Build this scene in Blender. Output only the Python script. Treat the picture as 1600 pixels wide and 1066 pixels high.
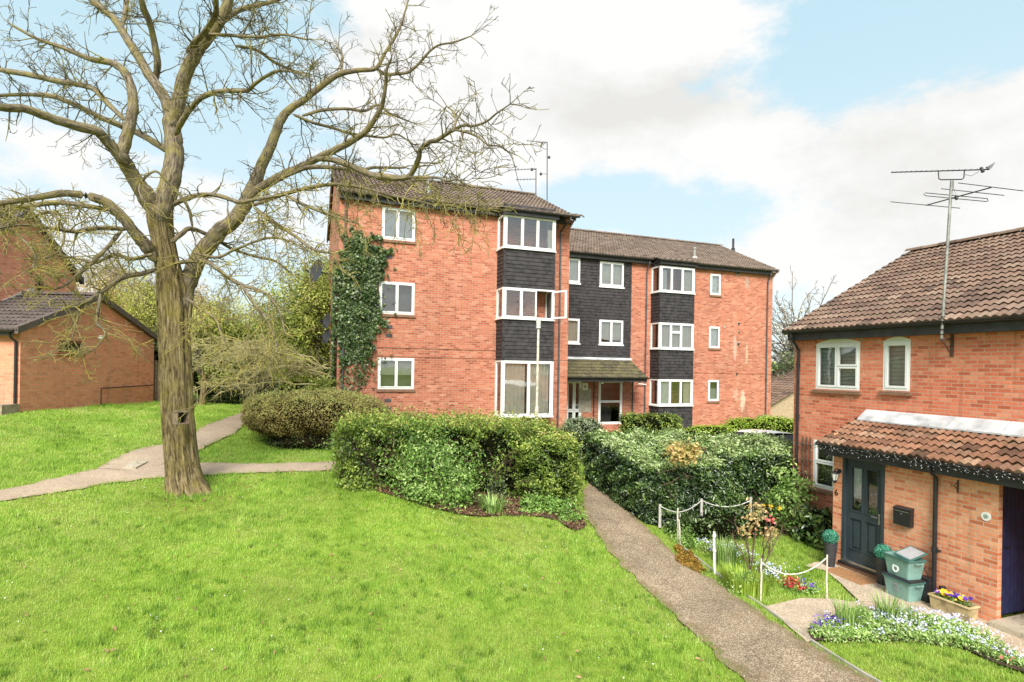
# Scene script: lawn, bare tree, brick flats and brick house, built from code alone.
SKY_STR, SUN, SUN_ANG, EXPO = .10, 2.4, 28., 1.40
SKY_LOW, SKY_HIGH, CLOUD_D, CLOUD_L = (.325,.37,.378), (.225,.325,.362), (.318,.315,.305), (.38,.38,.375)
import bpy, bmesh, math, random
import numpy as np
from mathutils import Vector, Matrix
from math import sin, cos, pi, radians, sqrt, atan2
random.seed(7)
RNG = np.random.default_rng(11)
for o in list(bpy.data.objects):
    bpy.data.objects.remove(o)
SC = bpy.context.scene
COL = SC.collection

# ---------------------------------------------------------------- camera model (world axes follow the buildings)
FPX, CX, CY, ROLL, CH, YAW = 890.0, 800.0, 572.6, 0.0172, 4.15, radians(20.2)
RV = np.array([cos(YAW), -sin(YAW), 0.0]); FV = np.array([sin(YAW), cos(YAW), 0.0]); ZV = np.array([0, 0, 1.0])
CAM = np.array([0, 0, CH])

def ray(px, py):
    dx, dy = px - CX, py - CY
    u = dx * cos(ROLL) + dy * sin(ROLL); v = -dx * sin(ROLL) + dy * cos(ROLL)
    return RV * (u / FPX) + FV - ZV * (v / FPX)
def at(px, py, d): return CAM + ray(px, py) * d
def on_x(px, py, X): r = ray(px, py); return CAM + r * (X / r[0])
def on_y(px, py, Y): r = ray(px, py); return CAM + r * (Y / r[1])
def cw(l, d, z=0.0): p = RV * l + FV * d; return np.array([p[0], p[1], z])

# ---------------------------------------------------------------- terrain
ANCH = np.array([
 (8,4,0),(10.9,4,0),(10.9,9,0),(12,10.6,.03),(8,8,.06),(9.5,6,0),(6.5,5.8,.04),(6.8,2,0),(7.2,9.1,.16),(7,10.2,.38),(10,10.3,.03),
 (9.8,11.6,.3),(11.5,12.2,.4),(7,12,.72),(8.6,16,1.02),(12.5,22.6,1.2),(17,22.6,1.42),(22.6,22.8,1.45),(23,32,1.0),(15,15.5,.52),(20,14,.6),
 (1,19.5,2.1),(9.4,19.5,1.75),(5,19.5,2.0),(1,27,2.3),(-2,12.55,1.46),(-7.16,19,2.68),(-5.2,24.4,2.62),(0,0,0),(-3,7.7,.8),(3,8,.38),(.3,10,.95),
 (-8,10,1.75),(-12,15,2.5),(-20,40,3.4),(0,45,2.8),(26,48,.8),(45,20,1.0),(32,3,0.1),(-30,8,2.9),(0,-25,-.3),(30,-25,-.4),(-30,-25,1.5),(-45,50,4.0),(50,60,1.0),
 (.95,12.5,1.66),(2.5,11.8,1.22),(6,11.7,.86),(-.3,16.3,1.86)], float)
def _tps(r2): return np.where(r2 > 1e-9, r2 * np.log(np.maximum(r2, 1e-9)) * .5, 0)
_n = len(ANCH)
_A = np.zeros((_n + 3, _n + 3)); _d = ANCH[:, None, :2] - ANCH[None, :, :2]
_A[:_n, :_n] = _tps((_d ** 2).sum(-1)) + np.eye(_n) * 1.2
_A[:_n, _n] = 1; _A[:_n, _n + 1:] = ANCH[:, :2]; _A[_n, :_n] = 1; _A[_n + 1:, :_n] = ANCH[:, :2].T
_W = np.linalg.solve(_A, np.concatenate([ANCH[:, 2], [0, 0, 0]]))
def gz(x, y):
    x = np.asarray(x, float); y = np.asarray(y, float); sh = x.shape
    X = x.ravel(); Y = y.ravel()
    cx = np.clip(X, -45, 50); cy = np.clip(Y, -25, 60)
    out = np.empty(len(X))
    for i in range(0, len(X), 20000):
        dx = cx[i:i+20000, None] - ANCH[None, :, 0]; dy = cy[i:i+20000, None] - ANCH[None, :, 1]
        out[i:i+20000] = _tps(dx * dx + dy * dy) @ _W[:_n] + _W[_n] + cx[i:i+20000] * _W[_n+1] + cy[i:i+20000] * _W[_n+2]
    return out.reshape(sh) if sh else float(out[0])
def ground(px, py):
    r = ray(px, py); t = 3.0; step = .25
    while t < 90:
        p = CAM + r * t
        if p[2] < gz(p[0], p[1]): break
        t += step
    lo, hi = t - step, t
    for _ in range(18):
        m = (lo + hi) / 2; p = CAM + r * m
        if p[2] < gz(p[0], p[1]): hi = m
        else: lo = m
    p = CAM + r * hi
    return np.array([p[0], p[1], gz(p[0], p[1])])

def in_poly(x, y, poly):
    x = np.asarray(x); y = np.asarray(y); c = np.zeros(x.shape, bool); n = len(poly)
    for i in range(n):
        x1, y1 = poly[i][:2]; x2, y2 = poly[i - 1][:2]
        cond = ((y1 > y) != (y2 > y)) & (x < (x2 - x1) * (y - y1) / ((y2 - y1) + 1e-12) + x1)
        c ^= cond
    return c
def vnoise(x, y, s=1.0, seed=0):      # smooth value noise
    x = np.asarray(x) * s + seed * 17.3; y = np.asarray(y) * s - seed * 9.1
    xi = np.floor(x); yi = np.floor(y); fx = x - xi; fy = y - yi
    h = lambda a, b: np.modf(np.abs(np.sin(a * 127.1 + b * 311.7 + seed) * 43758.5453))[0]
    fx = fx * fx * (3 - 2 * fx); fy = fy * fy * (3 - 2 * fy)
    return (h(xi, yi) * (1 - fx) + h(xi + 1, yi) * fx) * (1 - fy) + (h(xi, yi + 1) * (1 - fx) + h(xi + 1, yi + 1) * fx) * fy

# ---------------------------------------------------------------- mesh building
LOCAL = [False]
class MB:
    def __init__(s): s.v = []; s.f = []; s.uv = {}
    def quad(s, a, b, c, d, uv=None):
        i = len(s.v); s.v += [tuple(a), tuple(b), tuple(c), tuple(d)]; s.f.append((i, i+1, i+2, i+3))
        if uv: s.uv[len(s.f) - 1] = uv
    def poly(s, pts):
        i = len(s.v); s.v += [tuple(p) for p in pts]; s.f.append(tuple(range(i, i + len(pts))))
    def hexa(s, p):      # 8 corners: bottom 4 ccw, top 4 ccw
        i = len(s.v); s.v += [tuple(q) for q in p]
        for f in ((0,3,2,1),(4,5,6,7),(0,1,5,4),(1,2,6,5),(2,3,7,6),(3,0,4,7)): s.f.append(tuple(i + k for k in f))
    def box(s, x0, x1, y0, y1, z0, z1):
        s.hexa([(x0,y0,z0),(x1,y0,z0),(x1,y1,z0),(x0,y1,z0),(x0,y0,z1),(x1,y0,z1),(x1,y1,z1),(x0,y1,z1)])
    def bbox(s, B, a0, a1, b0, b1, c0, c1):
        p = [B(a0,b0,c0),B(a1,b0,c0),B(a1,b1,c0),B(a0,b1,c0),B(a0,b0,c1),B(a1,b0,c1),B(a1,b1,c1),B(a0,b1,c1)]
        s.hexa(p)
    def tube(s, pts, rad, n=8, cap=True):
        pts = [np.array(p, float) for p in pts]; m = len(pts)
        rad = [rad] * m if np.isscalar(rad) else rad
        t0 = pts[1] - pts[0]; t0 /= np.linalg.norm(t0) + 1e-12
        up = np.array([0, 0, 1.0]) if abs(t0[2]) < .9 else np.array([1.0, 0, 0])
        base = len(s.v); nrm = np.cross(t0, up); nrm /= np.linalg.norm(nrm)
        for k in range(m):
            t = pts[min(k + 1, m - 1)] - pts[max(k - 1, 0)]; t /= np.linalg.norm(t) + 1e-12
            nrm = nrm - t * nrm.dot(t); nrm /= np.linalg.norm(nrm) + 1e-12; b = np.cross(t, nrm)
            for j in range(n):
                a = 2 * pi * j / n; s.v.append(tuple(pts[k] + (nrm * cos(a) + b * sin(a)) * rad[k]))
        for k in range(m - 1):
            for j in range(n):
                j2 = (j + 1) % n
                s.f.append((base + k*n + j, base + k*n + j2, base + (k+1)*n + j2, base + (k+1)*n + j))
        if cap:
            s.f.append(tuple(base + j for j in range(n))[::-1]); s.f.append(tuple(base + (m-1)*n + j for j in range(n)))
    def lathe(s, c, prof, n=20, cap=True):
        base = len(s.v); m = len(prof)
        for r, z in prof:
            for j in range(n):
                a = 2*pi*j/n; s.v.append((c[0] + r*cos(a), c[1] + r*sin(a), c[2] + z))
        for k in range(m - 1):
            for j in range(n):
                j2 = (j+1) % n; s.f.append((base+k*n+j, base+k*n+j2, base+(k+1)*n+j2, base+(k+1)*n+j))
        if cap:
            s.f.append(tuple(base+j for j in range(n))[::-1]); s.f.append(tuple(base+(m-1)*n+j for j in range(n)))

def Bx(o, r, n):
    o = np.array(o, float); r = np.array(r, float); n = np.array(n, float)
    return lambda a, b, c: o + r * a + n * b + ZV * c

def wloc(o):
    l = np.zeros(3)
    while o is not None:
        l += np.array(o.location); o = o.parent
    return l
def setprops(o, label=None, cat=None, group=None, kind=None):
    if label: o['label'] = label
    if cat: o['category'] = cat
    if group: o['group'] = group
    if kind: o['kind'] = kind
    return o
def empty(name, loc, label, cat, group=None, rz=0.0):
    o = bpy.data.objects.new(name, None); COL.objects.link(o); o.location = tuple(loc); o.rotation_euler = (0, 0, rz)
    o.empty_display_size = .2
    return setprops(o, label, cat, group)
def mesh_np(name, V, tris=None, quads=None, attrs=None):
    me = bpy.data.meshes.new(name); V = np.asarray(V, np.float32)
    me.vertices.add(len(V)); me.vertices.foreach_set('co', V.ravel())
    idx, tot = [], []
    if tris is not None and len(tris): idx.append(np.asarray(tris, np.int32).ravel()); tot.append(np.full(len(tris), 3, np.int32))
    if quads is not None and len(quads): idx.append(np.asarray(quads, np.int32).ravel()); tot.append(np.full(len(quads), 4, np.int32))
    idx = np.concatenate(idx); tot = np.concatenate(tot)
    me.loops.add(len(idx)); me.loops.foreach_set('vertex_index', idx)
    me.polygons.add(len(tot)); st = np.concatenate([[0], np.cumsum(tot)[:-1]]).astype(np.int32)
    me.polygons.foreach_set('loop_start', st); me.polygons.foreach_set('loop_total', tot)
    for k, a in (attrs or {}).items():
        if np.ndim(a) == 2:
            me.attributes.new(k, 'FLOAT_VECTOR', 'POINT').data.foreach_set('vector', np.asarray(a, np.float32).ravel()); continue
        at_ = me.attributes.new(k, 'FLOAT', 'POINT'); at_.data.foreach_set('value', np.asarray(a, np.float32))
    me.update(calc_edges=True)
    return me
def link(name, me, m, parent=None, label=None, cat=None, group=None, kind=None, origin=None, smooth=False):
    if m is not None: me.materials.append(m)
    o = bpy.data.objects.new(name, me); COL.objects.link(o)
    if parent is not None: o.parent = parent
    if origin is not None:
        me.transform(Matrix.Translation(-Vector([float(q) for q in origin]))); o.location = tuple(origin)
    if smooth: me.polygons.foreach_set('use_smooth', [True] * len(me.polygons))
    return setprops(o, label, cat, group, kind)
def obj(name, mb, m, parent=None, label=None, cat=None, group=None, kind=None, origin=None, smooth=False, local=False, bevel=0, uvs=1.0):
    me = bpy.data.meshes.new(name)
    V = np.array(mb.v, float)
    uvV = V.copy()
    if parent is not None and not (local or LOCAL[0]): V = V - wloc(parent)
    if origin is not None: V = V - np.array(origin)
    me.from_pydata([tuple(p) for p in V], [], mb.f)
    uvl = me.uv_layers.new(name='UVMap')
    uva = np.zeros((len(me.loops), 2), np.float32)
    for pi_, p in enumerate(me.polygons):
        ls = range(p.loop_start, p.loop_start + p.loop_total)
        if pi_ in mb.uv:
            for k, l in enumerate(ls): uva[l] = mb.uv[pi_][k]
            continue
        n = p.normal
        for l in ls:
            q = uvV[me.loops[l].vertex_index]
            if abs(n.z) > .8: uva[l] = (q[0], q[1])
            elif abs(n.x) > abs(n.y): uva[l] = (q[1], q[2])
            else: uva[l] = (q[0], q[2])
    uvl.data.foreach_set('uv', (uva * uvs).ravel())
    me.update()
    if bevel:
        bm = bmesh.new(); bm.from_mesh(me); bmesh.ops.remove_doubles(bm, verts=bm.verts, dist=1e-5)
        bmesh.ops.bevel(bm, geom=[e for e in bm.edges if e.calc_face_angle(0) > .5], offset=bevel, segments=2, affect='EDGES', clamp_overlap=True)
        bm.to_mesh(me); bm.free()
    if m is not None: me.materials.append(m)
    o = bpy.data.objects.new(name, me); COL.objects.link(o)
    if parent is not None: o.parent = parent
    if origin is not None: o.location = tuple(origin)
    if smooth: me.polygons.foreach_set('use_smooth', [True] * len(me.polygons))
    return setprops(o, label, cat, group, kind)
def copy_tree(o, parent=None):
    c = o.copy(); COL.objects.link(c); c.parent = parent
    for ch in list(o.children): copy_tree(ch, c)
    return c
def text_mesh(body, size, extrude=.004):
    cu = bpy.data.curves.new('t', 'FONT'); cu.body = body; cu.size = size; cu.extrude = extrude; cu.align_x = 'CENTER'; cu.align_y = 'CENTER'; cu.offset = size * .004
    ob = bpy.data.objects.new('t', cu); COL.objects.link(ob)
    dg = bpy.context.evaluated_depsgraph_get(); me = bpy.data.meshes.new_from_object(ob.evaluated_get(dg))
    bpy.data.objects.remove(ob); return me
def place_text(name, body, size, o, r, n, m, parent=None, up=None, **kw):
    me = text_mesh(body, size); r = Vector([float(q) for q in r]); n = Vector([float(q) for q in n]); u = Vector(up) if up is not None else n.cross(r)
    M = Matrix(((r.x, u.x, n.x, 0), (r.y, u.y, n.y, 0), (r.z, u.z, n.z, 0), (0, 0, 0, 1)))
    me.transform(M); q = np.array(o, float) - (wloc(parent) if parent is not None else 0)
    me.transform(Matrix.Translation([float(k) for k in q]))
    return link(name, me, m, parent, **kw)

# ---------------------------------------------------------------- node helpers / materials
def nd(nt, t, ins=None, **props):
    n = nt.nodes.new(t)
    for k, v in props.items(): setattr(n, k, v)
    for k, v in (ins or {}).items():
        s = n.inputs[k]
        if isinstance(v, bpy.types.NodeSocket): nt.links.new(v, s)
        else:
            try: s.default_value = v
            except Exception: s.default_value = (*v, 1.0)
    return n
def newmat(name):
    m = bpy.data.materials.new(name); m.use_nodes = True; nt = m.node_tree; nt.nodes.clear()
    out = nt.nodes.new('ShaderNodeOutputMaterial'); return m, nt, out
def ramp(nt, fac, stops, interp='LINEAR'):
    n = nt.nodes.new('ShaderNodeValToRGB'); n.color_ramp.interpolation = interp; el = n.color_ramp.elements
    while len(el) < len(stops): el.new(.5)
    for e, (p, c) in zip(el, stops): e.position = p; e.color = (*c, 1) if len(c) == 3 else c
    nt.links.new(fac, n.inputs['Fac']); return n.outputs['Color']
def mixc(nt, f, a, b, mode='MIX'):
    n = nd(nt, 'ShaderNodeMix', data_type='RGBA', blend_type=mode)
    for i, v in ((0, f), (6, a), (7, b)):
        s = n.inputs[i]
        if isinstance(v, bpy.types.NodeSocket): nt.links.new(v, s)
        elif i == 0: s.default_value = v
        else: s.default_value = (*v, 1)
    return n.outputs[2]
def mth(nt, op, a, b=None, c=None, clamp=False):
    n = nt.nodes.new('ShaderNodeMath'); n.operation = op; n.use_clamp = clamp
    for i, v in enumerate((a, b, c)):
        if v is None: continue
        if isinstance(v, bpy.types.NodeSocket): nt.links.new(v, n.inputs[i])
        else: n.inputs[i].default_value = v
    return n.outputs[0]
def noise(nt, vec, scale, detail=4, rough=.55, out='Fac'):
    n = nd(nt, 'ShaderNodeTexNoise', {'Scale': scale, 'Detail': detail, 'Roughness': rough})
    if vec is not None: nt.links.new(vec, n.inputs['Vector'])
    return n.outputs[out]
def objco(nt, scale=(1, 1, 1), which='Object'):
    tc = nt.nodes.new('ShaderNodeTexCoord')
    return nd(nt, 'ShaderNodeMapping', {'Vector': tc.outputs[which], 'Scale': scale}).outputs[0]
def mr(nt, v, a, b, c=0., d=1., smooth=False):
    return nd(nt, 'ShaderNodeMapRange', {'Value': v, 'From Min': a, 'From Max': b, 'To Min': c, 'To Max': d}, interpolation_type='SMOOTHSTEP' if smooth else 'LINEAR', clamp=True).outputs[0]
def finish(nt, out, col, rough=.6, bump=None, bstr=.3, bdist=.01, metal=0., spec=.5, translucent=0.):
    b = nd(nt, 'ShaderNodeBsdfPrincipled', {'Base Color': col, 'Roughness': rough, 'Metallic': metal, 'Specular IOR Level': spec})
    if bump is not None:
        bn = nd(nt, 'ShaderNodeBump', {'Height': bump, 'Strength': bstr, 'Distance': bdist}); nt.links.new(bn.outputs[0], b.inputs['Normal'])
    sh = b.outputs[0]
    if translucent:
        t = nd(nt, 'ShaderNodeBsdfTranslucent', {'Color': col}); mx = nd(nt, 'ShaderNodeMixShader', {0: translucent, 1: sh, 2: t.outputs[0]}); sh = mx.outputs[0]
    nt.links.new(sh, out.inputs['Surface'])
def simple(name, col, rough=.5, vary=.12, scale=6., bump=.15, metal=0., spec=.5, bdist=.004):
    m, nt, out = newmat(name); v = objco(nt)
    n1 = noise(nt, v, scale, 5); d = tuple(c * (1 - vary * 1.6) for c in col); l = tuple(min(1, c * (1 + vary)) for c in col)
    c = ramp(nt, n1, [(.3, d), (.55, col), (.75, l)])
    finish(nt, out, c, rough, noise(nt, v, scale * 12, 3), bump, bdist, metal, spec); return m

def brickmat(name, cols, mortar, patch=(.8, 1.15), stains=(), bstr=.5, msize=.009):
    m, nt, out = newmat(name)
    uv = nd(nt, 'ShaderNodeUVMap', uv_map='UVMap').outputs[0]
    wob = noise(nt, uv, 9, 2, out='Color')
    uvw = nd(nt, 'ShaderNodeVectorMath', {0: uv, 1: nd(nt, 'ShaderNodeVectorMath', {0: wob, 'Scale': .006}, operation='SCALE').outputs[0]}, operation='ADD').outputs[0]
    b = nd(nt, 'ShaderNodeTexBrick', {'Vector': uvw, 'Color1': (0, 0, 0, 1), 'Color2': (1, 1, 1, 1), 'Mortar': (.5, .5, .5, 1), 'Scale': 1., 'Mortar Size': msize, 'Mortar Smooth': .3, 'Bias': 0., 'Brick Width': .225, 'Row Height': .075})
    n = len(cols); c = ramp(nt, b.outputs['Color'], [((i + .5) / n if 0 < i < n - 1 else float(i > 0), q) for i, q in enumerate(cols)])
    pn = noise(nt, uv, .55, 6, .65); pn2 = noise(nt, uv, 14, 4)
    k = mth(nt, 'MULTIPLY', mr(nt, pn, .3, .7, patch[0], patch[1]), mr(nt, pn2, .25, .75, .82, 1.16))
    kc = nd(nt, 'ShaderNodeCombineColor', {0: k, 1: k, 2: k}).outputs[0]
    c = mixc(nt, 1.0, c, kc, 'MULTIPLY')
    c = mixc(nt, b.outputs['Fac'], c, mortar)
    # pale weathered streaks of efflorescence
    st = mth(nt, 'MULTIPLY', mr(nt, noise(nt, nd(nt, 'ShaderNodeMapping', {'Vector': uv, 'Scale': (2.2, .6, 1)}).outputs[0], 1.0, 6, .7), .6, .78, 0, .3), 1.0)
    c = mixc(nt, st, c, tuple(min(1, q * 1.5 + .05) for q in mortar))
    sk = noise(nt, nd(nt, 'ShaderNodeMapping', {'Vector': uv, 'Scale': (5.5, .35, 1)}).outputs[0], 1.0, 5, .65)
    c = mixc(nt, mr(nt, sk, .56, .74, 0, .38), c, (.16,.075,.05))
    for (u, v, ru, rv, col, amt) in stains:
        sp = nd(nt, 'ShaderNodeSeparateXYZ', {0: uv})
        du = mth(nt, 'DIVIDE', mth(nt, 'SUBTRACT', sp.outputs[0], u), ru); dv = mth(nt, 'DIVIDE', mth(nt, 'SUBTRACT', sp.outputs[1], v), rv)
        d2 = mth(nt, 'ADD', mth(nt, 'MULTIPLY', du, du), mth(nt, 'MULTIPLY', dv, dv))
        d2 = mth(nt, 'ADD', d2, mr(nt, noise(nt, uv, 6, 5, .7), .3, .7, -.6, .6))
        c = mixc(nt, mr(nt, d2, .35, 1.0, amt, 0.), c, col)
    h = mth(nt, 'ADD', mth(nt, 'MULTIPLY', b.outputs['Fac'], -1.0), mth(nt, 'MULTIPLY', pn2, .5))
    finish(nt, out, c, .85, h, bstr, .008, spec=.25); return m
def tilemat(name, cols, moss=(.12, .12, .05), mossamt=.5, rough=.8):
    m, nt, out = newmat(name)
    uv = nd(nt, 'ShaderNodeUVMap', uv_map='UVMap').outputs[0]
    fl = nd(nt, 'ShaderNodeVectorMath', {0: uv}, operation='FLOOR').outputs[0]
    wn = nd(nt, 'ShaderNodeTexWhiteNoise', {0: fl}, noise_dimensions='2D').outputs['Value']
    c = ramp(nt, wn, [(i / (len(cols) - 1), q) for i, q in enumerate(cols)])
    v = objco(nt); n1 = noise(nt, v, 5, 6, .7); n2 = noise(nt, v, 28, 4, .7)
    k = mr(nt, n2, .3, .7, .7, 1.25); c = mixc(nt, 1., c, nd(nt, 'ShaderNodeCombineColor', {0: k, 1: k, 2: k}).outputs[0], 'MULTIPLY')
    c = mixc(nt, mr(nt, n1, .5, .72, 0, mossamt), c, moss)
    c = mixc(nt, mr(nt, noise(nt, v, 45, 3, .6), .66, .76, 0, mossamt), c, (.5, .46, .36))
    finish(nt, out, c, rough, n2, .5, .01, spec=.3); return m
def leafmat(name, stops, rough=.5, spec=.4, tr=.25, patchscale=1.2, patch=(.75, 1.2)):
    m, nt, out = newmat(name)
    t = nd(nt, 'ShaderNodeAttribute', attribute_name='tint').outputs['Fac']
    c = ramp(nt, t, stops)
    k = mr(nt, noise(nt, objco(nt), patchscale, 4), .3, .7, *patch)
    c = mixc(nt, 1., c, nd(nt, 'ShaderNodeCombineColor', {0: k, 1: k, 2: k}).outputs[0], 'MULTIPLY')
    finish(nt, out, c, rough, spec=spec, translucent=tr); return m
def barkmat(name, stops, lichen, lamt, zs=.18, scale=14, bstr=.8, bdist=.03):
    m, nt, out = newmat(name); v1 = objco(nt)
    v = nd(nt, 'ShaderNodeMapping', {'Vector': nd(nt, 'ShaderNodeAttribute', attribute_name='grain').outputs['Vector'], 'Scale': (1, 1, zs)}).outputs[0]
    v = nd(nt, 'ShaderNodeVectorMath', {0: v, 1: nd(nt, 'ShaderNodeVectorMath', {0: noise(nt, v1, 5, 3, out='Color'), 'Scale': .05}, operation='SCALE').outputs[0]}, operation='ADD').outputs[0]
    n1 = noise(nt, v, scale, 6, .65); n2 = noise(nt, v1, 3.2, 5, .65)
    c = ramp(nt, n1, stops)
    c = mixc(nt, mr(nt, n2, .46, .64, 0, lamt), c, lichen)
    c = mixc(nt, mr(nt, noise(nt, v1, 22, 3), .56, .7, 0, lamt * .6), c, tuple(q * 1.35 for q in lichen))
    finish(nt, out, c, .9, n1, bstr, bdist, spec=.2); return m

M = {}
M['brick_block'] = brickmat('brick_block', [(.33,.09,.052),(.45,.14,.082),(.51,.17,.10),(.48,.155,.09),(.53,.19,.112),(.57,.25,.165)], (.43,.27,.195), (.86,1.16),
    stains=[(20.2,5.3,.12,.75,(.72,.55,.47),.4),(20.3,2.95,.2,.35,(.75,.55,.45),.3),(20.75,2.6,.18,.6,(.78,.64,.5),.55),(17.5,1.5,.3,.5,(.75,.62,.55),.35),(20.9,1.7,.25,.9,(.28,.13,.09),.5),(20.95,5.0,.1,.6,(.6,.5,.35),.5),(20.9,8.55,.15,.35,(.4,.33,.28),.6)])
M['brick_house'] = brickmat('brick_house', [(.46,.118,.062),(.62,.172,.094),(.68,.205,.114),(.64,.188,.103),(.70,.23,.13),(.72,.29,.175)], (.54,.325,.23), (.88,1.14))
M['brick_porch'] = brickmat('brick_porch', [(.52,.155,.078),(.68,.235,.118),(.73,.30,.155),(.70,.245,.125),(.76,.37,.215),(.72,.275,.145)], (.60,.42,.30), (.9,1.12))
M['brick_garage'] = brickmat('brick_garage', [(.66,.225,.135),(.85,.315,.19),(.87,.35,.215),(.80,.29,.175)], (.52,.35,.24), (.85,1.12))
M['brick_sill'] = simple('brick_sill', (.24,.13,.08), .8, .2, 14, .3)
M['tile_block'] = tilemat('tile_block', [(.125,.088,.07),(.18,.13,.10),(.225,.165,.13),(.15,.108,.085)], (.25,.22,.14), .35)
M['tile_house'] = tilemat('tile_house', [(.10,.062,.047),(.165,.10,.073),(.225,.14,.10),(.13,.08,.06),(.28,.19,.14)], (.20,.175,.115), .6)
M['tile_porch'] = tilemat('tile_porch', [(.09,.045,.028),(.20,.095,.055),(.31,.155,.092),(.14,.065,.04),(.36,.22,.145)], (.07,.055,.024), .9)
M['tile_canopy'] = tilemat('tile_canopy', [(.08,.068,.045),(.12,.10,.06),(.15,.13,.07),(.10,.085,.055)], (.17,.18,.05), .8)
M['tile_dark'] = tilemat('tile_dark', [(.085,.065,.058),(.12,.09,.08),(.15,.115,.10),(.10,.078,.07)], (.15,.14,.09), .35)
M['upvc'] = simple('upvc', (.84,.85,.84), .35, .04, 3, .03)
M['black_plastic'] = simple('black_plastic', (.022,.022,.025), .38, .25, 5, .05)
M['fascia'] = simple('fascia', (.035,.034,.036), .55, .35, 4, .2)
M['grey_fascia'] = simple('grey_fascia', (.085,.085,.092), .5, .25, 4, .2)
M['cladding'] = simple('cladding', (.05,.045,.047), .65, .35, 7, .25, spec=.25)
M['lead'] = simple('lead', (.66,.67,.68), .5, .25, 3, .3, metal=.2)
M['curtain'] = simple('curtain', (.80,.72,.60), .9, .08, 5, .1)
M['net'] = simple('net', (.80,.80,.79), .9, .08, 9, .1)
M['blind'] = simple('blind', (.56,.56,.57), .7, .1, 4, .05)
M['beige_blind'] = simple('beige_blind', (.60,.57,.50), .8, .08, 4, .05)
M['room'] = simple('room', (.22,.20,.18), .9, .3, 1.5, .05)
M['wood_frame'] = simple('wood_frame', (.24,.105,.045), .5, .3, 14, .2)
M['concrete'] = simple('concrete', (.40,.36,.30), .9, .2, 5, .4)
M['door_paint'] = simple('door_paint', (.040,.055,.066), .38, .1, 4, .08)
M['gate_paint'] = simple('gate_paint', (.02,.027,.085), .45, .25, 8, .15)
M['steel'] = simple('steel', (.55,.55,.54), .3, .15, 10, .1, metal=.9)
M['galv'] = simple('galv', (.42,.41,.38), .45, .3, 10, .2, metal=.6)
M['dark_metal'] = simple('dark_metal', (.06,.057,.055), .45, .3, 10, .2, metal=.5)
M['rust'] = simple('rust', (.11,.06,.04), .75, .4, 20, .4)
M['white_paint'] = simple('white_paint', (.78,.77,.74), .5, .1, 12, .2)
M['green_plastic'] = simple('green_plastic', (.20,.36,.32), .45, .16, 5, .12)
M['dark_green_plastic'] = simple('dark_green_plastic', (.06,.16,.14), .45, .16, 5, .12)
M['grey_plastic'] = simple('grey_plastic', (.36,.36,.37), .5, .12, 5, .12)
M['pot'] = simple('pot', (.045,.045,.05), .6, .2, 7, .15)
M['trough'] = simple('trough', (.48,.38,.20), .85, .32, 6, .5)
M['soil'] = simple('soil', (.10,.055,.035), .95, .45, 9, .9, bdist=.03)
M['rope'] = simple('rope', (.70,.68,.62), .9, .15, 60, .6)
M['post_wood'] = simple('post_wood', (.66,.60,.50), .85, .25, 14, .4)
M['grey_wood'] = simple('grey_wood', (.48,.46,.42), .85, .2, 14, .4)
M['box_wood'] = simple('box_wood', (.24,.17,.115), .8, .3, 18, .3)
M['mat'] = simple('mat', (.38,.19,.08), .95, .25, 40, .8)
M['car_paint'] = simple('car_paint', (.80,.81,.82), .22, .02, 3, .0)
M['tyre'] = simple('tyre', (.02,.02,.02), .85, .2, 20, .3)
M['lamp_glass'] = simple('lamp_glass', (.62,.62,.58), .15, .05, 3, .0)
M['blue_plastic'] = simple('blue_plastic', (.02,.03,.09), .5, .2, 6, .1)
M['stonewall'] = simple('stonewall', (.36,.28,.20), .9, .25, 8, .5)
M['far_wall'] = simple('far_wall', (.45,.33,.22), .9, .2, 8, .3)

def glassmat(name, tint, fac0, rough=.02):
    m, nt, out = newmat(name)
    lw = nd(nt, 'ShaderNodeLayerWeight', {'Blend': .35}).outputs['Fresnel']
    f = mth(nt, 'ADD', mth(nt, 'MULTIPLY', lw, .8), fac0, clamp=True)
    v = objco(nt); bn = nd(nt, 'ShaderNodeBump', {'Height': noise(nt, v, 1.3, 2), 'Strength': .06, 'Distance': .05})
    g = nd(nt, 'ShaderNodeBsdfGlossy', {'Color': (1, 1, 1, 1), 'Roughness': rough, 'Normal': bn.outputs[0]}); t = nd(nt, 'ShaderNodeBsdfTransparent', {'Color': (*tint, 1)})
    nt.links.new(nd(nt, 'ShaderNodeMixShader', {0: f, 1: t.outputs[0], 2: g.outputs[0]}).outputs[0], out.inputs['Surface']); return m
M['glass'] = glassmat('glass', (.88, .92, .92), .15)

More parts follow.
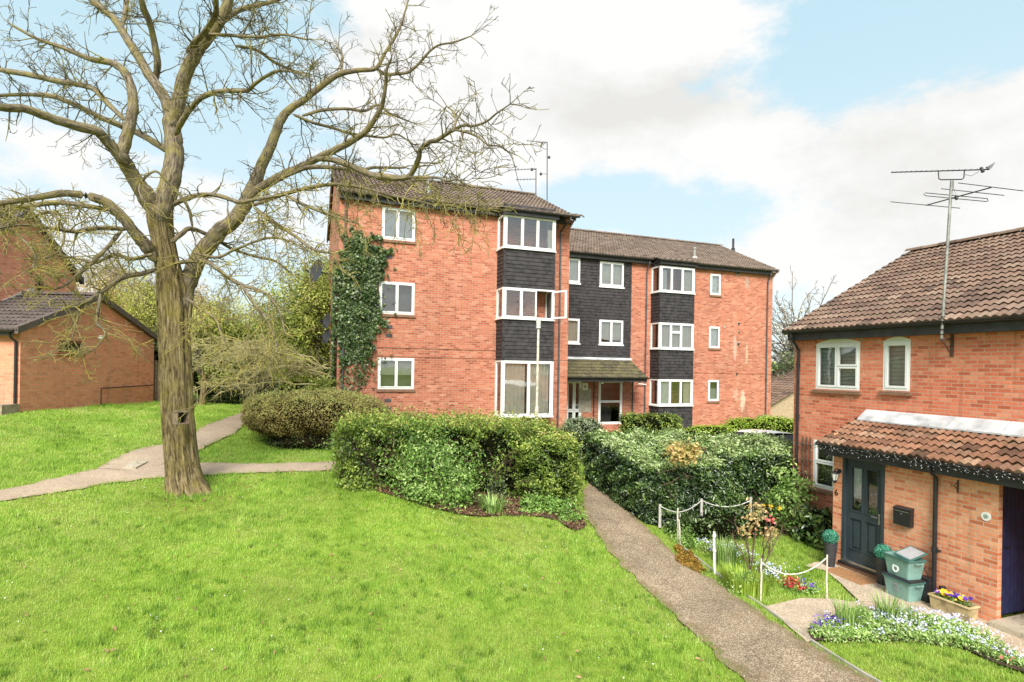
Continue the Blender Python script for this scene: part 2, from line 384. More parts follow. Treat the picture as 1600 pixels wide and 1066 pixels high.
# ground, path, gravel
def groundmat():
    m, nt, out = newmat('lawn'); v = objco(nt)
    n1 = noise(nt, v, .55, 5, .6); n2 = noise(nt, v, 5, 5, .7); n3 = noise(nt, v, 60, 3, .7)
    c = ramp(nt, n2, [(.25, (.11,.16,.015)), (.5, (.22,.32,.03)), (.75, (.34,.42,.07))])
    c = mixc(nt, mr(nt, n1, .42, .66, 0, .5), c, (.24,.27,.06))
    k = mr(nt, n3, .3, .7, .6, 1.3); c = mixc(nt, 1., c, nd(nt, 'ShaderNodeCombineColor', {0: k, 1: k, 2: k}).outputs[0], 'MULTIPLY')
    finish(nt, out, c, .9, n3, .8, .03, spec=.2); return m
M['lawn'] = groundmat()
def gravelmat(name, stops, big, mossc, mamt, scale=70, rough=.9):
    m, nt, out = newmat(name); v = objco(nt)
    vo = nd(nt, 'ShaderNodeTexVoronoi', {'Vector': v, 'Scale': scale}); c = ramp(nt, nd(nt, 'ShaderNodeSeparateColor', {0: vo.outputs['Color']}).outputs[0], stops)
    n1 = noise(nt, v, 1.1, 6, .65); k = mr(nt, n1, .3, .7, big[0], big[1])
    c = mixc(nt, 1., c, nd(nt, 'ShaderNodeCombineColor', {0: k, 1: k, 2: k}).outputs[0], 'MULTIPLY')
    c = mixc(nt, mr(nt, noise(nt, v, 1.9, 6, .7), .54, .72, 0, mamt), c, mossc)
    c = mixc(nt, mr(nt, noise(nt, v, 9, 5, .7), .58, .75, 0, mamt * .6), c, tuple(q * .55 for q in mossc))
    e = nd(nt, 'ShaderNodeAttribute', attribute_name='edge').outputs['Fac']; ee = mr(nt, mth(nt, 'ADD', e, mr(nt, noise(nt, v, 4, 5, .7), .3, .7, -.28, .28)), .72, 1.05, 0, .75)
    ck = nd(nt, 'ShaderNodeTexVoronoi', {'Vector': nd(nt, 'ShaderNodeVectorMath', {0: v, 1: nd(nt, 'ShaderNodeVectorMath', {0: noise(nt, v, 2.5, 4, out='Color'), 'Scale': .5}, operation='SCALE').outputs[0]}, operation='ADD').outputs[0], 'Scale': .75}, feature='DISTANCE_TO_EDGE').outputs['Distance']
    c = mixc(nt, mr(nt, ck, .0, .012, .55 if scale > 70 else .0, 0.), c, (.10, .075, .05))
    c = mixc(nt, ee, c, mixc(nt, mr(nt, noise(nt, v, 7, 4), .4, .6), mossc, (.13, .15, .035)))
    finish(nt, out, c, rough, vo.outputs['Distance'], .6, .012, spec=.3); return m
M['path'] = gravelmat('path', [(0, (.15,.105,.066)), (.4, (.27,.197,.128)), (.75, (.36,.275,.185)), (1, (.58,.48,.36))], (.66, 1.2), (.20,.13,.06), .5, 75)
M['path_far'] = gravelmat('path_far', [(0, (.35,.26,.185)), (.5, (.43,.325,.235)), (1, (.53,.415,.31))], (.85, 1.12), (.38,.28,.17), .4, 60)
M['gravel'] = gravelmat('gravel', [(0, (.34,.25,.17)), (.5, (.50,.39,.28)), (1, (.68,.57,.45))], (.82, 1.12), (.32,.24,.13), .4, 65)
M['slab'] = gravelmat('slab', [(0, (.42,.36,.26)), (.5, (.50,.43,.32)), (1, (.60,.53,.42))], (.85, 1.1), (.34,.28,.16), .35, 90)

# foliage
M['grass'] = leafmat('grass', [(0, (.09,.18,.02)), (.25, (.215,.385,.045)), (.55, (.395,.60,.095)), (.82, (.54,.70,.17)), (1, (.66,.66,.30))], .55, .3, .45, .8, (.9, 1.16))
M['privet'] = leafmat('privet', [(0, (.025,.045,.01)), (.32, (.09,.15,.022)), (.6, (.23,.33,.05)), (.84, (.47,.56,.11)), (1, (.62,.53,.2))], .45, .5, .25, 1.6)
M['laurel'] = leafmat('laurel', [(0, (.012,.03,.008)), (.3, (.04,.085,.02)), (.55, (.12,.205,.045)), (.8, (.27,.38,.11)), (1, (.46,.55,.25))], .33, .75, .15, 1.4)
M['laurel_gold'] = leafmat('laurel_gold', [(0, (.24,.30,.06)), (.4, (.55,.44,.14)), (.8, (.72,.48,.22)), (1, (.6,.56,.2))], .4, .5, .2, 1.4)
M['bright'] = leafmat('bright', [(0, (.08,.17,.03)), (.4, (.24,.41,.08)), (.75, (.47,.64,.2)), (1, (.62,.72,.36))], .5, .4, .25, 2.0)
M['dome'] = leafmat('dome', [(0, (.13,.095,.03)), (.35, (.29,.235,.08)), (.7, (.47,.41,.15)), (1, (.48,.50,.16))], .7, .2, .15, 1.5)
M['ivy'] = leafmat('ivy', [(0, (.025,.05,.014)), (.5, (.065,.115,.028)), (.85, (.15,.215,.065)), (1, (.32,.37,.15))], .4, .6, .12, 1.5)
M['conifer'] = leafmat('conifer', [(0, (.10,.13,.02)), (.45, (.25,.31,.06)), (.8, (.42,.47,.11)), (1, (.55,.55,.18))], .6, .25, .2, .7)
M['spring'] = leafmat('spring', [(0, (.26,.27,.05)), (.5, (.46,.48,.10)), (.85, (.64,.62,.18)), (1, (.70,.68,.3))], .6, .25, .3, .6)
M['rusty'] = leafmat('rusty', [(0, (.34,.22,.08)), (.5, (.55,.38,.14)), (.85, (.62,.50,.2)), (1, (.62,.56,.28))], .6, .25, .3, .6)
M['darkhedge'] = leafmat('darkhedge', [(0, (.02,.032,.012)), (.6, (.05,.075,.022)), (1, (.15,.19,.06))], .6, .3, .1, 1.)
M['greyshrub'] = leafmat('greyshrub', [(0, (.08,.11,.05)), (.5, (.20,.26,.13)), (1, (.42,.46,.30))], .5, .4, .2, 1.5)
M['lime'] = leafmat('lime', [(0, (.18,.28,.03)), (.5, (.36,.52,.06)), (1, (.58,.68,.14))], .5, .3, .25, 1.2)
M['blossom'] = leafmat('blossom', [(0, (.66,.66,.55)), (1, (.85,.85,.78))], .6, .2, .2, 1.)
M['topiary'] = leafmat('topiary', [(0, (.02,.15,.09)), (.6, (.06,.30,.19)), (1, (.18,.46,.32))], .5, .4, .1, 3.)
M['rose_leaf'] = leafmat('rose_leaf', [(0, (.26,.26,.07)), (.4, (.48,.36,.15)), (.8, (.62,.42,.2)), (1, (.55,.25,.12))], .5, .4, .2, 3.)
M['blueflower'] = leafmat('blueflower', [(0, (.42,.46,.80)), (.5, (.60,.62,.86)), (1, (.80,.80,.90))], .6, .2, .1, 3., (.9, 1.1))
M['violet'] = leafmat('violet', [(0, (.06,.02,.30)), (.6, (.14,.05,.45)), (1, (.25,.13,.55))], .6, .2, .1, 3., (.9, 1.1))
M['yellow'] = leafmat('yellow', [(0, (.75,.42,.02)), (1, (.85,.62,.06))], .6, .2, .1, 3., (.9, 1.1))
M['red'] = leafmat('red', [(0, (.20,.012,.012)), (.6, (.34,.02,.02)), (1, (.55,.12,.10))], .6, .2, .1, 3., (.9, 1.1))
M['pinkred'] = leafmat('pinkred', [(0, (.55,.08,.08)), (1, (.75,.25,.22))], .6, .2, .1, 3., (.9, 1.1))
M['whiteflower'] = leafmat('whiteflower', [(0, (.7,.7,.62)), (1, (.85,.85,.82))], .6, .2, .1, 3., (.9, 1.1))
M['litter'] = leafmat('litter', [(0, (.10,.05,.03)), (.5, (.22,.11,.06)), (1, (.40,.24,.14))], .9, .1, .05, 3.)
M['moss'] = leafmat('moss', [(0, (.14,.075,.02)), (.5, (.28,.15,.03)), (1, (.36,.25,.05))], .9, .1, .05, 3.)
M['core'] = simple('core', (.008,.009,.004), 1., .4, 5, .6, spec=0.)  # near-black: shade between the leaves put into the colour
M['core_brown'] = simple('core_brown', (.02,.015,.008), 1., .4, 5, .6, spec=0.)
M['bark'] = barkmat('bark', [(.36, (.035,.025,.014)), (.45, (.15,.108,.056)), (.55, (.26,.195,.105)), (.68, (.42,.33,.20))], (.245,.20,.042), .5, .16, 26, 1., .05)
M['limb'] = barkmat('limb', [(.36, (.05,.038,.027)), (.5, (.165,.13,.092)), (.68, (.32,.268,.20))], (.29,.245,.065), .5, .16, 34, .9, .02)
M['twig'] = barkmat('twig', [(.3, (.06,.045,.035)), (.55, (.11,.088,.062)), (.75, (.18,.15,.10))], (.33,.29,.07), .75, 1.0, 9, .3, .005)
M['lichen_twig'] = barkmat('lichen_twig', [(.3, (.11,.09,.05)), (.55, (.21,.175,.085)), (.75, (.33,.28,.13))], (.42,.36,.075), .8, 1.0, 9, .3, .005)
M['paletwig'] = barkmat('paletwig', [(.3, (.30,.25,.14)), (.55, (.48,.41,.22)), (.75, (.60,.54,.33))], (.45,.40,.13), .9, 1.0, 9, .3, .005)
M['fartwig'] = simple('fartwig', (.20,.16,.13), .9, .2, 4, .1)
M['stem'] = simple('stem', (.12,.075,.05), .8, .25, 14, .3)
# ---------------------------------------------------------------- ground sheet
def _axis(a, b, step, far):
    core = list(np.arange(a, b + 1e-6, step)); lo, hi = [], []; s = step; q = a
    while q > -far: s *= 1.35; q -= s; lo.append(q)
    s = step; q = b
    while q < far: s *= 1.35; q += s; hi.append(q)
    return np.array(lo[::-1] + core + hi)
gx = _axis(-16, 26, .22, 700); gy = _axis(1, 32, .22, 700)
GX, GY = np.meshgrid(gx, gy); GZ = gz(GX, GY) + (vnoise(GX, GY, 1.3, 3) - .5) * .03 + (vnoise(GX, GY, 4, 5) - .5) * .018 - .02
V = np.stack([GX.ravel(), GY.ravel(), GZ.ravel()], 1); nx = len(gx); ny = len(gy)
ii = (np.arange(ny - 1)[:, None] * nx + np.arange(nx - 1)[None, :]).ravel()
Q = np.stack([ii, ii + 1, ii + nx + 1, ii + nx], 1)
link('ground', mesh_np('ground', V, quads=Q), M['lawn'], kind='structure', smooth=True)

def resample(pts, n):
    P = np.array(pts, float); d = np.concatenate([[0], np.cumsum(np.linalg.norm(np.diff(P, axis=0), axis=1))]); t = np.linspace(0, d[-1], n)
    return np.stack([np.interp(t, d, P[:, k]) for k in range(P.shape[1])], 1)
def smoothpoly(pts, it=2):
    P = np.array(pts, float)
    for _ in range(it):
        q = [P[0]]
        for a, b in zip(P[:-1], P[1:]): q += [a * .75 + b * .25, a * .25 + b * .75]
        q.append(P[-1]); P = np.array(q)
    return P
EXCL = []     # ground areas without grass blades (world xy polygons)
def ribbon(name, left_px, right_px, n, m, mat_, lift, jit=.03, extraL=(), extraR=()):
    L = smoothpoly([ground(*p)[:2] for p in left_px] + list(extraL)); Rr = smoothpoly([ground(*p)[:2] for p in right_px] + list(extraR))
    L = resample(L, n); Rr = resample(Rr, n)
    nl = (vnoise(np.arange(n) * .35, 0 * np.arange(n), 1, 4) - .5)[:, None]; nr = (vnoise(np.arange(n) * .35, 5 + 0 * np.arange(n), 1, 9) - .5)[:, None]
    ax = (Rr - L) / np.linalg.norm(Rr - L, axis=1)[:, None]; L = L + ax * nl * jit * 2; Rr = Rr + ax * nr * jit * 2
    t = np.linspace(0, 1, m)[None, :, None]; P = L[:, None] * (1 - t) + Rr[:, None] * t
    camber = (1 - (2 * t[..., 0] - 1) ** 2) * .012
    fr_ = (vnoise(P[:, [0, -1], 0] * 5, P[:, [0, -1], 1] * 5, 1, 4) - .5) * .10 + (vnoise(P[:, [0, -1], 0] * 16, P[:, [0, -1], 1] * 16, 1, 6) - .5) * .05
    P[:, 0] += ax * fr_[:, :1]; P[:, -1] += ax * fr_[:, 1:]; edge_ = np.broadcast_to(np.abs(2 * t[..., 0] - 1), P.shape[:2])
    Z = gz(P[..., 0], P[..., 1]) + lift + camber
    V = np.concatenate([P, Z[..., None]], 2).reshape(-1, 3)
    ii = (np.arange(n - 1)[:, None] * m + np.arange(m - 1)[None, :]).ravel()
    link(name, mesh_np(name, V, quads=np.stack([ii, ii + 1, ii + m + 1, ii + m], 1), attrs={'edge': edge_.ravel()}), mat_, kind='structure', smooth=True)
    EXCL.append(np.concatenate([P[:, 0] + ax * (.05 + .05 * vnoise(np.arange(n) * .9, np.zeros(n), 1, 3))[:, None], (P[:, -1] - ax * (.05 + .05 * vnoise(np.arange(n) * .9, np.ones(n), 1, 5))[:, None])[::-1]]).tolist())
    return L, Rr
ribbon('path', [(1330,1200),(1235,1120),(1163,1066),(1105,1012),(1050,960),(980,893),(938,843),(909,800),(911,770),(921,742),(931,724)],
       [(1640,1200),(1470,1120),(1365,1066),(1282,1020),(1200,963),(1110,903),(1045,858),(990,803),(957,770),(945,745),(950,727)], 170, 11, M['path'], .012, .05,
       extraL=[(10.9,19.4),(12.2,21.3),(12.6,22.7)], extraR=[(12.6,18.6),(13.9,20.6),(14.3,22.7)])
ribbon('side_path', [(-260,838),(-80,800),(0,785),(112,766),(225,748),(326,742),(400,739),(540,738)], [(-260,800),(-80,781),(0,767.5),(75,750),(157,731),(226,725),(311,723),(400,724.5),(540,724)], 140, 8, M['path_far'], .013, .02, extraL=[(3.5,15.3),(7.4,15.9)], extraR=[(3.3,16.0),(7.2,16.9)])
ribbon('back_path', [(215,738),(262,727),(311,705),(345,688),(369,676),(384,660),(396,650),(420,640)], [(150,733),(205,704),(255,695),(307,674),(330,662),(349,655),(375,647),(405,634)], 80, 8, M['path_far'], .019, .02)
def sheet(name, world_xy, mat_, lift, cuts=2, kind='structure', flat=None):
    bm = bmesh.new(); vs = [bm.verts.new((x, y, 0)) for x, y in world_xy]; bm.faces.new(vs)
    bmesh.ops.triangulate(bm, faces=bm.faces[:])
    for _ in range(cuts): bmesh.ops.subdivide_edges(bm, edges=[e for e in bm.edges if e.calc_length() > .25], cuts=1, use_grid_fill=True)
    co = np.array([v.co[:2] for v in bm.verts]); z = gz(co[:, 0], co[:, 1]) + lift if flat is None else np.full(len(co), flat)
    for v, q in zip(bm.verts, z): v.co.z = q
    bmesh.ops.recalc_face_normals(bm, faces=bm.faces[:])
    if sum(f.normal.z for f in bm.faces) < 0: bmesh.ops.reverse_faces(bm, faces=bm.faces[:])
    me = bpy.data.meshes.new(name); bm.to_mesh(me); bm.free(); EXCL.append([tuple(p) for p in world_xy])
    return link(name, me, mat_, kind=kind, smooth=True)
grav = [(1197,949),(1252,936),(1300,937),(1330,942),(1342,940),(1313,912),(1290,893),(1258,886),(1272,880),(1290,878)]
gravw = [ground(*p)[:2] for p in grav] + [(10.9,9.22),(10.9,4.2),(11.6,2),(9.8,2)] + [ground(*p)[:2] for p in [(1640,1052),(1575,1026),(1500,985),(1400,962),(1330,960),(1292,984),(1262,1006)]]
sheet('garden_path', gravw, M['gravel'], .02, 3)
bedw = [ground(*p)[:2] for p in [(540,748),(575,764),(620,777),(690,798),(745,808),(800,806),(860,808),(900,832),(918,822),(906,800)]] + [(6.2,12.6),(5.8,13.6),(1.0,13.9),(.75,12.9)]
sheet('soil_bed', smoothpoly(bedw + bedw[:1], 1)[:-1], M['soil'], .014, 3)
bed2 = [ground(*p)[:2] for p in [(1268,1003),(1262,985),(1290,968),(1330,952),(1400,958),(1500,980),(1575,1022),(1640,1052),(1640,1066),(1560,1040),(1500,1012),(1400,1003)]]
sheet('flower_bed', bed2, M['soil'], .026, 2)
bed3 = [ground(*p)[:2] for p in [(1050,852),(1075,858),(1130,893),(1180,925),(1255,934),(1240,942),(1195,947),(1150,925),(1095,887)]]
for poly in ([(7.5,11.2),(12,11.2),(12,14.5),(7.6,14.5)], [(12,-1),(12,11.4),(21,11.4),(21,-1)], [(1.1,19.4),(9.5,19.4),(9.5,27.5),(1.1,27.5)], [(9.4,22.7),(22.7,22.7),(22.7,30),(9.4,30)]): EXCL.append(poly)
# kerb edging between path and front garden
kb = MB(); kp = resample(smoothpoly([ground(*p)[:2] for p in [(1060,850),(1110,888),(1150,920),(1195,949),(1268,1003),(1370,1066),(1475,1121)]]), 60)
for a, b in zip(kp[:-1], kp[1:]):
    d = (b - a) / np.linalg.norm(b - a); nn = np.array([-d[1], d[0]]) * .018; za, zb = gz(*a), gz(*b)
    kb.hexa([(*(a - nn), za - .1), (*(b - nn), zb - .1), (*(b + nn), zb - .1), (*(a + nn), za - .1), (*(a - nn), za + .028), (*(b - nn), zb + .028), (*(b + nn), zb + .028), (*(a + nn), za + .028)])
obj('path_kerb', kb, M['concrete'], kind='structure')

# ---------------------------------------------------------------- foliage generators
def leaf_mesh(name, P, N, size, mat_, parent=None, aspect=.5, spread=.9, fold=.25, seed=1, szvar=.5, tint=None, origin=None, up=None, **kw):
    """many small folded leaves at P, facing roughly along N"""
    r = np.random.default_rng(seed); n = len(P); P = np.asarray(P, float)
    if parent is not None: P = P - wloc(parent)
    if origin is not None: P = P - np.array(origin)
    nn = N / (np.linalg.norm(N, axis=1)[:, None] + 1e-9) + r.normal(size=(n, 3)) * spread; nn /= np.linalg.norm(nn, axis=1)[:, None] + 1e-9
    t = r.normal(size=(n, 3)) if up is None else np.asarray(up) + r.normal(size=(n, 3)) * .35
    t -= nn * (t * nn).sum(1)[:, None]; t /= np.linalg.norm(t, axis=1)[:, None] + 1e-9
    b = np.cross(nn, t); s = size * (1 + (r.random(n) - .5) * 2 * szvar)[:, None]
    base = P - t * s * .5; tip = P + t * s * .5 - nn * s * .08; w = s * aspect * .5
    l = P + b * w + nn * s * fold * .3; q = P - b * w + nn * s * fold * .3
    V = np.stack([base, q, tip, l], 1).reshape(-1, 3); i = np.arange(n) * 4
    T = np.concatenate([np.stack([i, i + 1, i + 2], 1), np.stack([i, i + 2, i + 3], 1)])
    tn = r.random(n) if tint is None else np.clip(tint + r.normal(size=n) * .18, 0, 1)
    o = link(name, mesh_np(name, V, tris=T, attrs={'tint': np.repeat(tn, 4)}), mat_, parent, **kw)
    if origin is not None: o.location = tuple(origin)
    return o
def blade_mesh(name, P, h, w, mat_, parent=None, lean=.5, seed=1, tint=None, seg=1, **kw):
    r = np.random.default_rng(seed); n = len(P); P = np.asarray(P, float)
    if parent is not None: P = P - wloc(parent)
    a = r.random(n) * 2 * pi; d = np.stack([np.cos(a), np.sin(a), np.zeros(n)], 1); sidev = np.stack([-np.sin(a), np.cos(a), np.zeros(n)], 1)
    hh = (h * (.55 + .9 * r.random(n)))[:, None]; ln = (lean * r.random(n))[:, None]; w = np.broadcast_to(np.asarray(w, float), (n,))[:, None]
    tip = P + ZV * hh * np.sqrt(1 - np.minimum(ln * .8, .9) ** 2) + d * hh * ln
    tn = r.random(n) if tint is None else np.clip(tint + r.normal(size=n) * .15, 0, 1)
    if seg == 1:
        V = np.stack([P - sidev * w / 2, P + sidev * w / 2, tip], 1).reshape(-1, 3); i = np.arange(n) * 3
        me = mesh_np(name, V, tris=np.stack([i, i + 1, i + 2], 1), attrs={'tint': np.repeat(tn, 3)})
    else:
        mid = P + ZV * hh * .6 + d * hh * ln * .25
        V = np.stack([P - sidev * w / 2, P + sidev * w / 2, mid + sidev * w * .45, mid - sidev * w * .45, tip], 1).reshape(-1, 3); i = np.arange(n) * 5
        me = mesh_np(name, V, tris=np.stack([i + 3, i + 2, i + 4], 1), quads=np.stack([i, i + 1, i + 2, i + 3], 1), attrs={'tint': np.repeat(tn, 5)})
    return link(name, me, mat_, parent, **kw)
def sph_dirs(n, r): v = r.normal(size=(n, 3)); return v / np.linalg.norm(v, axis=1)[:, None]
def lump(d, seed, amp, fr=2.5):     # lumpy radius factor for directions
    return 1 + amp * (vnoise(d[:, 0] * fr + d[:, 2] * 1.7, d[:, 1] * fr - d[:, 2] * 2.1, 1.6, seed) - .5) * 2 + amp * .5 * (vnoise(d[:, 1] * fr * 2.3 + 3, d[:, 2] * fr * 2.3 + d[:, 0] * 2, 1.6, seed + 3) - .5) * 2
def superell(d, R, e):   # surface point of a superellipsoid along direction d
    k = (np.abs(d / R) ** e).sum(1) ** (-1 / e); return d * k[:, None]
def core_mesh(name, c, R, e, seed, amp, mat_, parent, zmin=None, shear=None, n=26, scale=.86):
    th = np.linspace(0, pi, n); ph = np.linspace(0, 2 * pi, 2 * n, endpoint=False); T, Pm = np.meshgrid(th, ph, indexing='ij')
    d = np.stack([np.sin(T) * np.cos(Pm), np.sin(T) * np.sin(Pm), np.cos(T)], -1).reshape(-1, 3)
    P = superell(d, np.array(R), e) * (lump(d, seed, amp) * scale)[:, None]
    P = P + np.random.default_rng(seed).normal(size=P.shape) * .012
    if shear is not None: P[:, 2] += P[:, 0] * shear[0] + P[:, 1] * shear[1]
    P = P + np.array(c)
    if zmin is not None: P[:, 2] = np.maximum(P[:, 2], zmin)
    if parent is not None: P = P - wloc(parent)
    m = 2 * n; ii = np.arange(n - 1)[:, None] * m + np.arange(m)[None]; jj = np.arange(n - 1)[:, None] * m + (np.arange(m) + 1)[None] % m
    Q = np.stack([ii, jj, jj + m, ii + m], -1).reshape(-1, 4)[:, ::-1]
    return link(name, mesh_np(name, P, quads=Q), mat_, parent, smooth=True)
def hedge(root, c, R, e, n, size, mat_, seed, amp=.06, thick=.16, core='core', aspect=.5, spread=.9, shear=None, tintz=.0, mask=None, scale=.88, leafname='foliage', szvar=.5, fold=.25, t0=.15, gap=0.):
    r = np.random.default_rng(seed); R = np.array(R, float)
    # sample evenly over a box shell, project to the superellipsoid
    A = np.array([R[1] * R[2], R[0] * R[2], R[0] * R[1]]); ax = r.choice(3, n, p=A / A.sum()); q = (r.random((n, 3)) * 2 - 1)
    q[np.arange(n), ax] = np.sign(r.random(n) - .5); d = q * R; d /= np.linalg.norm(d, axis=1)[:, None]
    S = superell(d, R, e); N = np.sign(S) * np.abs(S / R) ** (e - 1) / R; N /= np.linalg.norm(N, axis=1)[:, None] + 1e-9
    lf = lump(d, seed, amp); cl = vnoise(S[:, 0] * 3 + S[:, 2] * 2.2, S[:, 1] * 3 + S[:, 2] * 3.1, 1.4, seed + 7)
    P = S * lf[:, None] + N * ((cl - .55) * thick * 1.1 - r.random(n) * thick * .6 + (r.random(n) ** 8) * thick * .9)[:, None]
    deep = r.random(n) < .34; P = P - N * (deep * (.5 + 1.6 * r.random(n)) * thick)[:, None]
    P = P + r.normal(size=P.shape) * size * .25
    if shear is not None: P[:, 2] += P[:, 0] * shear[0] + P[:, 1] * shear[1]
    P = P + np.array(c); keep = P[:, 2] > gz(P[:, 0], P[:, 1]) + .01
    if gap: keep &= (cl > gap) | (r.random(len(P)) < .12) | deep
    if mask is not None: keep &= mask(P)
    keep &= np.ones(n, bool); P, N, cl, deep = P[keep], N[keep], cl[keep], deep[keep]
    N2 = N + np.array([0, 0, .35])
    o = leaf_mesh(leafname, P, N2, size, mat_, root, aspect, spread, fold, seed + 1, szvar, tint=t0 + cl * .6 + N[:, 2] * tintz - deep * .16)  # tint paints upward leaves lighter and buried ones darker, imitating light and shade
    if core: core_mesh('branches', c, R, e, seed, amp, M[core], root, shear=shear, scale=scale)  # solid dark core, not separate branches; its colour stands in for inner shade
    return o

# ---------------------------------------------------------------- grass
r = np.random.default_rng(5)
def grass_pts(n, x0, x1, y0, y1):
    x = r.uniform(x0, x1, n); y = r.uniform(y0, y1, n); k = np.ones(n, bool)
    for e in EXCL:
        e_ = np.array(e); inb = (x > e_[:, 0].min()) & (x < e_[:, 0].max()) & (y > e_[:, 1].min()) & (y < e_[:, 1].max())
        ix = np.where(inb)[0]; k[ix[in_poly(x[ix], y[ix], e)]] = False
    lat = x * RV[0] + y * RV[1]; dep = x * FV[0] + y * FV[1]
    k &= (dep > 4) & (np.abs(lat) < dep * 1.0 + 1.2)
    return x[k], y[k], dep[k]
X, Y, D = grass_pts(2600000, -16, 13, 1, 25)
kp_ = r.random(len(X)) < np.clip((9.0 / D) ** 1.6, 0, 1); X, Y, D = X[kp_], Y[kp_], D[kp_]
cl = vnoise(X, Y, 1.6, 2) * .34 + vnoise(X + .2 * vnoise(X, Y, 3, 4), Y, 5.5, 8) * .40 + vnoise(X, Y, 13, 18) * .26; bare = vnoise(X, Y, .7, 12)
tree_d = np.hypot(X + 1.95, Y - 12.25); kp_ = r.random(len(X)) < np.clip(.35 + cl * .9 - (bare > .72) * .3 - (tree_d < .75) * .6, .06, .85); X, Y, D, cl, bare = [a[kp_] for a in (X, Y, D, cl, bare)]
print('grass blades', len(X))
hz = (.018 + .08 * cl ** 2.) * np.clip(D / 9, .9, 1.25)
blade_mesh('grass', np.stack([X, Y, gz(X, Y) - .012 + (vnoise(X, Y, 1.3, 3) - .5) * .03], 1), hz, .0065 * np.clip(D / 8, .8, 2.0), M['grass'], lean=.9, seed=3,
           tint=np.clip(.72 - (cl - .45) * 1.0 + (bare - .5) * .35, 0, 1), kind='stuff')
# coarser darker tussocks
cx_, cy_, cd_ = grass_pts(30000, -16, 13, 1, 22); kk_ = (rng0 := np.random.default_rng(44)).random(len(cx_)) < np.clip((8 / cd_) ** 1.2, 0, 1) * np.clip(vnoise(cx_, cy_, .9, 41) * 1.6 - .6, .02, .7); cx_, cy_ = cx_[kk_], cy_[kk_]
m_ = 26; sg_ = .02 + .045 * rng0.random(len(cx_)); TX = np.repeat(cx_, m_) + rng0.normal(size=len(cx_) * m_) * np.repeat(sg_, m_); TY = np.repeat(cy_, m_) + rng0.normal(size=len(cx_) * m_) * np.repeat(sg_, m_)
print('tussock blades', len(TX))
blade_mesh('grass_tussocks', np.stack([TX, TY, gz(TX, TY) - .012], 1), np.repeat((.04 + .05 * rng0.random(len(cx_))) , m_), .0075, M['grass'], lean=.8, seed=45, tint=np.repeat(np.clip(.28 + .25 * rng0.normal(size=len(cx_)), 0, 1), m_), kind='stuff')
x, y, D = grass_pts(1300, -8, 7, 4, 14); k = vnoise(x, y, .6, 31) > .52; x, y = x[k], y[k]
P = np.stack([x, y, gz(x, y) + .03], 1); leaf_mesh('daisies', P, np.tile(ZV, (len(P), 1)), .017, M['whiteflower'], aspect=1., spread=.3, seed=6, kind='stuff')
x, y, D = grass_pts(420, -8, 7, 4, 14); P = np.stack([x, y, gz(x, y) + .028], 1)
leaf_mesh('leaves', P, np.tile(ZV, (len(P), 1)), .06, M['litter'], aspect=.5, spread=.4, seed=8, tint=np.full(len(P), .9), kind='stuff')
# ---------------------------------------------------------------- building helpers
def wall_open(mb, B, a0, a1, c0, c1, holes, rev=.11):
    """wall face at b=0 with rectangular openings and reveals going to b=-rev"""
    As = sorted({a0, a1, *[h[0] for h in holes], *[h[1] for h in holes]}); Cs = sorted({c0, c1, *[h[2] for h in holes], *[h[3] for h in holes]})
    for i in range(len(As) - 1):
        for j in range(len(Cs) - 1):
            am, cm = (As[i] + As[i+1]) / 2, (Cs[j] + Cs[j+1]) / 2
            if any(h[0] < am < h[1] and h[2] < cm < h[3] for h in holes): continue
            mb.quad(B(As[i],0,Cs[j]), B(As[i+1],0,Cs[j]), B(As[i+1],0,Cs[j+1]), B(As[i],0,Cs[j+1]))
    for h in holes:
        p = [(h[0],h[2]),(h[1],h[2]),(h[1],h[3]),(h[0],h[3])]
        for k in range(4):
            (x0,z0),(x1,z1) = p[k], p[(k+1)%4]
            mb.quad(B(x0,0,z0), B(x0,-rev,z0), B(x1,-rev,z1), B(x1,0,z1))
def lights_rects(a0, a1, c0, c1, layout, bar):
    """layout: list of (fraction0, fraction1, [transom fractions]) columns"""
    out = []
    for f0, f1, tr in layout:
        x0 = a0 + (a1 - a0) * f0; x1 = a0 + (a1 - a0) * f1; zs = [0] + list(tr) + [1]
        for q in range(len(zs) - 1): out.append((x0, x1, c0 + (c1 - c0) * zs[q], c0 + (c1 - c0) * zs[q + 1]))
    return out
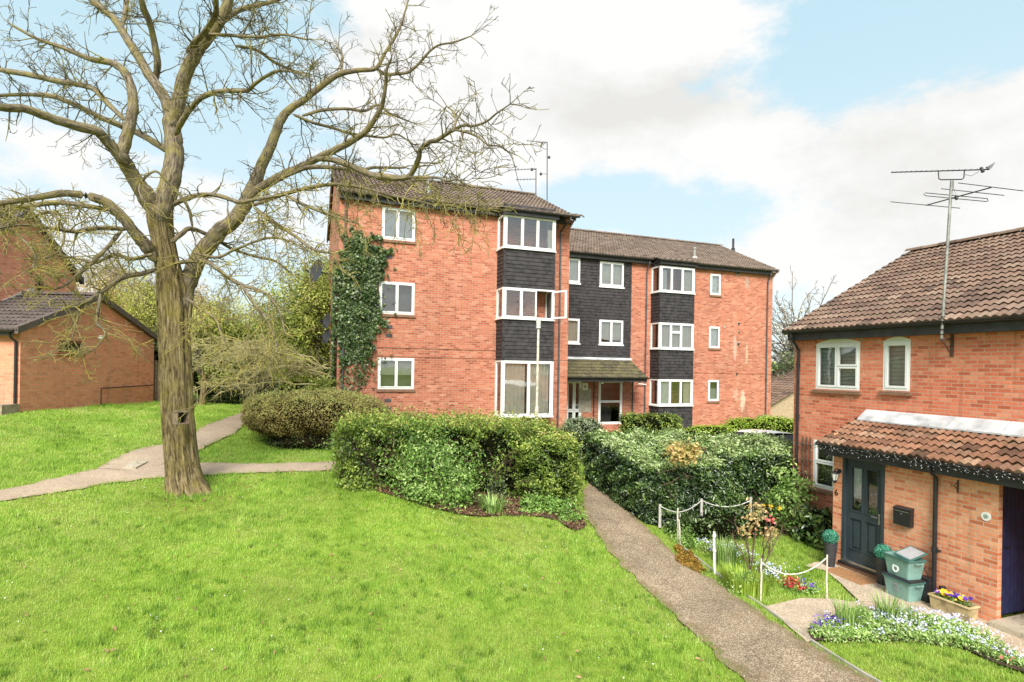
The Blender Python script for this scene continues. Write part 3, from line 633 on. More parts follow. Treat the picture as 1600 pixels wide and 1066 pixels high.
def window(root, B, a0, a1, c0, c1, layout=((0,.5,()),(.5,1,())), fr=.055, sash=.04, b=-.06, d=.06, sill=True, inner=None, label=None, mat_='upvc', sill_mat='brick_sill', name='window', backdepth=.35, sill_out=.05, skip=()):
    mb = MB()
    for (x0,x1,z0,z1) in ((a0,a1,c1-fr,c1),(a0,a1,c0,c0+fr),(a0,a0+fr,c0+fr,c1-fr),(a1-fr,a1,c0+fr,c1-fr)): mb.bbox(B, x0,x1,b,b+d,z0,z1)
    i0, i1, j0, j1 = a0+fr*.8, a1-fr*.8, c0+fr*.8, c1-fr*.8
    ls = lights_rects(i0, i1, j0, j1, layout, sash)
    gl = MB()
    for k, (x0,x1,z0,z1) in enumerate(ls):
        if k in skip: continue
        g = .006
        for (p,q,s,t) in ((x0+g,x1-g,z1-g-sash,z1-g),(x0+g,x1-g,z0+g,z0+g+sash),(x0+g,x0+g+sash,z0+g+sash,z1-g-sash),(x1-g-sash,x1-g,z0+g+sash,z1-g-sash)): mb.bbox(B,p,q,b+.012,b+d+.014,s,t)
        gl.quad(B(x0+sash*.8,b+.035,z0+sash*.8),B(x1-sash*.8,b+.035,z0+sash*.8),B(x1-sash*.8,b+.035,z1-sash*.8),B(x0+sash*.8,b+.035,z1-sash*.8))
    w = obj(name, mb, M[mat_], root, label=label); obj('pane', gl, M['glass'], w)
    if sill:
        s = MB(); q = [B(a0-.05,-.02,c0-.012),B(a1+.05,-.02,c0-.012),B(a1+.05,sill_out,c0-.03),B(a0-.05,sill_out,c0-.03)]; lo = [B(a0-.05,-.02,c0-.09),B(a1+.05,-.02,c0-.09),B(a1+.05,sill_out,c0-.10),B(a0-.05,sill_out,c0-.10)]
        s.hexa(lo + q) ; obj('sill', s, M[sill_mat], w)
    bk = MB(); dd = -backdepth
    bk.quad(B(a0,dd,c0),B(a1,dd,c0),B(a1,dd,c1),B(a0,dd,c1)); obj('room_back', bk, M['room'], w)
    for it in (inner or []):
        kind, f0, f1, g0, g1, mt = it[:6]; x0 = i0+(i1-i0)*f0; x1 = i0+(i1-i0)*f1; z0 = j0+(j1-j0)*g0; z1 = j0+(j1-j0)*g1; cm = MB(); bb = b-.06
        if kind == 'curtain':
            n = max(6, int((x1-x0)/.035)); xs = np.linspace(x0,x1,n+1); wv = [.022*sin(k*1.9+x0*5)+.01*sin(k*.7) for k in range(n+1)]
            for k in range(n): cm.quad(B(xs[k],bb+wv[k],z0),B(xs[k+1],bb+wv[k+1],z0),B(xs[k+1],bb+wv[k+1],z1),B(xs[k],bb+wv[k],z1))
        elif kind == 'slats':
            n = max(3, int((z1-z0)/.085)); hs = (z1-z0)/n
            for k in range(n): cm.quad(B(x0,bb+.02,z0+k*hs),B(x1,bb+.02,z0+k*hs),B(x1,bb-.005,z0+(k+.93)*hs),B(x0,bb-.005,z0+(k+.93)*hs))
        else:
            cm.quad(B(x0,bb,z0),B(x1,bb,z0),B(x1,bb,z1),B(x0,bb,z1))
        obj({'curtain':'curtain','slats':'blind','blind':'blind'}[kind], cm, M[mt], w)
    return w
def cladding(mb, B, a0, a1, c0, c1, h=.135, holes=()):
    n = max(1, round((c1-c0)/h)); hh = (c1-c0)/n
    for k in range(n):
        z0 = c0+k*hh; z1 = z0+hh; cuts = sorted({a0,a1,*[q for ho in holes if ho[2]<z1-.01 and ho[3]>z0+.01 for q in ho[:2]]})
        for x0,x1 in zip(cuts[:-1],cuts[1:]):
            xm=(x0+x1)/2; zz0,zz1=z0,z1
            for ho in holes:
                if ho[0]<xm<ho[1]:
                    if ho[2]<=zz0+.01 and ho[3]>=zz1-.01: zz1=zz0
                    elif ho[2]<zz1 and ho[2]>zz0: zz1=ho[2]
                    elif ho[3]>zz0 and ho[3]<zz1: zz0=ho[3]
            if zz1-zz0<.01: continue
            mb.quad(B(x0,.024,zz0),B(x1,.024,zz0),B(x1,.006,zz1-.008),B(x0,.006,zz1-.008))
            mb.quad(B(x0,0,zz0),B(x1,0,zz0),B(x1,.024,zz0),B(x0,.024,zz0)); mb.quad(B(x0,.006,zz1-.008),B(x1,.006,zz1-.008),B(x1,-.004,zz1),B(x0,-.004,zz1))
def tiled(mb, o, rv, sv, W, L, tw=.3, co=.32, amp=.03, lift=.028, sub=8, jit=.004, seed=1):
    o = np.array(o,float); rv = np.array(rv,float); sv = np.array(sv,float); nv = np.cross(rv,sv); nv /= np.linalg.norm(nv)
    if nv[2] < 0: nv = -nv
    nt = max(1,round(W/tw)); tw = W/nt; nc = max(1,round(L/co)); co = L/nc; rr = random.Random(seed); m = nt*sub+1
    jt = [[rr.uniform(-jit,jit) for _ in range(nt+1)] for _ in range(nc)]
    prof = []
    for j in range(m):
        t = (j%sub)/sub; prof.append(amp*(1.7*(.5-.5*cos(2*pi*t))**.8-.7))
    rows = []
    for i in range(nc):
        for e in (0,1):
            row = []
            for j in range(m):
                k = min(j//sub,nt-1); p = o+rv*(j*tw/sub)+sv*((i+e)*co-(0.03 if e==0 else 0))+nv*(prof[j]+(lift if e==0 else 0)+jt[i][k]*(1.6 if e==0 else .3))
                row.append(tuple(p))
            rows.append((row,i,e))
    first = [tuple(np.array(p)-nv*(lift+.03)) for p in rows[0][0]]
    base = len(mb.v)
    allr = [first]+[q[0] for q in rows]
    for q in allr: mb.v += q
    for k in range(len(allr)-1):
        for j in range(m-1):
            f = (base+k*m+j,base+k*m+j+1,base+(k+1)*m+j+1,base+(k+1)*m+j); mb.f.append(f)
            i = max(0,(k-1)//2); u0=(j+.02)/sub/2; u1=(j+.98)/sub/2
            if k==0 or k%2==0: i2 = 0 if k==0 else k//2; mb.uv[len(mb.f)-1]=[(u0,i2+.02)]*2+[(u1,i2+.02)]*2
            else: mb.uv[len(mb.f)-1]=[(u0,i+.02),(u1,i+.02),(u1,i+.9),(u0,i+.9)]
def ridge(mb, p0, p1, r=.12, seg=.45):
    p0=np.array(p0,float); p1=np.array(p1,float); n=max(1,round(np.linalg.norm(p1-p0)/seg)); d=(p1-p0)/n; sd=np.cross(d/np.linalg.norm(d),ZV); sd/=np.linalg.norm(sd)
    for k in range(n):
        a=p0+d*k; b=p0+d*(k+.985); rr=r*(1.0 if k%2 else 1.05); m=7
        for j in range(m-1):
            t0=pi*j/(m-1); t1=pi*(j+1)/(m-1)
            q=lambda c,t: c+sd*cos(t)*rr+ZV*sin(t)*rr*.75
            mb.quad(q(a,t0),q(a,t1),q(b,t1),q(b,t0),uv=[(k+.3,j*0+.5)]*4)
def pipe(name, root, pts, rad, mat_='black_plastic', collars=()):
    mb=MB(); mb.tube(pts,rad,10)
    for c in collars: mb.lathe((c[0],c[1],c[2]),[(rad*1.35,-.05),(rad*1.35,.05)],12); 
    return obj(name,mb,M[mat_],root,smooth=False)
def gutter(name, root, p0, p1, r=.06, mat_='black_plastic'):
    mb=MB(); p0=np.array(p0,float); p1=np.array(p1,float); d=(p1-p0)/np.linalg.norm(p1-p0); sd=np.cross(d,ZV); m=9
    prof=[(-cos(pi*k/(m-1))*r,-sin(pi*k/(m-1))*r) for k in range(m)]
    for k in range(m-1):
        a,b=prof[k],prof[k+1]
        mb.quad(p0+sd*a[0]+ZV*a[1],p0+sd*b[0]+ZV*b[1],p1+sd*b[0]+ZV*b[1],p1+sd*a[0]+ZV*a[1])
        mb.quad(p0+sd*a[0]*.9+ZV*(a[1]*.9+.0),p0+sd*b[0]*.9+ZV*b[1]*.9,p1+sd*b[0]*.9+ZV*b[1]*.9,p1+sd*a[0]*.9+ZV*a[1]*.9)
    mb.poly([p0+sd*a+ZV*b for a,b in prof]); mb.poly([p1+sd*a+ZV*b for a,b in prof])
    return obj(name,mb,M[mat_],root)
def rect_y(x0,y0,x1,y1,Y):
    ym=(y0+y1)/2; xm=(x0+x1)/2
    return on_y(x0,ym,Y)[0],on_y(x1,ym,Y)[0],on_y(xm,y1,Y)[2],on_y(xm,y0,Y)[2]
def rect_x(x0,y0,x1,y1,X):
    ym=(y0+y1)/2; xm=(x0+x1)/2
    a=on_x(x0,ym,X)[1],on_x(x1,ym,X)[1]; return a[0],a[1],on_x(xm,y1,X)[2],on_x(xm,y0,X)[2]
ARCH_SOLDIER=.22
# ================================================================ apartment block
YL, YR = 19.5, 22.8
blk = empty('apartment_block',(9,22,1.4),'three storey red brick flats with black boarded bays and brown tiled roofs','apartment block')
BL = Bx((0,YL,0),(1,0,0),(0,-1,0)); BR = Bx((0,YR,0),(1,0,0),(0,-1,0))
xl0, xl1 = on_y(531,305,YL)[0], on_y(888,500,YL)[0]
bx0, bx1 = 6.55, 8.48; BP = .7; YB = YL-BP; BB = Bx((0,YB,0),(1,0,0),(0,-1,0))
eL = 9.75      # eaves height left wing
wl = [rect_y(597,325.5,648.5,375.5,YL), rect_y(592.5,441,647.5,491,YL), rect_y(590.5,559.5,647,608,YL)]
wall = MB(); g0 = 1.2
wall_open(wall,BL,xl0,xl1,g0,eL+.1,[(a,b,c,d) for a,b,c,d in wl])
DL = 7.6
for a,b in (((xl0,YL+DL),(xl0,YL)),((xl1,YL),(xl1,YL+DL)),((xl1,YL+DL),(xl0,YL+DL))):
    wall.quad((*a,g0),(*b,g0),(*b,eL+.1),(*a,eL+.1))
rid = 11.65
for x in (xl0,xl1): wall.poly([(x,YL,eL+.1),(x,YL+DL,eL+.1),(x,YL+DL/2,rid)])
# right part
xr1 = on_y(1206,520,YR)[0]; xm0 = xl1; clx1 = on_y(985,470,YR)[0]
eR = on_y(1203,424,YR)[2]+.0; g1 = .7
sm = [rect_y(1110,428.5,1126,461,YR), rect_y(1108,510.6,1124.6,544,YR), rect_y(1106.6,594,1123,626.5,YR)]
mid = [rect_y(886,404,906,442,YR), rect_y(937,410,974,448,YR), rect_y(884,498,905,536,YR), rect_y(936,500.5,973,538,YR)]
ent_w = rect_y(935,594.5,972,663,YR); ent_d = rect_y(880,594.5,908.5,655,YR); gE = 1.2
ent_d = (ent_d[0]-.25,ent_d[1],gE+.05,ent_d[3])
wall_open(wall,BR,xm0,xr1,g1,eR+.1,sm+mid+[ent_w,ent_d])
DR = 8.0
for a,b in (((xr1,YR),(xr1,YR+DR)),((xr1,YR+DR),(xm0,YR+DR)),((xm0,YR+DR),(xm0,YR))): wall.quad((*a,g1),(*b,g1),(*b,eR+.1),(*a,eR+.1))
ridR = 11.25
for x in (xm0,xr1): wall.poly([(x,YR,eR+.1),(x,YR+DR,eR+.1),(x,YR+DR/2,ridR)])
obj('wall',wall,M['brick_block'],blk)
# brick band, corbels and soldier courses
zS = on_y(680,550,YL)[2]; zSr = on_y(1150,583,YR)[2]
for B_,a_,b_,z,h in ((BL,xl0,bx0,zS-.12,.07),(BL,xl0,bx0,zS+.16,.055),(BL,bx1,xl1,zS-.12,.07),(BR,on_y(1083,583,YR)[0],xr1,zSr+.04,.07),(BR,clx1+.05,15.2,zSr+.04,.07)):
    sc=MB(); sc.bbox(B_,a_,b_,0,.022,z-h,z); obj('string_course',sc,M['brick_block'],blk)
cb = MB(); cb2=MB()
for k in range(4):
    cb.bbox(BL,xl1-.24,xl1+.02+.03*k,-.3,.03+.04*k,eL-.36+k*.075,eL-.36+(k+1)*.075-.002); cb2.bbox(BR,xr1-.24,xr1+.02+.03*k,-.3,.03+.04*k,eR-.36+k*.075,eR-.36+(k+1)*.075-.002)
obj('corbel',cb,M['brick_block'],blk); obj('corbel',cb2,M['brick_block'],blk)
# windows
hn = [('blind',0,1,.0,1,'blind')]
window(blk,BL,*wl[0],layout=((0,.47,()),(.47,1,())),inner=hn)
window(blk,BL,*wl[1],inner=[('curtain',0,.08,0,1,'net')])
window(blk,BL,*wl[2],inner=[('blind',.0,.5,.45,1,'beige_blind'),('blind',.5,1,.45,1,'beige_blind')])
w1 = ((0,1,()),)
for k,s in enumerate(sm): window(blk,BR,*s,layout=w1,inner=[('blind',0,1,.0,1.,'net')] if k<2 else [('blind',0,1,0,.6,'blind')])
window(blk,BR,*mid[0],layout=w1,sill=False,inner=[('blind',0,1,0,1,'beige_blind')],b=-.03); window(blk,BR,*mid[1],sill=False,inner=[('blind',0,1,0,1,'beige_blind')],b=-.03)
window(blk,BR,*mid[2],layout=w1,sill=False,inner=[('curtain',0,1,0,1,'curtain')],b=-.03); window(blk,BR,*mid[3],sill=False,inner=[('blind',.1,1,.15,1,'beige_blind')],b=-.03)
for m_ in mid: ms=MB(); ms.bbox(BR,m_[0]-.04,m_[1]+.04,0,.06,m_[2]-.07,m_[2]-.005); obj('window_ledge',ms,M['upvc'],blk)
window(blk,BR,*ent_w,layout=((0,1,(.52,)),),fr=.08,sill=False,name='entrance_window',backdepth=1.0)
ds = MB()
dd = window(blk,BR,*ent_d,layout=((0,.36,(.42,)),(.36,.7,(.42,)),(.7,1,(.42,))),fr=.07,sash=.065,sill=False,name='entrance_door',backdepth=1.4)
# bays
def bay(B,x0,x1,proj,spans,panes,Bc,topz,botz,inners,open_at=None):
    """spans: list of (z0,z1,'clad'|'win')"""
    root = None
    fr = Bx(B(0,proj,0),(1,0,0),(0,-1,0)); lf = Bx(B(x0,0,0),(0,-1,0),(-1,0,0)); rt = Bx(B(x1,proj,0),(0,1,0),(1,0,0))
    for z0,z1,k in spans:
        if k=='clad':
            box = MB(); cladding(box,fr,x0,x1,z0,z1); cladding(box,lf,0,proj,z0,z1); cladding(box,rt,0,proj,z0,z1)
            for (a,b) in ((x0-.02,x0+.06),(x1-.06,x1+.02)): box.bbox(fr,a,b,-.06,.03,z0,z1)
            obj('bay_boarding',box,M['cladding'],blk)
    wi=0
    for z0,z1,k in spans:
        if k!='win': continue
        f = MB(); fw=.06
        lay=panes[wi]
        ls = lights_rects(x0+.05,x1-.05,z0+.05,z1-.05,lay,.04); sl=[(.05,proj-.05,z0+.05,z1-.05)]
        gl=MB(); gs=[]
        f.bbox(fr,x0-.03,x1+.03,-.07,.03,z0,z0+.07); f.bbox(fr,x0-.03,x1+.03,-.07,.02,z1-.06,z1)
        f.bbox(fr,x0-.03,x1+.03,.03,.09,z0-.03,z0+.02)
        for a in (x0-.025,x1-.07): f.bbox(fr,a,a+.095,-.07,.02,z0+.07,z1-.06)
        for q,Bq in ((lf,0),(rt,1)):
            f.bbox(q,.0,proj-.07,-.05,.025,z0,z0+.07); f.bbox(q,.0,proj-.07,-.05,.02,z1-.06,z1)
            e0 = 0 if Bq==0 else proj-.12
            f.bbox(q,e0,e0+.08,-.05,.02,z0+.07,z1-.06); f.bbox(q,0 if Bq==0 else .0,proj,.025,.07,z0-.03,z0+.02)
            g2=MB(); gs.append(g2); g2.quad(q(.05,-.02,z0+.05),q(proj-.05,-.02,z0+.05),q(proj-.05,-.02,z1-.05),q(.05,-.02,z1-.05))
        for kk,(a,b,c,d) in enumerate(ls):
            if open_at and open_at==(wi,kk): continue
            g=.005; s=.042
            for (p,q,r_,t) in ((a+g,b-g,d-g-s,d-g),(a+g,b-g,c+g,c+g+s),(a+g,a+g+s,c+g+s,d-g-s),(b-g-s,b-g,c+g+s,d-g-s)): f.bbox(fr,p,q,-.045,.03,r_,t)
            gl.quad(fr(a+s,-.02,c+s),fr(b-s,-.02,c+s),fr(b-s,-.02,d-s),fr(a+s,-.02,d-s))
        fo = obj('window',f,M['upvc'],blk); obj('pane',gl,M['glass'],fo); [obj('side_pane',g_,M['glass'],fo) for g_ in gs]
        if open_at and open_at[0]==wi:
            a,b,c,d=ls[open_at[1]]; cs=MB(); hng=np.array(fr(b-.01,.03,0)); dirv=np.array([sin(radians(28)),-cos(radians(28)),0]); Bs=Bx(hng,dirv,np.array([cos(radians(28)),sin(radians(28)),0])); w_=b-a; s=.055
            for (p,q,r_,t) in ((0,w_,d-s,d),(0,w_,c,c+s),(0,s,c+s,d-s),(w_-s,w_,c+s,d-s)): cs.bbox(Bs,p,q,-.025,.025,r_,t)
            co_=obj('open_casement',cs,M['upvc'],fo,label='white casement standing open')
        # curtains behind, set back
        for (kind,f0,f1,g0_,g1_,mt) in inners[wi]:
            cm=MB(); X0=x0+.08+(x1-x0-.16)*f0; X1=x0+.08+(x1-x0-.16)*f1; Z0=z0+.07+(z1-z0-.14)*g0_; Z1=z0+.07+(z1-z0-.14)*g1_; n=max(4,int((X1-X0)/.045)); xs=np.linspace(X0,X1,n+1)
            for k2 in range(n): cm.quad(fr(xs[k2],-.11+.014*sin(k2*1.9),Z0),fr(xs[k2+1],-.11+.014*sin((k2+1)*1.9),Z0),fr(xs[k2+1],-.11+.014*sin((k2+1)*1.9),Z1),fr(xs[k2],-.11+.014*sin(k2*1.9),Z1))
            obj('curtain',cm,M[mt],fo)
        rb=MB(); rb.quad(fr(x0,-1.25,z0),fr(x1,-1.25,z0),fr(x1,-1.25,z1),fr(x0,-1.25,z1)); rb.quad(fr(x0,-.02,z0+.01),fr(x1,-.02,z0+.01),fr(x1,-1.25,z0+.01),fr(x0,-1.25,z0+.01)); rb.quad(fr(x0,-.02,z1-.01),fr(x1,-.02,z1-.01),fr(x1,-1.25,z1-.01),fr(x0,-1.25,z1-.01)); rb.quad(fr(x1-.02,-.12,z0),fr(x1-.02,-1.25,z0),fr(x1-.02,-1.25,z1),fr(x1-.02,-.12,z1)); obj('room_back',rb,M['room'],fo)
        wi+=1
    return root
zb = lambda y,px=824: on_y(px,y,YB)[2]
bay(BL,bx0,bx1,BP,[(zb(651),zb(564),'win'),(zb(564),zb(499),'clad'),(zb(499),zb(451),'win'),(zb(451),zb(390),'clad'),(zb(390),zb(338),'win'),(zb(338),zb(322),'clad')],
    [((0,.52,()),(.52,1,())),((0,.34,()),(.34,.66,()),(.66,1,())),((0,.34,()),(.34,.66,()),(.66,1,()))],None,0,0,
    [[('curtain',.02,.46,0,1,'curtain'),('curtain',.54,.98,0,1,'curtain')],[('curtain',0,.05,0,1,'net')],[('curtain',.92,1,0,.7,'curtain')]],open_at=(1,2))
YB2 = YR-BP; rx0, rx1 = 15.28, on_y(1083,520,YB2)[0]; zb2 = lambda y: on_y(1055,y,YB2)[2]
bay(BR,rx0,rx1,BP,[(g1+.3,zb2(634),'clad'),(zb2(634),zb2(593),'win'),(zb2(593),zb2(546),'clad'),(zb2(546),zb2(505),'win'),(zb2(505),zb2(457.5),'clad'),(zb2(457.5),zb2(417),'win'),(zb2(417),zb2(406),'clad')],
    [((0,.32,()),(.32,.66,()),(.66,1,()))]+[((0,.32,()),(.32,.64,(.66,)),(.64,1,()))]+[((0,.32,()),(.32,.66,()),(.66,1,()))],None,0,0,
    [[('curtain',0,.3,0,1,'net'),('curtain',.8,1,0,1,'curtain')],[('curtain',0,1,0,1,'beige_blind')],[('curtain',.7,1,0,.9,'beige_blind'),('curtain',0,.2,0,.9,'blind')]])
# black boarding of the middle part
cl_ = MB(); zc0 = on_y(935,561,YR)[2]
cladding(cl_,BR,xm0+.01,clx1,zc0-.2,eR+.02,holes=[(m_[0]-.01,m_[1]+.01,m_[2]-.02,m_[3]+.01) for m_ in mid]); cl_.bbox(BR,clx1-.05,clx1+.03,0,.035,zc0,eR)
obj('cladding',cl_,M['cladding'],blk)
# roofs
def gable_roof(root,name,x0,x1,yf,ye_front,ze,yr,zr,depth,m_,seed,tw=.15):
    rf = MB(); d = np.array([0,yr-ye_front,zr-ze]); L=np.linalg.norm(d); s=d/L
    tiled(rf,(x0,ye_front,ze),(1,0,0),s,x1-x0,L,tw=tw,seed=seed)
    yb=2*yr-ye_front; d2=np.array([0,yr-yb,zr-ze]); tiled(rf,(x1,yb,ze),(-1,0,0),d2/L,x1-x0,L,tw=tw,seed=seed+1,sub=4)
    ridge(rf,(x0,yr,zr+.02),(x1,yr,zr+.02))
    ro = obj(name,rf,M[m_],root)
    for x in (x0+.01,x1-.06):
        vb = MB()
        for ya,yb_ in ((ye_front+.03,yr),(yb-.03,yr)):
            za=ze; vb.hexa([(x,ya,za-.13),(x+.05,ya,za-.13),(x+.05,yb_,zr-.13),(x,yb_,zr-.13),(x,ya,za-.01),(x+.05,ya,za-.01),(x+.05,yb_,zr-.01),(x,yb_,zr-.01)])
        obj('verge',vb,M['brick_sill'],root)
    return ro
OV=.28
gable_roof(blk,'roof',xl0-.12,xl1+.14,YL,YL-OV,eL+.02,YL+DL/2,rid+.05,DL,'tile_block',3)
gable_roof(blk,'roof',xm0+.02,xr1+.14,YR,YR-OV,eR+.02,YR+DR/2,ridR+.05,DR,'tile_block',5)
for (x0,x1,Y,e) in ((bx0-.1,xl1+.12,YL,eL),(rx0-.12,rx1+.12,YR,eR)):
    br=MB(); o=(x0,Y-BP-.22,e-.10); d=np.array([0,BP-.02,.22]); L=np.linalg.norm(d); tiled(br,o,(1,0,0),d/L,x1-x0,L,seed=9); obj('bay_roof',br,M['tile_block'],blk)
fs = MB()
fs.box(xl0,bx0-.1,YL-OV+.08,YL-OV+.10,eL-.22,eL-.03); fs.box(xl0,xl1,YL-OV+.10,YL,eL-.22,eL-.19)
fs.box(bx0-.09,bx1+.1,YB-.14,YB-.12,eL-.30,eL-.11); fs.box(bx0-.09,bx1+.1,YB-.12,YB+.1,eL-.30,eL-.28)
fs.box(bx1+.1,xl1-.26,YL-OV+.08,YL-OV+.10,eL-.22,eL-.03)
fs.box(xm0,rx0-.12,YR-OV+.08,YR-OV+.10,eR-.22,eR-.03); fs.box(xm0,xr1,YR-OV+.10,YR,eR-.22,eR-.19); fs.box(rx1+.1,xr1-.26,YR-OV+.08,YR-OV+.10,eR-.22,eR-.03)
fs.box(rx0-.1,rx1+.1,YB2-.14,YB2-.12,eR-.30,eR-.11); fs.box(rx0-.1,rx1+.1,YB2-.12,YB2+.1,eR-.30,eR-.28)
obj('fascia',fs,M['fascia'],blk)
for a,b in (((xl0,YL-OV-.01,eL-.02),(bx0-.12,YL-OV-.01,eL-.02)),((bx0-.1,YB-.2,eL-.12),(xl1-.05,YB-.2,eL-.12)),((xm0,YR-OV-.01,eR-.02),(rx0-.15,YR-OV-.01,eR-.02)),((rx0-.12,YB2-.2,eR-.12),(rx1+.1,YB2-.2,eR-.12)),((rx1+.13,YR-OV-.01,eR-.02),(xr1+.05,YR-OV-.01,eR-.02))): gutter('gutter',blk,a,b,.055,'fascia')
def dpipe(px,Y,e,gb,from_y):
    x=on_y(px,500,Y)[0]; pipe('downpipe',blk,[(x,from_y,e-.12),(x,from_y+.02,e-.26),(x,Y-.07,e-.5),(x,Y-.06,e-.7),(x,Y-.06,gb)],.034,'grey_fascia',[(x,Y-.06,z) for z in np.arange(gb+.8,e-.8,1.8)])
dpipe(873,YL,eL,1.5,YB-.2); dpipe(1008.5,YR,eR,.9,YR-OV); dpipe(1197.5,YR,eR,1.1,YR-OV)
x=on_y(537,480,YL)[0]; pipe('downpipe',blk,[(x,YL-.06,eL-.3),(x,YL-.06,1.7)],.03,'grey_fascia')
pipe('waste_pipe',blk,[(bx1+.05,YL-.1,on_y(866,352,YL)[2]),(on_y(873,352,YL)[0],YL-.06,on_y(866,352,YL)[2]-.08)],.025,'grey_fascia')
# air bricks and flues
for (px,py) in ((608,402),(608,511),(608,524.5),(606,626),(606,638.5)):
    p=on_y(px,py,YL); v=MB(); v.bbox(BL,p[0]-.11,p[0]+.11,-.02,.008,p[2]-.06,p[2]+.06)
    for k in range(5): v.bbox(BL,p[0]-.095+k*.04,p[0]-.07+k*.04,.008,.014,p[2]-.045,p[2]+.045)
    obj('air_brick',v,M['grey_fascia'],blk)
for (px,py,s) in ((1152.5,427,.11),(1153.5,505.5,.07),(1154,519,.05),(1153,537.5,.08),(1150.5,584,.07),(1132,511,.055)):
    p=on_y(px,py,YR); v=MB(); v.bbox(BR,p[0]-s,p[0]+s,-.02,.02,p[2]-s,p[2]+s); f=obj('flue_plate',v,M['concrete'],blk)
    if px!=1132:
        h=MB(); h.tube([(p[0],YR-.021,p[2]),(p[0],YR-.07,p[2]-.005)],s*.62,14); obj('flue_cowl',h,M['fascia'],f)
# entrance canopy
cn = MB(); zt=on_y(935,561,YR)[2]; yE=YR-1.5; zE=on_y(935,589,yE)[2]; d=np.array([0,1.5,zt-zE]); L=np.linalg.norm(d)
tiled(cn,(xm0+.05,yE,zE),(1,0,0),d/L,clx1+.02-xm0-.05,L,tw=.125,co=.30,seed=12,amp=.022); obj('canopy_roof',cn,M['tile_canopy'],blk)
cf = MB(); cf.box(xm0+.05,clx1+.02,yE+.06,yE+.09,zE-.2,zE-.02); cf.box(xm0+.05,clx1,yE+.09,YR,zE-.2,zE-.17)
cf.poly([(clx1,yE+.06,zE-.2),(clx1,YR,zE-.2),(clx1,YR,zt-.04),(clx1,yE+.06,zE-.02)]); obj('canopy_fascia',cf,M['fascia'],blk); gutter('canopy_gutter',blk,(xm0+.05,yE-.01,zE-.02),(clx1+.06,yE-.01,zE-.02),.055,'fascia')
fl = MB(); fl.hexa([(xm0+.05,YR-.18,zt-.04),(clx1+.05,YR-.18,zt-.04),(clx1+.05,YR-.03,zt+.02),(xm0+.05,YR-.03,zt+.02),(xm0+.05,YR-.18,zt-.01),(clx1+.05,YR-.18,zt-.01),(clx1+.05,YR-.03,zt+.07),(xm0+.05,YR-.03,zt+.07)]); obj('flashing',fl,M['lead'],blk)
pipe('canopy_post',blk,[(on_y(988,640,YR-.1)[0],YR-.1,zE-.2),(on_y(988,640,YR-.1)[0],YR-.1,.9)],.03,'fascia')
p=on_y(927,640,YR); pipe('conduit',blk,[(p[0],YR-.04,zE-.2),(p[0],YR-.04,.9)],.022,'fascia')
pipe('canopy_drain',blk,[(clx1,yE+.3,zE-.14),(clx1+.35,YR-.12,zE-.32),(on_y(1008,600,YR)[0],YR-.08,zE-.36)],.025,'upvc')
p=on_y(914,604,YR); s=MB(); s.bbox(BR,p[0]-.14,p[0]+.14,0,.03,p[2]-.16,p[2]+.16); so=obj('sign_plate',s,M['upvc'],blk); place_text('sign_digit','6',.22,(p[0],YR-.033,p[2]),(1,0,0),(0,-1,0),M['rust'],so)
p=on_y(914,625,YR); s=MB(); s.bbox(BR,p[0]-.3,p[0]+.3,0,.02,p[2]-.55,p[2]+.5); obj('notice_panel',s,M['concrete'],blk)
st=MB(); st.box(ent_w[0]-.2,ent_w[1]+.1,YR-.35,YR,.7,gE+.02); obj('plinth',st,M['stonewall'],blk)
p=on_y(945,591,yE); lb=MB(); lb.lathe((p[0],yE+.2,zE-.30),[(.02,0),(.05,.02),(.055,.06),(.03,.1)],12); obj('porch_light',lb,M['lamp_glass'],blk)
# roof fittings
vp=on_y(1087,405,YR+.5); z_=eR+.02+(ridR-eR)*(.9/(DR/2+OV)); ve=MB(); ve.lathe((vp[0],YR+.6,z_-.1),[(.2,0),(.16,.15),(.07,.2),(.07,.5),(.09,.52),(.09,.62)],12); obj('roof_vent',ve,M['galv'],blk)
vp=on_y(1138,380,YR+3.6); ve=MB(); ve.lathe((vp[0],YR+3.2,ridR-.5),[(.1,0),(.1,.3),(.06,.35),(.06,.85)],10); obj('roof_vent',ve,M['fascia'],blk)
vp=on_y(669,295,YL+1.); ve=MB(); ve.lathe((vp[0],YL+1.,eL+.5),[(.1,0),(.1,.3),(.07,.35),(.07,.6)],10); obj('roof_vent',ve,M['galv'],blk)
# aerials on the flats' roof
def stick_aerial(px,ytop,ybot,Y,label,arms,dots):
    b=on_y(px,ybot,Y); t=on_y(px,ytop,Y); root=empty('roof_aerial',b,label,'aerial','aerials on the flats roof'); mb=MB(); mb.tube([b-ZV*.4,t],.022,8); obj('mast',mb,M['dark_metal'],root)
    for (y,x1,y1,n) in arms:
        m2=MB(); p=on_y(px,y,Y); q=on_y(x1,y1,Y-.2); m2.tube([p,q],.012,6); d=(q-p)
        for k in range(n): c=p+d*((k+.6)/n); m2.tube([c-np.array([.05,.14,0]),c+np.array([.05,.14,0])],.006,4)
        obj('yagi',m2,M['dark_metal'],root)
    for (x,y) in dots:
        m3=MB(); c=on_y(x,y,Y); p=on_y(px,y,Y); m3.lathe(c-ZV*.06,[(.03,0),(.06,.03),(.06,.09),(.03,.12)],8); m3.tube([c,p],.01,5); obj('fixing',m3,M['dark_metal'],root)
stick_aerial(837.5,263,306,YL+3.7,'shorter thin aerial mast with two combs on the roof ridge',[(264,793,266,9),(280,806,281,6)],[(831,265)])
stick_aerial(855,222,318,YL+3.9,'tallest thin aerial mast rising behind the roof ridge',[(223,823,220,7)],[(858,246),(845,272)])
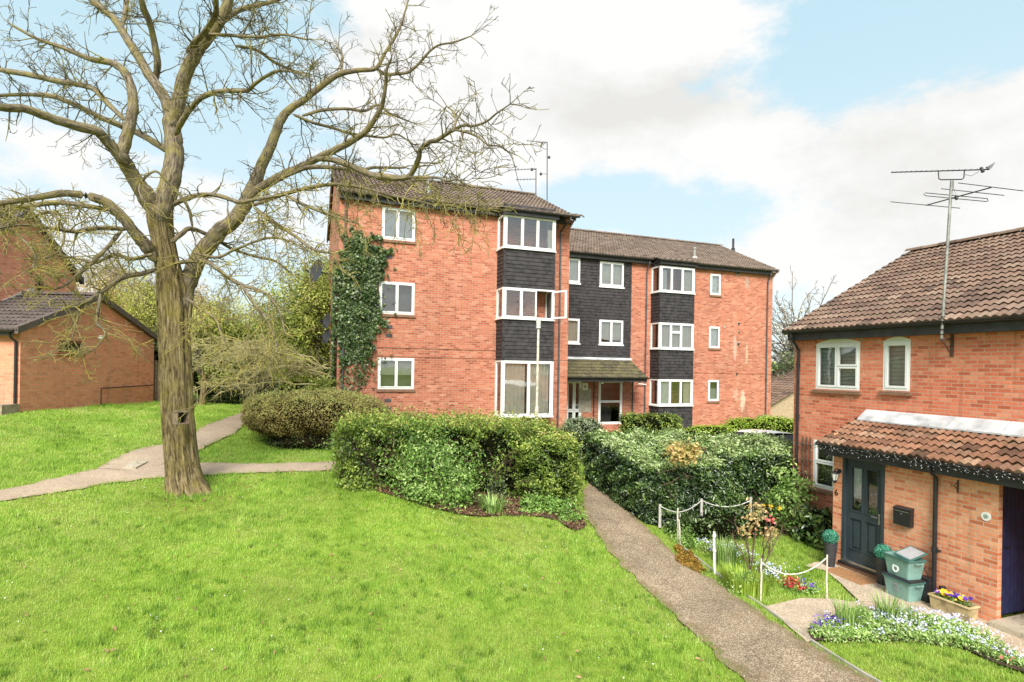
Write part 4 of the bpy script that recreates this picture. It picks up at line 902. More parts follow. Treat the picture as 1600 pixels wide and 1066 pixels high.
# satellite dishes on the left gable wall
def dish(px,py,Y,rad,label):
    c=on_y(px,py,Y); w=np.array([xl0,Y+.1,c[2]]); c[0]=min(c[0],xl0-rad*1.05); root=empty('satellite_dish',w,label,'satellite dish','satellite dishes on the gable wall'); n=np.array([-.83,-.5,.2]); n/=np.linalg.norm(n); u=np.cross(n,ZV); u/=np.linalg.norm(u); v=np.cross(u,n)
    mb=MB(); K=18; rings=[(rad*k/5,.18*rad*(k/5)**2) for k in range(6)]; base=len(mb.v)
    for rr_,h in rings:
        for j in range(K): a=2*pi*j/K; mb.v.append(tuple(c+u*cos(a)*rr_*.88+v*sin(a)*rr_+n*h))
    for k in range(5):
        for j in range(K): mb.f.append((base+k*K+j,base+k*K+(j+1)%K,base+(k+1)*K+(j+1)%K,base+(k+1)*K+j))
    for rr_,h in rings[::-1]:
        pass
    obj('reflector',mb,M['fascia'],root,smooth=True)
    a=MB(); a.tube([c-n*.02,c-n*.14,np.array([xl0-.01,Y+.12,c[2]-.05])],.022,8); a.tube([np.array([xl0-.015,Y+.12,c[2]-.2]),np.array([xl0-.015,Y+.12,c[2]+.1])],.03,8); obj('bracket',a,M['dark_metal'],root)
    l=MB(); f=c+n*rad*.95-v*rad*.3; l.tube([c-v*rad*.95,f],.012,6); l.tube([f-n*.07,f+n*.06],.035,8); obj('receiver',l,M['dark_metal'],root)
dish(497,424,YL+1.6,.42,'large grey satellite dish, highest on the ivy covered gable')
dish(514,502,YL+.9,.26,'small grey satellite dish halfway up the gable beside the ivy')
dish(512,526,YL+.9,.26,'small dark satellite dish lowest of those on the gable')
# ================================================================ brick house on the right
XH, XP = 12.0, 10.9; yg = 11.36
hs = empty('brick_house',(12,6,0),'orange brick house with tiled lean-to porch and dark front door','house')
BH = Bx((XH,0,0),(0,-1,0),(-1,0,0)); BPo = Bx((XP,0,0),(0,-1,0),(-1,0,0))     # a = -y
eH = on_x(1260,515,XH)[2]
def rx(x0,y0,x1,y1,X): a,b,c,d = rect_x(x0,y0,x1,y1,X); return (-a,-b,c,d)
u1 = rx(1275,536.4,1343.6,608.8,XH); u2 = rx(1380,532.6,1422.4,610.6,XH); lw = rx(1272,692,1343,769,XH); lw = (u1[0]-.03,u1[1],lw[2],lw[3])
w = MB(); yEnd=-1.0; AR=.11
wall_open(w,BH,-yg,-yEnd,-.3,eH+.12,[(u1[0],u1[1],u1[2],u1[3]+AR),(u2[0],u2[1],u2[2],u2[3]+AR*.8),lw])
HD=8.6; ridH=7.62
w.quad((XH+HD,yg,-.3),(XH,yg,-.3),(XH,yg,eH+.12),(XH+HD,yg,eH+.12)); w.poly([(XH+HD,yg,eH+.12),(XH,yg,eH+.12),(XH+HD/2,yg,ridH-.02)])
w.quad((XH+HD,yEnd,-.3),(XH+HD,yg,-.3),(XH+HD,yg,eH+.12),(XH+HD,yEnd,eH+.12)); w.quad((XH,yEnd,-.3),(XH+HD,yEnd,-.3),(XH+HD,yEnd,eH+.12),(XH,yEnd,eH+.12)); w.poly([(XH,yEnd,eH+.12),(XH+HD,yEnd,eH+.12),(XH+HD/2,yEnd,ridH-.02)])
obj('wall',w,M['brick_house'],hs)
cb = MB()
for k in range(4): cb.box(XH-.02-.045*k,XH+.3,yg-.23,yg+.02+.012*k,eH-.36+k*.075,eH-.36+(k+1)*.075-.002)
obj('corbel',cb,M['brick_house'],hs)
# arched white heads and brick arches
def arch_head(u,rise):
    m=MB(); n=12; a=np.linspace(u[0],u[1],n+1); f=lambda t: rise*(1-((t-(u[0]+u[1])/2)/((u[1]-u[0])/2))**2)*.92
    for k in range(n):
        z0=u[3]-.01; m.hexa([BH(a[k],-.02,z0),BH(a[k+1],-.02,z0),BH(a[k+1],-.07,z0),BH(a[k],-.07,z0),BH(a[k],-.02,z0+.02+f(a[k])),BH(a[k+1],-.02,z0+.02+f(a[k+1])),BH(a[k+1],-.07,z0+.02+f(a[k+1])),BH(a[k],-.07,z0+.02+f(a[k]))])
    obj('window_head',m,M['upvc'],hs)
    v=MB(); L=u[1]-u[0]+.1; n=max(5,int(L/.083)); cx=(u[0]+u[1])/2
    for k in range(n):
        t0=u[0]-.05+L*k/n+.005; t1=u[0]-.05+L*(k+1)/n-.005; fan=.14
        g=lambda t: u[3]+.015+rise*(1-min(1,abs((t-cx)/((u[1]-u[0])/2)))**2)*.95
        p=lambda t,h: (t+(t-cx)*fan*h/.215, g(t)+h)
        q=[p(t0,0),p(t1,0),p(t1,.215),p(t0,.215)]
        v.hexa([BH(x,.006,z) for x,z in (q[0],q[1])]+[BH(x,-.06,z) for x,z in (q[1],q[0])]+[BH(x,.006,z) for x,z in (q[3],q[2])]+[BH(x,-.06,z) for x,z in (q[2],q[3])])
        j=len(v.f)-6; c=(random.random()*40,(random.random())*20)
        for i in range(6): v.uv[j+i]=[(c[0]+.03,c[1]*.075+.02)]*4
    obj('brick_arch',v,M['brick_house'],hs)
arch_head(u1,AR); arch_head(u2,AR*.8)
gb=[('slats',0,1,0,1,'blind')]
window(hs,BH,*u1,layout=((0,.5,()),(.5,1,(.5,))),inner=gb,fr=.06,sash=.045,sill_out=.07); window(hs,BH,*u2,layout=w1,inner=gb,fr=.06,sash=.05,sill_out=.07)
window(hs,BH,*lw,layout=((0,.5,(.56,)),(.5,1,(.56,))),fr=.06,sash=.04,sill_out=.07,sill_mat='brick_sill')
# main roof (slopes rise along +x)
rf=MB(); OVH=.3; xe=XH-OVH; ze=eH-.02; xr=XH+HD/2; d=np.array([xr-xe,0,ridH-ze]); L=np.linalg.norm(d)
tiled(rf,(xe,yg+.12,ze),(0,-1,0),d/L,yg+.12-yEnd+.1,L,tw=.15,co=.285,amp=.024,lift=.036,sub=8,seed=21); d2=np.array([-(xr-xe),0,ridH-ze]); tiled(rf,(2*xr-xe,yEnd-.1,ze),(0,1,0),d2/L,yg+.12-yEnd+.1,L,tw=.3,sub=4,seed=22)
ridge(rf,(xr,yg+.12,ridH+.02),(xr,yEnd-.1,ridH+.02)); obj('roof',rf,M['tile_house'],hs)
for (xa,xb) in ((xe+.03,xr),(2*xr-xe-.03,xr)):
    vb=MB(); vb.hexa([(xa,yg+.05,ze-.12),(xa,yg+.10,ze-.12),(xb,yg+.10,ridH-.12),(xb,yg+.05,ridH-.12),(xa,yg+.05,ze-.01),(xa,yg+.10,ze-.01),(xb,yg+.10,ridH-.01),(xb,yg+.05,ridH-.01)]); obj('verge',vb,M['brick_sill'],hs)
fa=MB(); fa.box(xe+.08,xe+.105,yEnd,yg+.02,eH-.28,eH-.06); fa.box(xe+.105,XH,yEnd,yg-.25,eH-.28,eH-.255); obj('fascia',fa,M['fascia'],hs)
gutter('gutter',hs,(xe+.0,yg+.1,eH-.04),(xe+.0,yEnd,eH-.04),.06)
pp=on_x(1249,600,XH); pipe('downpipe',hs,[(xe,pp[1],eH-.1),(xe,pp[1],eH-.2),(XH-.06,pp[1],eH-.5),(XH-.05,pp[1],eH-.65),(XH-.05,pp[1],.0)],.036,collars=[(XH-.05,pp[1],z) for z in (1.4,3.0,4.3)])
# porch
py0,py1=9.22,on_x(1559,860,XP)[1]; po=MB(); ph=2.42
dr=rx(1316,716,1382,880,XP); dr=(dr[0],dr[1],.13,dr[3])
wall_open(po,BPo,-py0,-py1,-.2,ph+.1,[dr],rev=.09); po.quad((XH,py0,-.2),(XP,py0,-.2),(XP,py0,ph+.4),(XH,py0,ph+.4)); po.quad((XP,py1,-.2),(XP+.11,py1,-.2),(XP+.11,py1,ph+.2),(XP,py1,ph+.2))
po.quad((XP+.11,py1,-.2),(XP+.11,py1+.1,-.2),(XP+.11,py1+.1,ph+.2),(XP+.11,py1,ph+.2))
n0,n1=4.75,-.9; po.quad((XP,n0,-.2),(XP,n1,-.2),(XP,n1,ph+.1),(XP,n0,ph+.1)); po.quad((XH,n0,-.2),(XP,n0,-.2),(XP,n0,ph+.2),(XH,n0,ph+.2)) 
obj('porch_wall',po,M['brick_porch'],hs)
fw=on_x(1592,655,XH); zt=on_x(1348,650,XH)[2]; xe2=XP-.27; ze2=on_x(1319,700,xe2)[2]+.05; d=np.array([XH-xe2,0,zt-ze2]); L=np.linalg.norm(d); pr=MB()
ytop=on_x(1345,655,XH)[1]; yp0=9.42
tiled(pr,(xe2,yp0,ze2),(0,-1,0),d/L,yp0+1.0,L,tw=.142,co=.265,amp=.028,lift=.036,sub=10,jit=.007,seed=31); obj('porch_roof',pr,M['tile_porch'],hs)
fl=MB(); yy=np.linspace(yp0-.1,-1,12)
for a,b in zip(yy[:-1],yy[1:]):
    b=b+.012; fl.hexa([(XH-.30,a,zt-.085),(XH-.30,b,zt-.085),(XH-.004,b,zt+.02),(XH-.004,a,zt+.02),(XH-.30,a,zt-.055),(XH-.30,b,zt-.055),(XH-.02,b,zt+.16),(XH-.02,a,zt+.16)])
obj('flashing',fl,M['lead'],hs)
pf=MB(); pf.box(xe2+.07,xe2+.095,-1,yp0-.05,ze2-.27,ze2-.03); pf.box(xe2+.095,XP,-1,yp0-.06,ze2-.27,ze2-.245); pf.poly([(xe2+.07,yp0-.06,ze2-.27),(XH,yp0-.06,ze2-.27),(XH,yp0-.06,zt-.03),(xe2+.07,yp0-.06,ze2-.03)]); pf.box(XP+.12,XH,n0,py1,ph+.02,ph+.04)
obj('porch_fascia',pf,M['fascia'],hs); gutter('porch_gutter',hs,(xe2-.01,yp0,ze2-.02),(xe2-.01,-1,ze2-.02),.06)
pp=on_x(1459.5,850,XP-.08); px_=XP-.065; pipe('porch_downpipe',hs,[(xe2,pp[1],ze2-.08),(xe2,pp[1],ze2-.2),(px_,pp[1],ze2-.36),(px_,pp[1],-.02)],.037,collars=[(px_,pp[1],z) for z in (.95,)])
st=MB(); st.box(px_-.04,px_+.02,pp[1]-.10,pp[1]-.03,.93,.97); obj('pipe_bracket',st,M['black_plastic'],hs)
# front door
a0,a1,c0,c1=dr; fr=MB(); f=.065
for q in ((a0,a1,c1-f,c1),(a0,a0+f,c0,c1-f),(a1-f,a1,c0,c1-f)): fr.bbox(BPo,q[0],q[1],-.07,.012,q[2],q[3])
fro=obj('door_frame',fr,M['door_paint'],hs)
dm=MB(); l0,l1=a0+f,a1-f; h0,h1=c0+.05,c1-f; W=l1-l0; H=h1-h0
cols=[(l0+.14*W,l0+.43*W),(l0+.57*W,l0+.86*W)]; zt_=(h0+.50*H,h0+.92*H); zl=(h0+.12*H,h0+.42*H)
dm_holes=[(x0,x1,*z) for (x0,x1) in cols for z in (zt_,zl)]
BD=Bx((XP+.045,0,0),(0,-1,0),(-1,0,0)); wall_open(dm,BD,l0,l1,h0,h1,dm_holes,rev=.03)
for (x0,x1) in cols:
    dm.quad(BD(x0,-.03,zl[0]),BD(x1,-.03,zl[0]),BD(x1,-.03,zl[1]),BD(x0,-.03,zl[1])); e=.05; dm.bbox(BD,x0+e,x1-e,-.03,-.008,zl[0]+e,zl[1]-e)
    for (p,q,s,t) in ((x0-.02,x1+.02,zt_[1],zt_[1]+.025),(x0-.02,x1+.02,zt_[0]-.025,zt_[0]),(x0-.022,x0,zt_[0],zt_[1]),(x1,x1+.022,zt_[0],zt_[1]),(x0-.015,x1+.015,zl[1],zl[1]+.018),(x0-.015,x1+.015,zl[0]-.018,zl[0])): dm.bbox(BD,p,q,-.01,.014,s,t)
do=obj('front_door',dm,M['door_paint'],hs)
gl=MB()
for (x0,x1) in cols: gl.quad(BD(x0,-.025,zt_[0]),BD(x1,-.025,zt_[0]),BD(x1,-.025,zt_[1]),BD(x0,-.025,zt_[1]))
obj('pane',gl,M['glass'],do); rb=MB(); rb.quad(BD(l0,-.25,h0),BD(l1,-.25,h0),BD(l1,-.25,h1),BD(l0,-.25,h1)); obj('room_back',rb,M['room'],do); cu=MB(); cu.quad(BD(cols[0][0],-.06,zt_[0]+.25),BD(cols[0][1]-.04,-.06,zt_[0]+.25),BD(cols[0][1]-.04,-.06,zt_[1]),BD(cols[0][0],-.06,zt_[1])); obj('curtain',cu,M['net'],do)
hm=MB(); hx=l1-.07; hz=h0+.47*H; hm.bbox(BD,hx-.02,hx+.02,0,.012,hz-.1,hz+.12); hm.bbox(BD,hx-.15,hx+.005,.035,.052,hz+.03,hz+.052); hm.bbox(BD,hx-.01,hx+.01,.012,.052,hz+.03,hz+.052); obj('handle',hm,M['steel'],do,bevel=.003)
sl=MB(); sl.bbox(BPo,a0-.03,a1+.03,-.09,.07,c0-.05,c0-.002); obj('door_sill',sl,M['black_plastic'],hs); s2=MB(); s2.bbox(BPo,a0+.03,a1-.03,-.05,.03,c0,c0+.045); obj('threshold',s2,M['steel'],hs)
ds=MB(); ds.bbox(BPo,a0-.05,a1+.05,-.02,.05,-.15,c0-.055); obj('door_step',ds,M['brick_sill'],hs)
# dark blue boarded store door in the recess
gd=MB(); X0,X1=XP+.115,XH-.02; n=9; yy=py1+.06
for k in range(n): xa=X0+(X1-X0)*k/n; gd.box(xa+.004,X0+(X1-X0)*(k+1)/n-.004,yy,yy+.03,.1,ph)
gd.box(X0,X1,yy+.005,yy+.02,.1,ph); gd.box(X0-.02,X0+.05,yy-.02,yy+.03,.06,ph); g=obj('store_door',gd,M['gate_paint'],hs,label='dark blue boarded store door')
hn_=MB(); hn_.tube([(X0+.16,yy-.01,1.25),(X0+.16,yy-.05,1.25),(X0+.28,yy-.05,1.25)],.012,8); obj('handle',hn_,M['black_plastic'],g)
sb=MB(); sb.box(XP-.22,XH,n0,py1-.0,-.2,.09); obj('store_step',sb,M['slab'],hs,bevel=.01)
# number, plaque, lantern, letterbox, hook
p=on_x(1307,770,XP); place_text('house_number','6',.19,(XP-.006,p[1],p[2]),(0,-1,0),(-1,0,0),M['black_plastic'],hs)
p=on_x(1541,807,XP); pm=MB(); K=24; base=len(pm.v)
pm.tube([(XP+.0,p[1],p[2]),(XP-.012,p[1],p[2])],.075,28); pl=obj('round_plaque',pm,M['upvc'],hs); em=MB(); em.tube([(XP-.012,p[1],p[2]),(XP-.015,p[1],p[2])],.04,18); obj('emblem',em,M['grey_wood'],pl)
tr=MB()
for k in range(2):
    c=(XP-.016,p[1]+.008-.018*k,p[2]-.012+.016*k); tr.tube([(c[0]+.002,c[1],c[2]),(c[0]-.002,c[1],c[2])],.014,10)
obj('emblem_motif',tr,M['green_plastic'],pl)
p=on_x(1497,761,XP); hk=MB(); hk.box(XP-.01,XP,p[1]-.015,p[1]+.015,p[2]-.1,p[2]+.12); hk.tube([(XP-.01,p[1],p[2]-.05),(XP-.08,p[1],p[2]+.02),(XP-.17,p[1],p[2]+.03),(XP-.19,p[1],p[2]+.07)],.009,8); hk.tube([(XP-.01,p[1],p[2]+.1),(XP-.1,p[1],p[2]+.03)],.006,6); obj('hanging_basket_hook',hk,M['rust'],hs)
p=on_x(1305,741,XP-.14); lroot=empty('wall_lantern',(XP,p[1],p[2]),'black wall lantern beside the dark front door','lantern'); c=np.array([XP-.15,p[1],p[2]-.14])
m=MB(); m.tube([(XP,p[1],p[2]+.06),(XP-.03,p[1],p[2]+.06)],.045,12); m.tube([(XP-.03,p[1],p[2]+.06),(XP-.10,p[1],p[2]+.12),(XP-.15,p[1],p[2]+.10),(XP-.15,p[1],p[2]+.07)],.011,8); obj('bracket',m,M['black_plastic'],lroot)
m=MB(); m.lathe(c,[(.012,-.05),(.03,-.03),(.045,-.005),(.045,.012)],6); m.lathe(c,[(.088,.16),(.06,.19),(.02,.215),(.012,.24)],6)
for k in range(6): a=2*pi*k/6; m.tube([c+np.array([cos(a)*.045,sin(a)*.045,.0]),c+np.array([cos(a)*.08,sin(a)*.08,.165])],.005,4)
obj('cage',m,M['black_plastic'],lroot); m=MB(); m.lathe(c,[(.04,.012),(.074,.16)],6); obj('glazing',m,M['lamp_glass'],lroot)
a,b,cc,d=rx(1401.5,791.5,1428.5,821,XP); lb=empty('letterbox',(XP,-(a+b)/2,cc),'black wall letterbox on the pale brick beside the door','letterbox'); m=MB()
m.bbox(BPo,a,b,.004,.11,cc,d-.03); m.hexa([BPo(a-.008,.0,d-.03),BPo(b+.008,.0,d-.03),BPo(b+.008,.125,d-.05),BPo(a-.008,.125,d-.05),BPo(a-.008,.0,d),BPo(b+.008,.0,d),BPo(b+.008,.12,d-.03),BPo(a-.008,.12,d-.03)]); obj('body',m,M['black_plastic'],lb,bevel=.006); m=MB(); m.bbox(BPo,a+.03,b-.03,.112,.118,d-.09,d-.08); m.tube([BPo((a+b)/2,.112,d-.13),BPo((a+b)/2,.122,d-.13)],.014,10); obj('lock',m,M['steel'],lb)
# string lights along the porch gutter
sg=empty('string_lights',(xe2,7,ze2-.1),'tangled string of fairy lights along the porch gutter','string lights'); m=MB(); bl=MB(); rr=random.Random(4); yv=np.linspace(yp0+.02,2.,140)
for s in range(3):
    pts=[(xe2-.075-.02*rr.random(),y+rr.uniform(-.02,.02),ze2-.075+.05*sin(y*7+s*2)+rr.uniform(-.035,.03)) for y in yv]; m.tube(pts,.005,4)
    for q in pts[::2]:
        for _ in range(1): q2=np.array(q)+np.array([rr.uniform(-.03,.0),rr.uniform(-.03,.03),rr.uniform(-.05,.03)]); bl.tube([q2,q2+np.array([rr.uniform(-.02,0),rr.uniform(-.02,.02),rr.uniform(-.028,.012)])],.005,4)
obj('cable',m,M['black_plastic'],sg); obj('bulb',bl,M['grey_plastic'],sg,kind='stuff')
# trellis-like old climber against the wall
tr=empty('trellis',(XH-.06,10.55,.4),'weathered wooden trellis on the house wall by the downpipe','trellis'); m=MB()
y0_,y1_=on_x(1256,720,XH)[1],on_x(1268,720,XH)[1]
for y in (y0_,(y0_+y1_)/2,y1_): m.box(XH-.06,XH-.035,y-.014,y+.014,.55,2.5)
for z in (.8,1.2,1.55,1.9,2.3): m.box(XH-.085,XH-.06,y1_-.1,y0_+.1,z,z+.025)
obj('lattice',m,M['stem'],tr); 
# TV aerial
q=on_x(1478,540,XH); ar=empty('tv_aerial',(XH,q[1],q[2]),'tall leaning television aerial mast bracketed to the house','aerial')
xm=XH-.32; top=on_x(1487,282,xm); bot=on_x(1471,530,xm); m=MB(); m.tube([bot,top],.026,10); obj('mast',m,M['galv'],ar)
m=MB(); m.box(xm-.02,XH,bot[1]-.02,bot[1]+.02,bot[2]-.02,bot[2]+.02); obj('wall_arm',m,M['rust'],ar); m=MB(); m.tube([(xm+.02,bot[1],bot[2]-.02),(XH-.01,bot[1],bot[2]-.3)],.014,6); m.box(XH-.02,XH,bot[1]-.03,bot[1]+.03,bot[2]-.34,bot[2]+.1)
obj('bracket',m,M['rust'],ar)
for k in (.03,.06,.095,.14): m=MB(); c=bot+(top-bot)*k; m.tube([c-(top-bot)*.004,c+(top-bot)*.004],.036,10); obj('clamp',m,M['dark_metal'],ar)
A=lambda px,py,dx=0: on_x(px,py,xm+dx)
m=MB(); p0=A(1393,269.5); p1=A(1545,265); m.tube([p0,p1],.012,6); d=(p1-p0); 
dn=np.array([.75,.15,.55]); dn/=np.linalg.norm(dn)
for k in range(18): c=p0+d*(k/18.); m.tube([c-dn*.035,c+dn*.055],.006,4)
for k in range(5):
    for s in (-1,1): c=p1-d*.02; m.tube([c+np.array([-.0,0,0])+np.array([.02*s,.0,.012*k]),c+np.array([.07*s,-.05-.012*k,.02*k*s+.03])],.004,4)
m.tube([A(1536,269),A(1533,262)],.03,6); m.tube([A(1466,267),A(1467,279.5),A(1470,281),A(1503,280.5),A(1506,278),A(1507,266)],.011,6)
obj('yagi',m,M['dark_metal'],ar)
m=MB(); b0=A(1447,321); b1=A(1549,293); m.tube([b0,b1],.012,6)
for (x0,y0,x1,y1) in ((1391.5,315.5,1500,325.5),(1470.5,295,1569,305.5),(1497,286,1599,298.5)): m.tube([A(x0,y0),A(x1,y1)],.0075,5)
m.tube([A(1543,311),A(1544,314.5),A(1541,315),A(1446,306),A(1443,303.5),A(1446,301.5),A(1543,310.5)],.008,5); m.tube([A(1494,306),A(1495,312)],.03,6); obj('lower_yagi',m,M['dark_metal'],ar)
m=MB(); m.tube([A(1490,283),A(1490,296),A(1494,305)],.005,4); obj('cable',m,M['black_plastic'],ar); m=MB(); m.tube([A(1508,273),A(1518,275),A(1530,268)],.004,4); obj('cable',m,M['black_plastic'],ar)
# ================================================================ garage and house on the left (their walls run along the view direction)
LOCAL[0]=True
def local_pt(px,py,L,gl,gd_,gz_):   # pixel on the plane lateral = L -> local coords
    r=ray(px,py); u=r.dot(RV); t=L/u; return np.array([L-gl, t-gd_, CH+r[2]*t-gz_])
GL,GD,GZ0=-13.3,15.4,2.55
gr=empty('brick_garage',cw(GL,GD,GZ0),'low brick garage with dark tiled roof at the left edge','garage',rz=-YAW)
lp=lambda px,py: local_pt(px,py,GL,GL,GD,GZ0)
ge=lp(30,511)[2]; gr_=lp(159,466)[2]; gl_=5.75; WID=9.0
Bg=Bx((0,0,0),(0,1,0),(1,0,0))     # gable facing +x, a = depth
p0=lp(91.5,531); p1=lp(129,552); gw=(p0[1],p1[1],p1[2]-.0,p0[2]+.0)
w=MB(); wall_open(w,Bg,0,gl_,-.5,ge,[gw],rev=.08); w.poly([(0,0,ge),(0,gl_,ge),(0,gl_/2,gr_)]); w.quad((-WID,0,-.5),(0,0,-.5),(0,0,ge),(-WID,0,ge)); w.quad((0,gl_,-.5),(-WID,gl_,-.5),(-WID,gl_,ge),(0,gl_,ge)); w.quad((-WID,gl_,-.5),(-WID,0,-.5),(-WID,0,ge),(-WID,gl_,ge))
obj('wall',w,M['brick_garage'],gr)
window(gr,Bg,*gw,layout=((0,1,()),),mat_='wood_frame',sill_mat='wood_frame',fr=.06,sash=.03,inner=[('blind',0,1,0,.35,'blind')])
rf=MB(); d=np.array([0,gl_/2+.25,gr_-ge+.12]); L=np.linalg.norm(d); tiled(rf,(-WID,-.25,ge-.06),(1,0,0),d/L,WID+.12,L,tw=.15,co=.32,amp=.022,seed=41); d2=np.array([0,-gl_/2-.25,gr_-ge+.12]); tiled(rf,(.12,gl_+.25,ge-.06),(-1,0,0),d2/L,WID+.12,L,sub=4,seed=42); ridge(rf,(-WID,gl_/2,gr_+.08),(.12,gl_/2,gr_+.08))
obj('roof',rf,M['tile_dark'],gr)
v=MB()
for ya,za,yb_,zb_ in ((-.25,ge-.06,gl_/2,gr_+.06),(gl_+.25,ge-.06,gl_/2,gr_+.06)):
    n=9
    for k in range(n):
        f0,f1=k/n,(k+.96)/n; q=lambda f: (ya+(yb_-ya)*f, za+(zb_-za)*f)
        (a,b),(c,e)=q(f0),q(f1); v.hexa([(.0,a,b-.13),(.145,a,b-.13),(.145,c,e-.13),(0,c,e-.13),(.0,a,b+.06),(.145,a,b+.06),(.145,c,e+.045),(0,c,e+.045)])
obj('verge',v,M['tile_dark'],gr)
gutter('gutter',gr,(-WID,-.3,ge-.1),(.05,-.3,ge-.1),.055); pipe('downpipe',gr,[(-.08,-.3,ge-.12),(-.08,-.2,ge-.3),(-.08,-.05,ge-.4),(-.08,-.05,-.1)],.035)
fb=MB(); fb.box(-WID,.0,-.24,-.215,ge-.24,ge-.06); obj('fascia',fb,M['fascia'],gr)
pr=MB(); a=lp(155,607); b=lp(236,603); c=lp(155,640); pr.tube([(.07,a[1],-.3),(.07,a[1],a[2]),(.07,b[1],a[2]+.02)],.02,8); obj('handrail',pr,M['dark_metal'],gr)
sl=MB(); q=lp(154,528); sl.lathe((.07,q[1],q[2]-.06),[(.03,0),(.075,.04),(.08,.09),(.05,.13),(.01,.145)],12); sl.box(0,.04,q[1]-.04,q[1]+.04,q[2]-.02,q[2]+.05); obj('wall_light',sl,M['upvc'],gr)
wl2=MB(); wl2.box(-.85,-.68,-.1,0,ge-.95,ge-.82); obj('wall_light',wl2,M['black_plastic'],gr)
ps=MB(); ps.box(-2.2,.02,-.55,-.02,-.5,.36); lowwall=obj('low_wall',ps,M['stonewall'],gr)
# ---- taller house behind the garage
HL=-15.7; HZ=2.5
lh=empty('gabled_house',cw(HL,18,HZ),'tall plain brick gable of the house behind the garage','house',rz=-YAW)
hp=lambda px,py: local_pt(px,py,HL,HL,18,HZ)
e1=hp(119,432); ap=hp(42,328); half=e1[1]-ap[1]; y0=ap[1]-half; y1=e1[1]; ez=e1[2]; az=ap[2]
Bh=Bx((0,0,0),(0,1,0),(1,0,0)); wa=hp(55,428); wb=hp(67.5,466); hw=(wa[1],wb[1],wb[2]-.2,wa[2])
w=MB(); wall_open(w,Bh,y0,y1,-.6,ez,[hw],rev=.08); w.poly([(0,y0,ez),(0,y1,ez),(0,ap[1],az)]); D=9.
w.quad((-D,y0,-.6),(0,y0,-.6),(0,y0,ez),(-D,y0,ez)); w.quad((0,y1,-.6),(-D,y1,-.6),(-D,y1,ez),(0,y1,ez)); w.quad((-D,y1,-.6),(-D,y0,-.6),(-D,y0,ez),(-D,y1,ez))
obj('wall',w,M['brick_garage'],lh); window(lh,Bh,*hw,layout=((0,1,()),),mat_='wood_frame',fr=.07,sash=.03,sill=False,inner=[('curtain',0,1,0,1,'net')])
rf=MB(); d=np.array([0,half+.2,az-ez+.1]); L=np.linalg.norm(d); tiled(rf,(-D,y0-.2,ez-.08),(1,0,0),d/L,D+.12,L,sub=6,seed=51); d2=np.array([0,-half-.2,az-ez+.1]); tiled(rf,(.12,y1+.2,ez-.08),(-1,0,0),d2/L,D+.12,L,sub=6,seed=52); ridge(rf,(-D,ap[1],az+.06),(.12,ap[1],az+.06)); obj('roof',rf,M['tile_dark'],lh)
v=MB()
for ya,yb_ in ((y0-.2,ap[1]),(y1+.2,ap[1])): v.hexa([(.0,ya,ez-.26),(.14,ya,ez-.26),(.14,yb_,az-.1),(0,yb_,az-.1),(.0,ya,ez-.05),(.14,ya,ez-.05),(.14,yb_,az+.05),(0,yb_,az+.05)])
obj('verge',v,M['fascia'],lh); gutter('gutter',lh,(-D,y1+.25,ez-.12),(.05,y1+.25,ez-.12),.055)
fl=MB(); fl.hexa([(.0,y0+.2,gr_-.9),(.03,y0+.2,gr_-.9),(.03,ap[1]+.3,gr_+.2),(0,ap[1]+.3,gr_+.2),(0,y0+.2,gr_-.7),(.03,y0+.2,gr_-.7),(.03,ap[1]+.3,gr_+.4),(0,ap[1]+.3,gr_+.4)]); obj('flashing',fl,M['lead'],lh)
LOCAL[0]=False
# blue pot on the low wall and dark pot below it
b=cw(GL-.95,GD-.3,GZ0+.36); m=MB(); m.lathe((0,0,0),[(.16,0),(.22,.28),(.24,.29),(.24,.34),(.21,.34),(.18,.1)],18); obj('flower_pot',m,M['blue_plastic'],None,'dark blue pot on the low wall by the garage','pot',origin=None).location=tuple(b)
b=cw(GL-.85,GD-.8,0); b[2]=gz(b[0],b[1]); m=MB(); m.lathe((0,0,0),[(.15,0),(.22,.42),(.24,.43),(.24,.48),(.21,.48),(.18,.2)],18); obj('flower_pot',m,M['pot'],None,'black pot on the grass before the garage low wall','pot').location=tuple(b)
# timber fence beyond the garage
fc=empty('wooden_fence',cw(-13.4,21.4,2.5),'short brown timber fence at the garage corner','fence',rz=-YAW); m=MB()
for k in range(9): m.box(.05+k*.15,.19+k*.15,0,.025,-.2,1.55+.01*(k%3))
obj('panel',m,M['box_wood'],fc,local=True); m=MB(); m.box(0,.1,-.1,0,-.3,1.65); obj('post',m,M['box_wood'],fc,local=True); m=MB(); m.box(1.35,1.45,-.1,0,-.3,1.65); obj('post',m,M['box_wood'],fc,local=True)
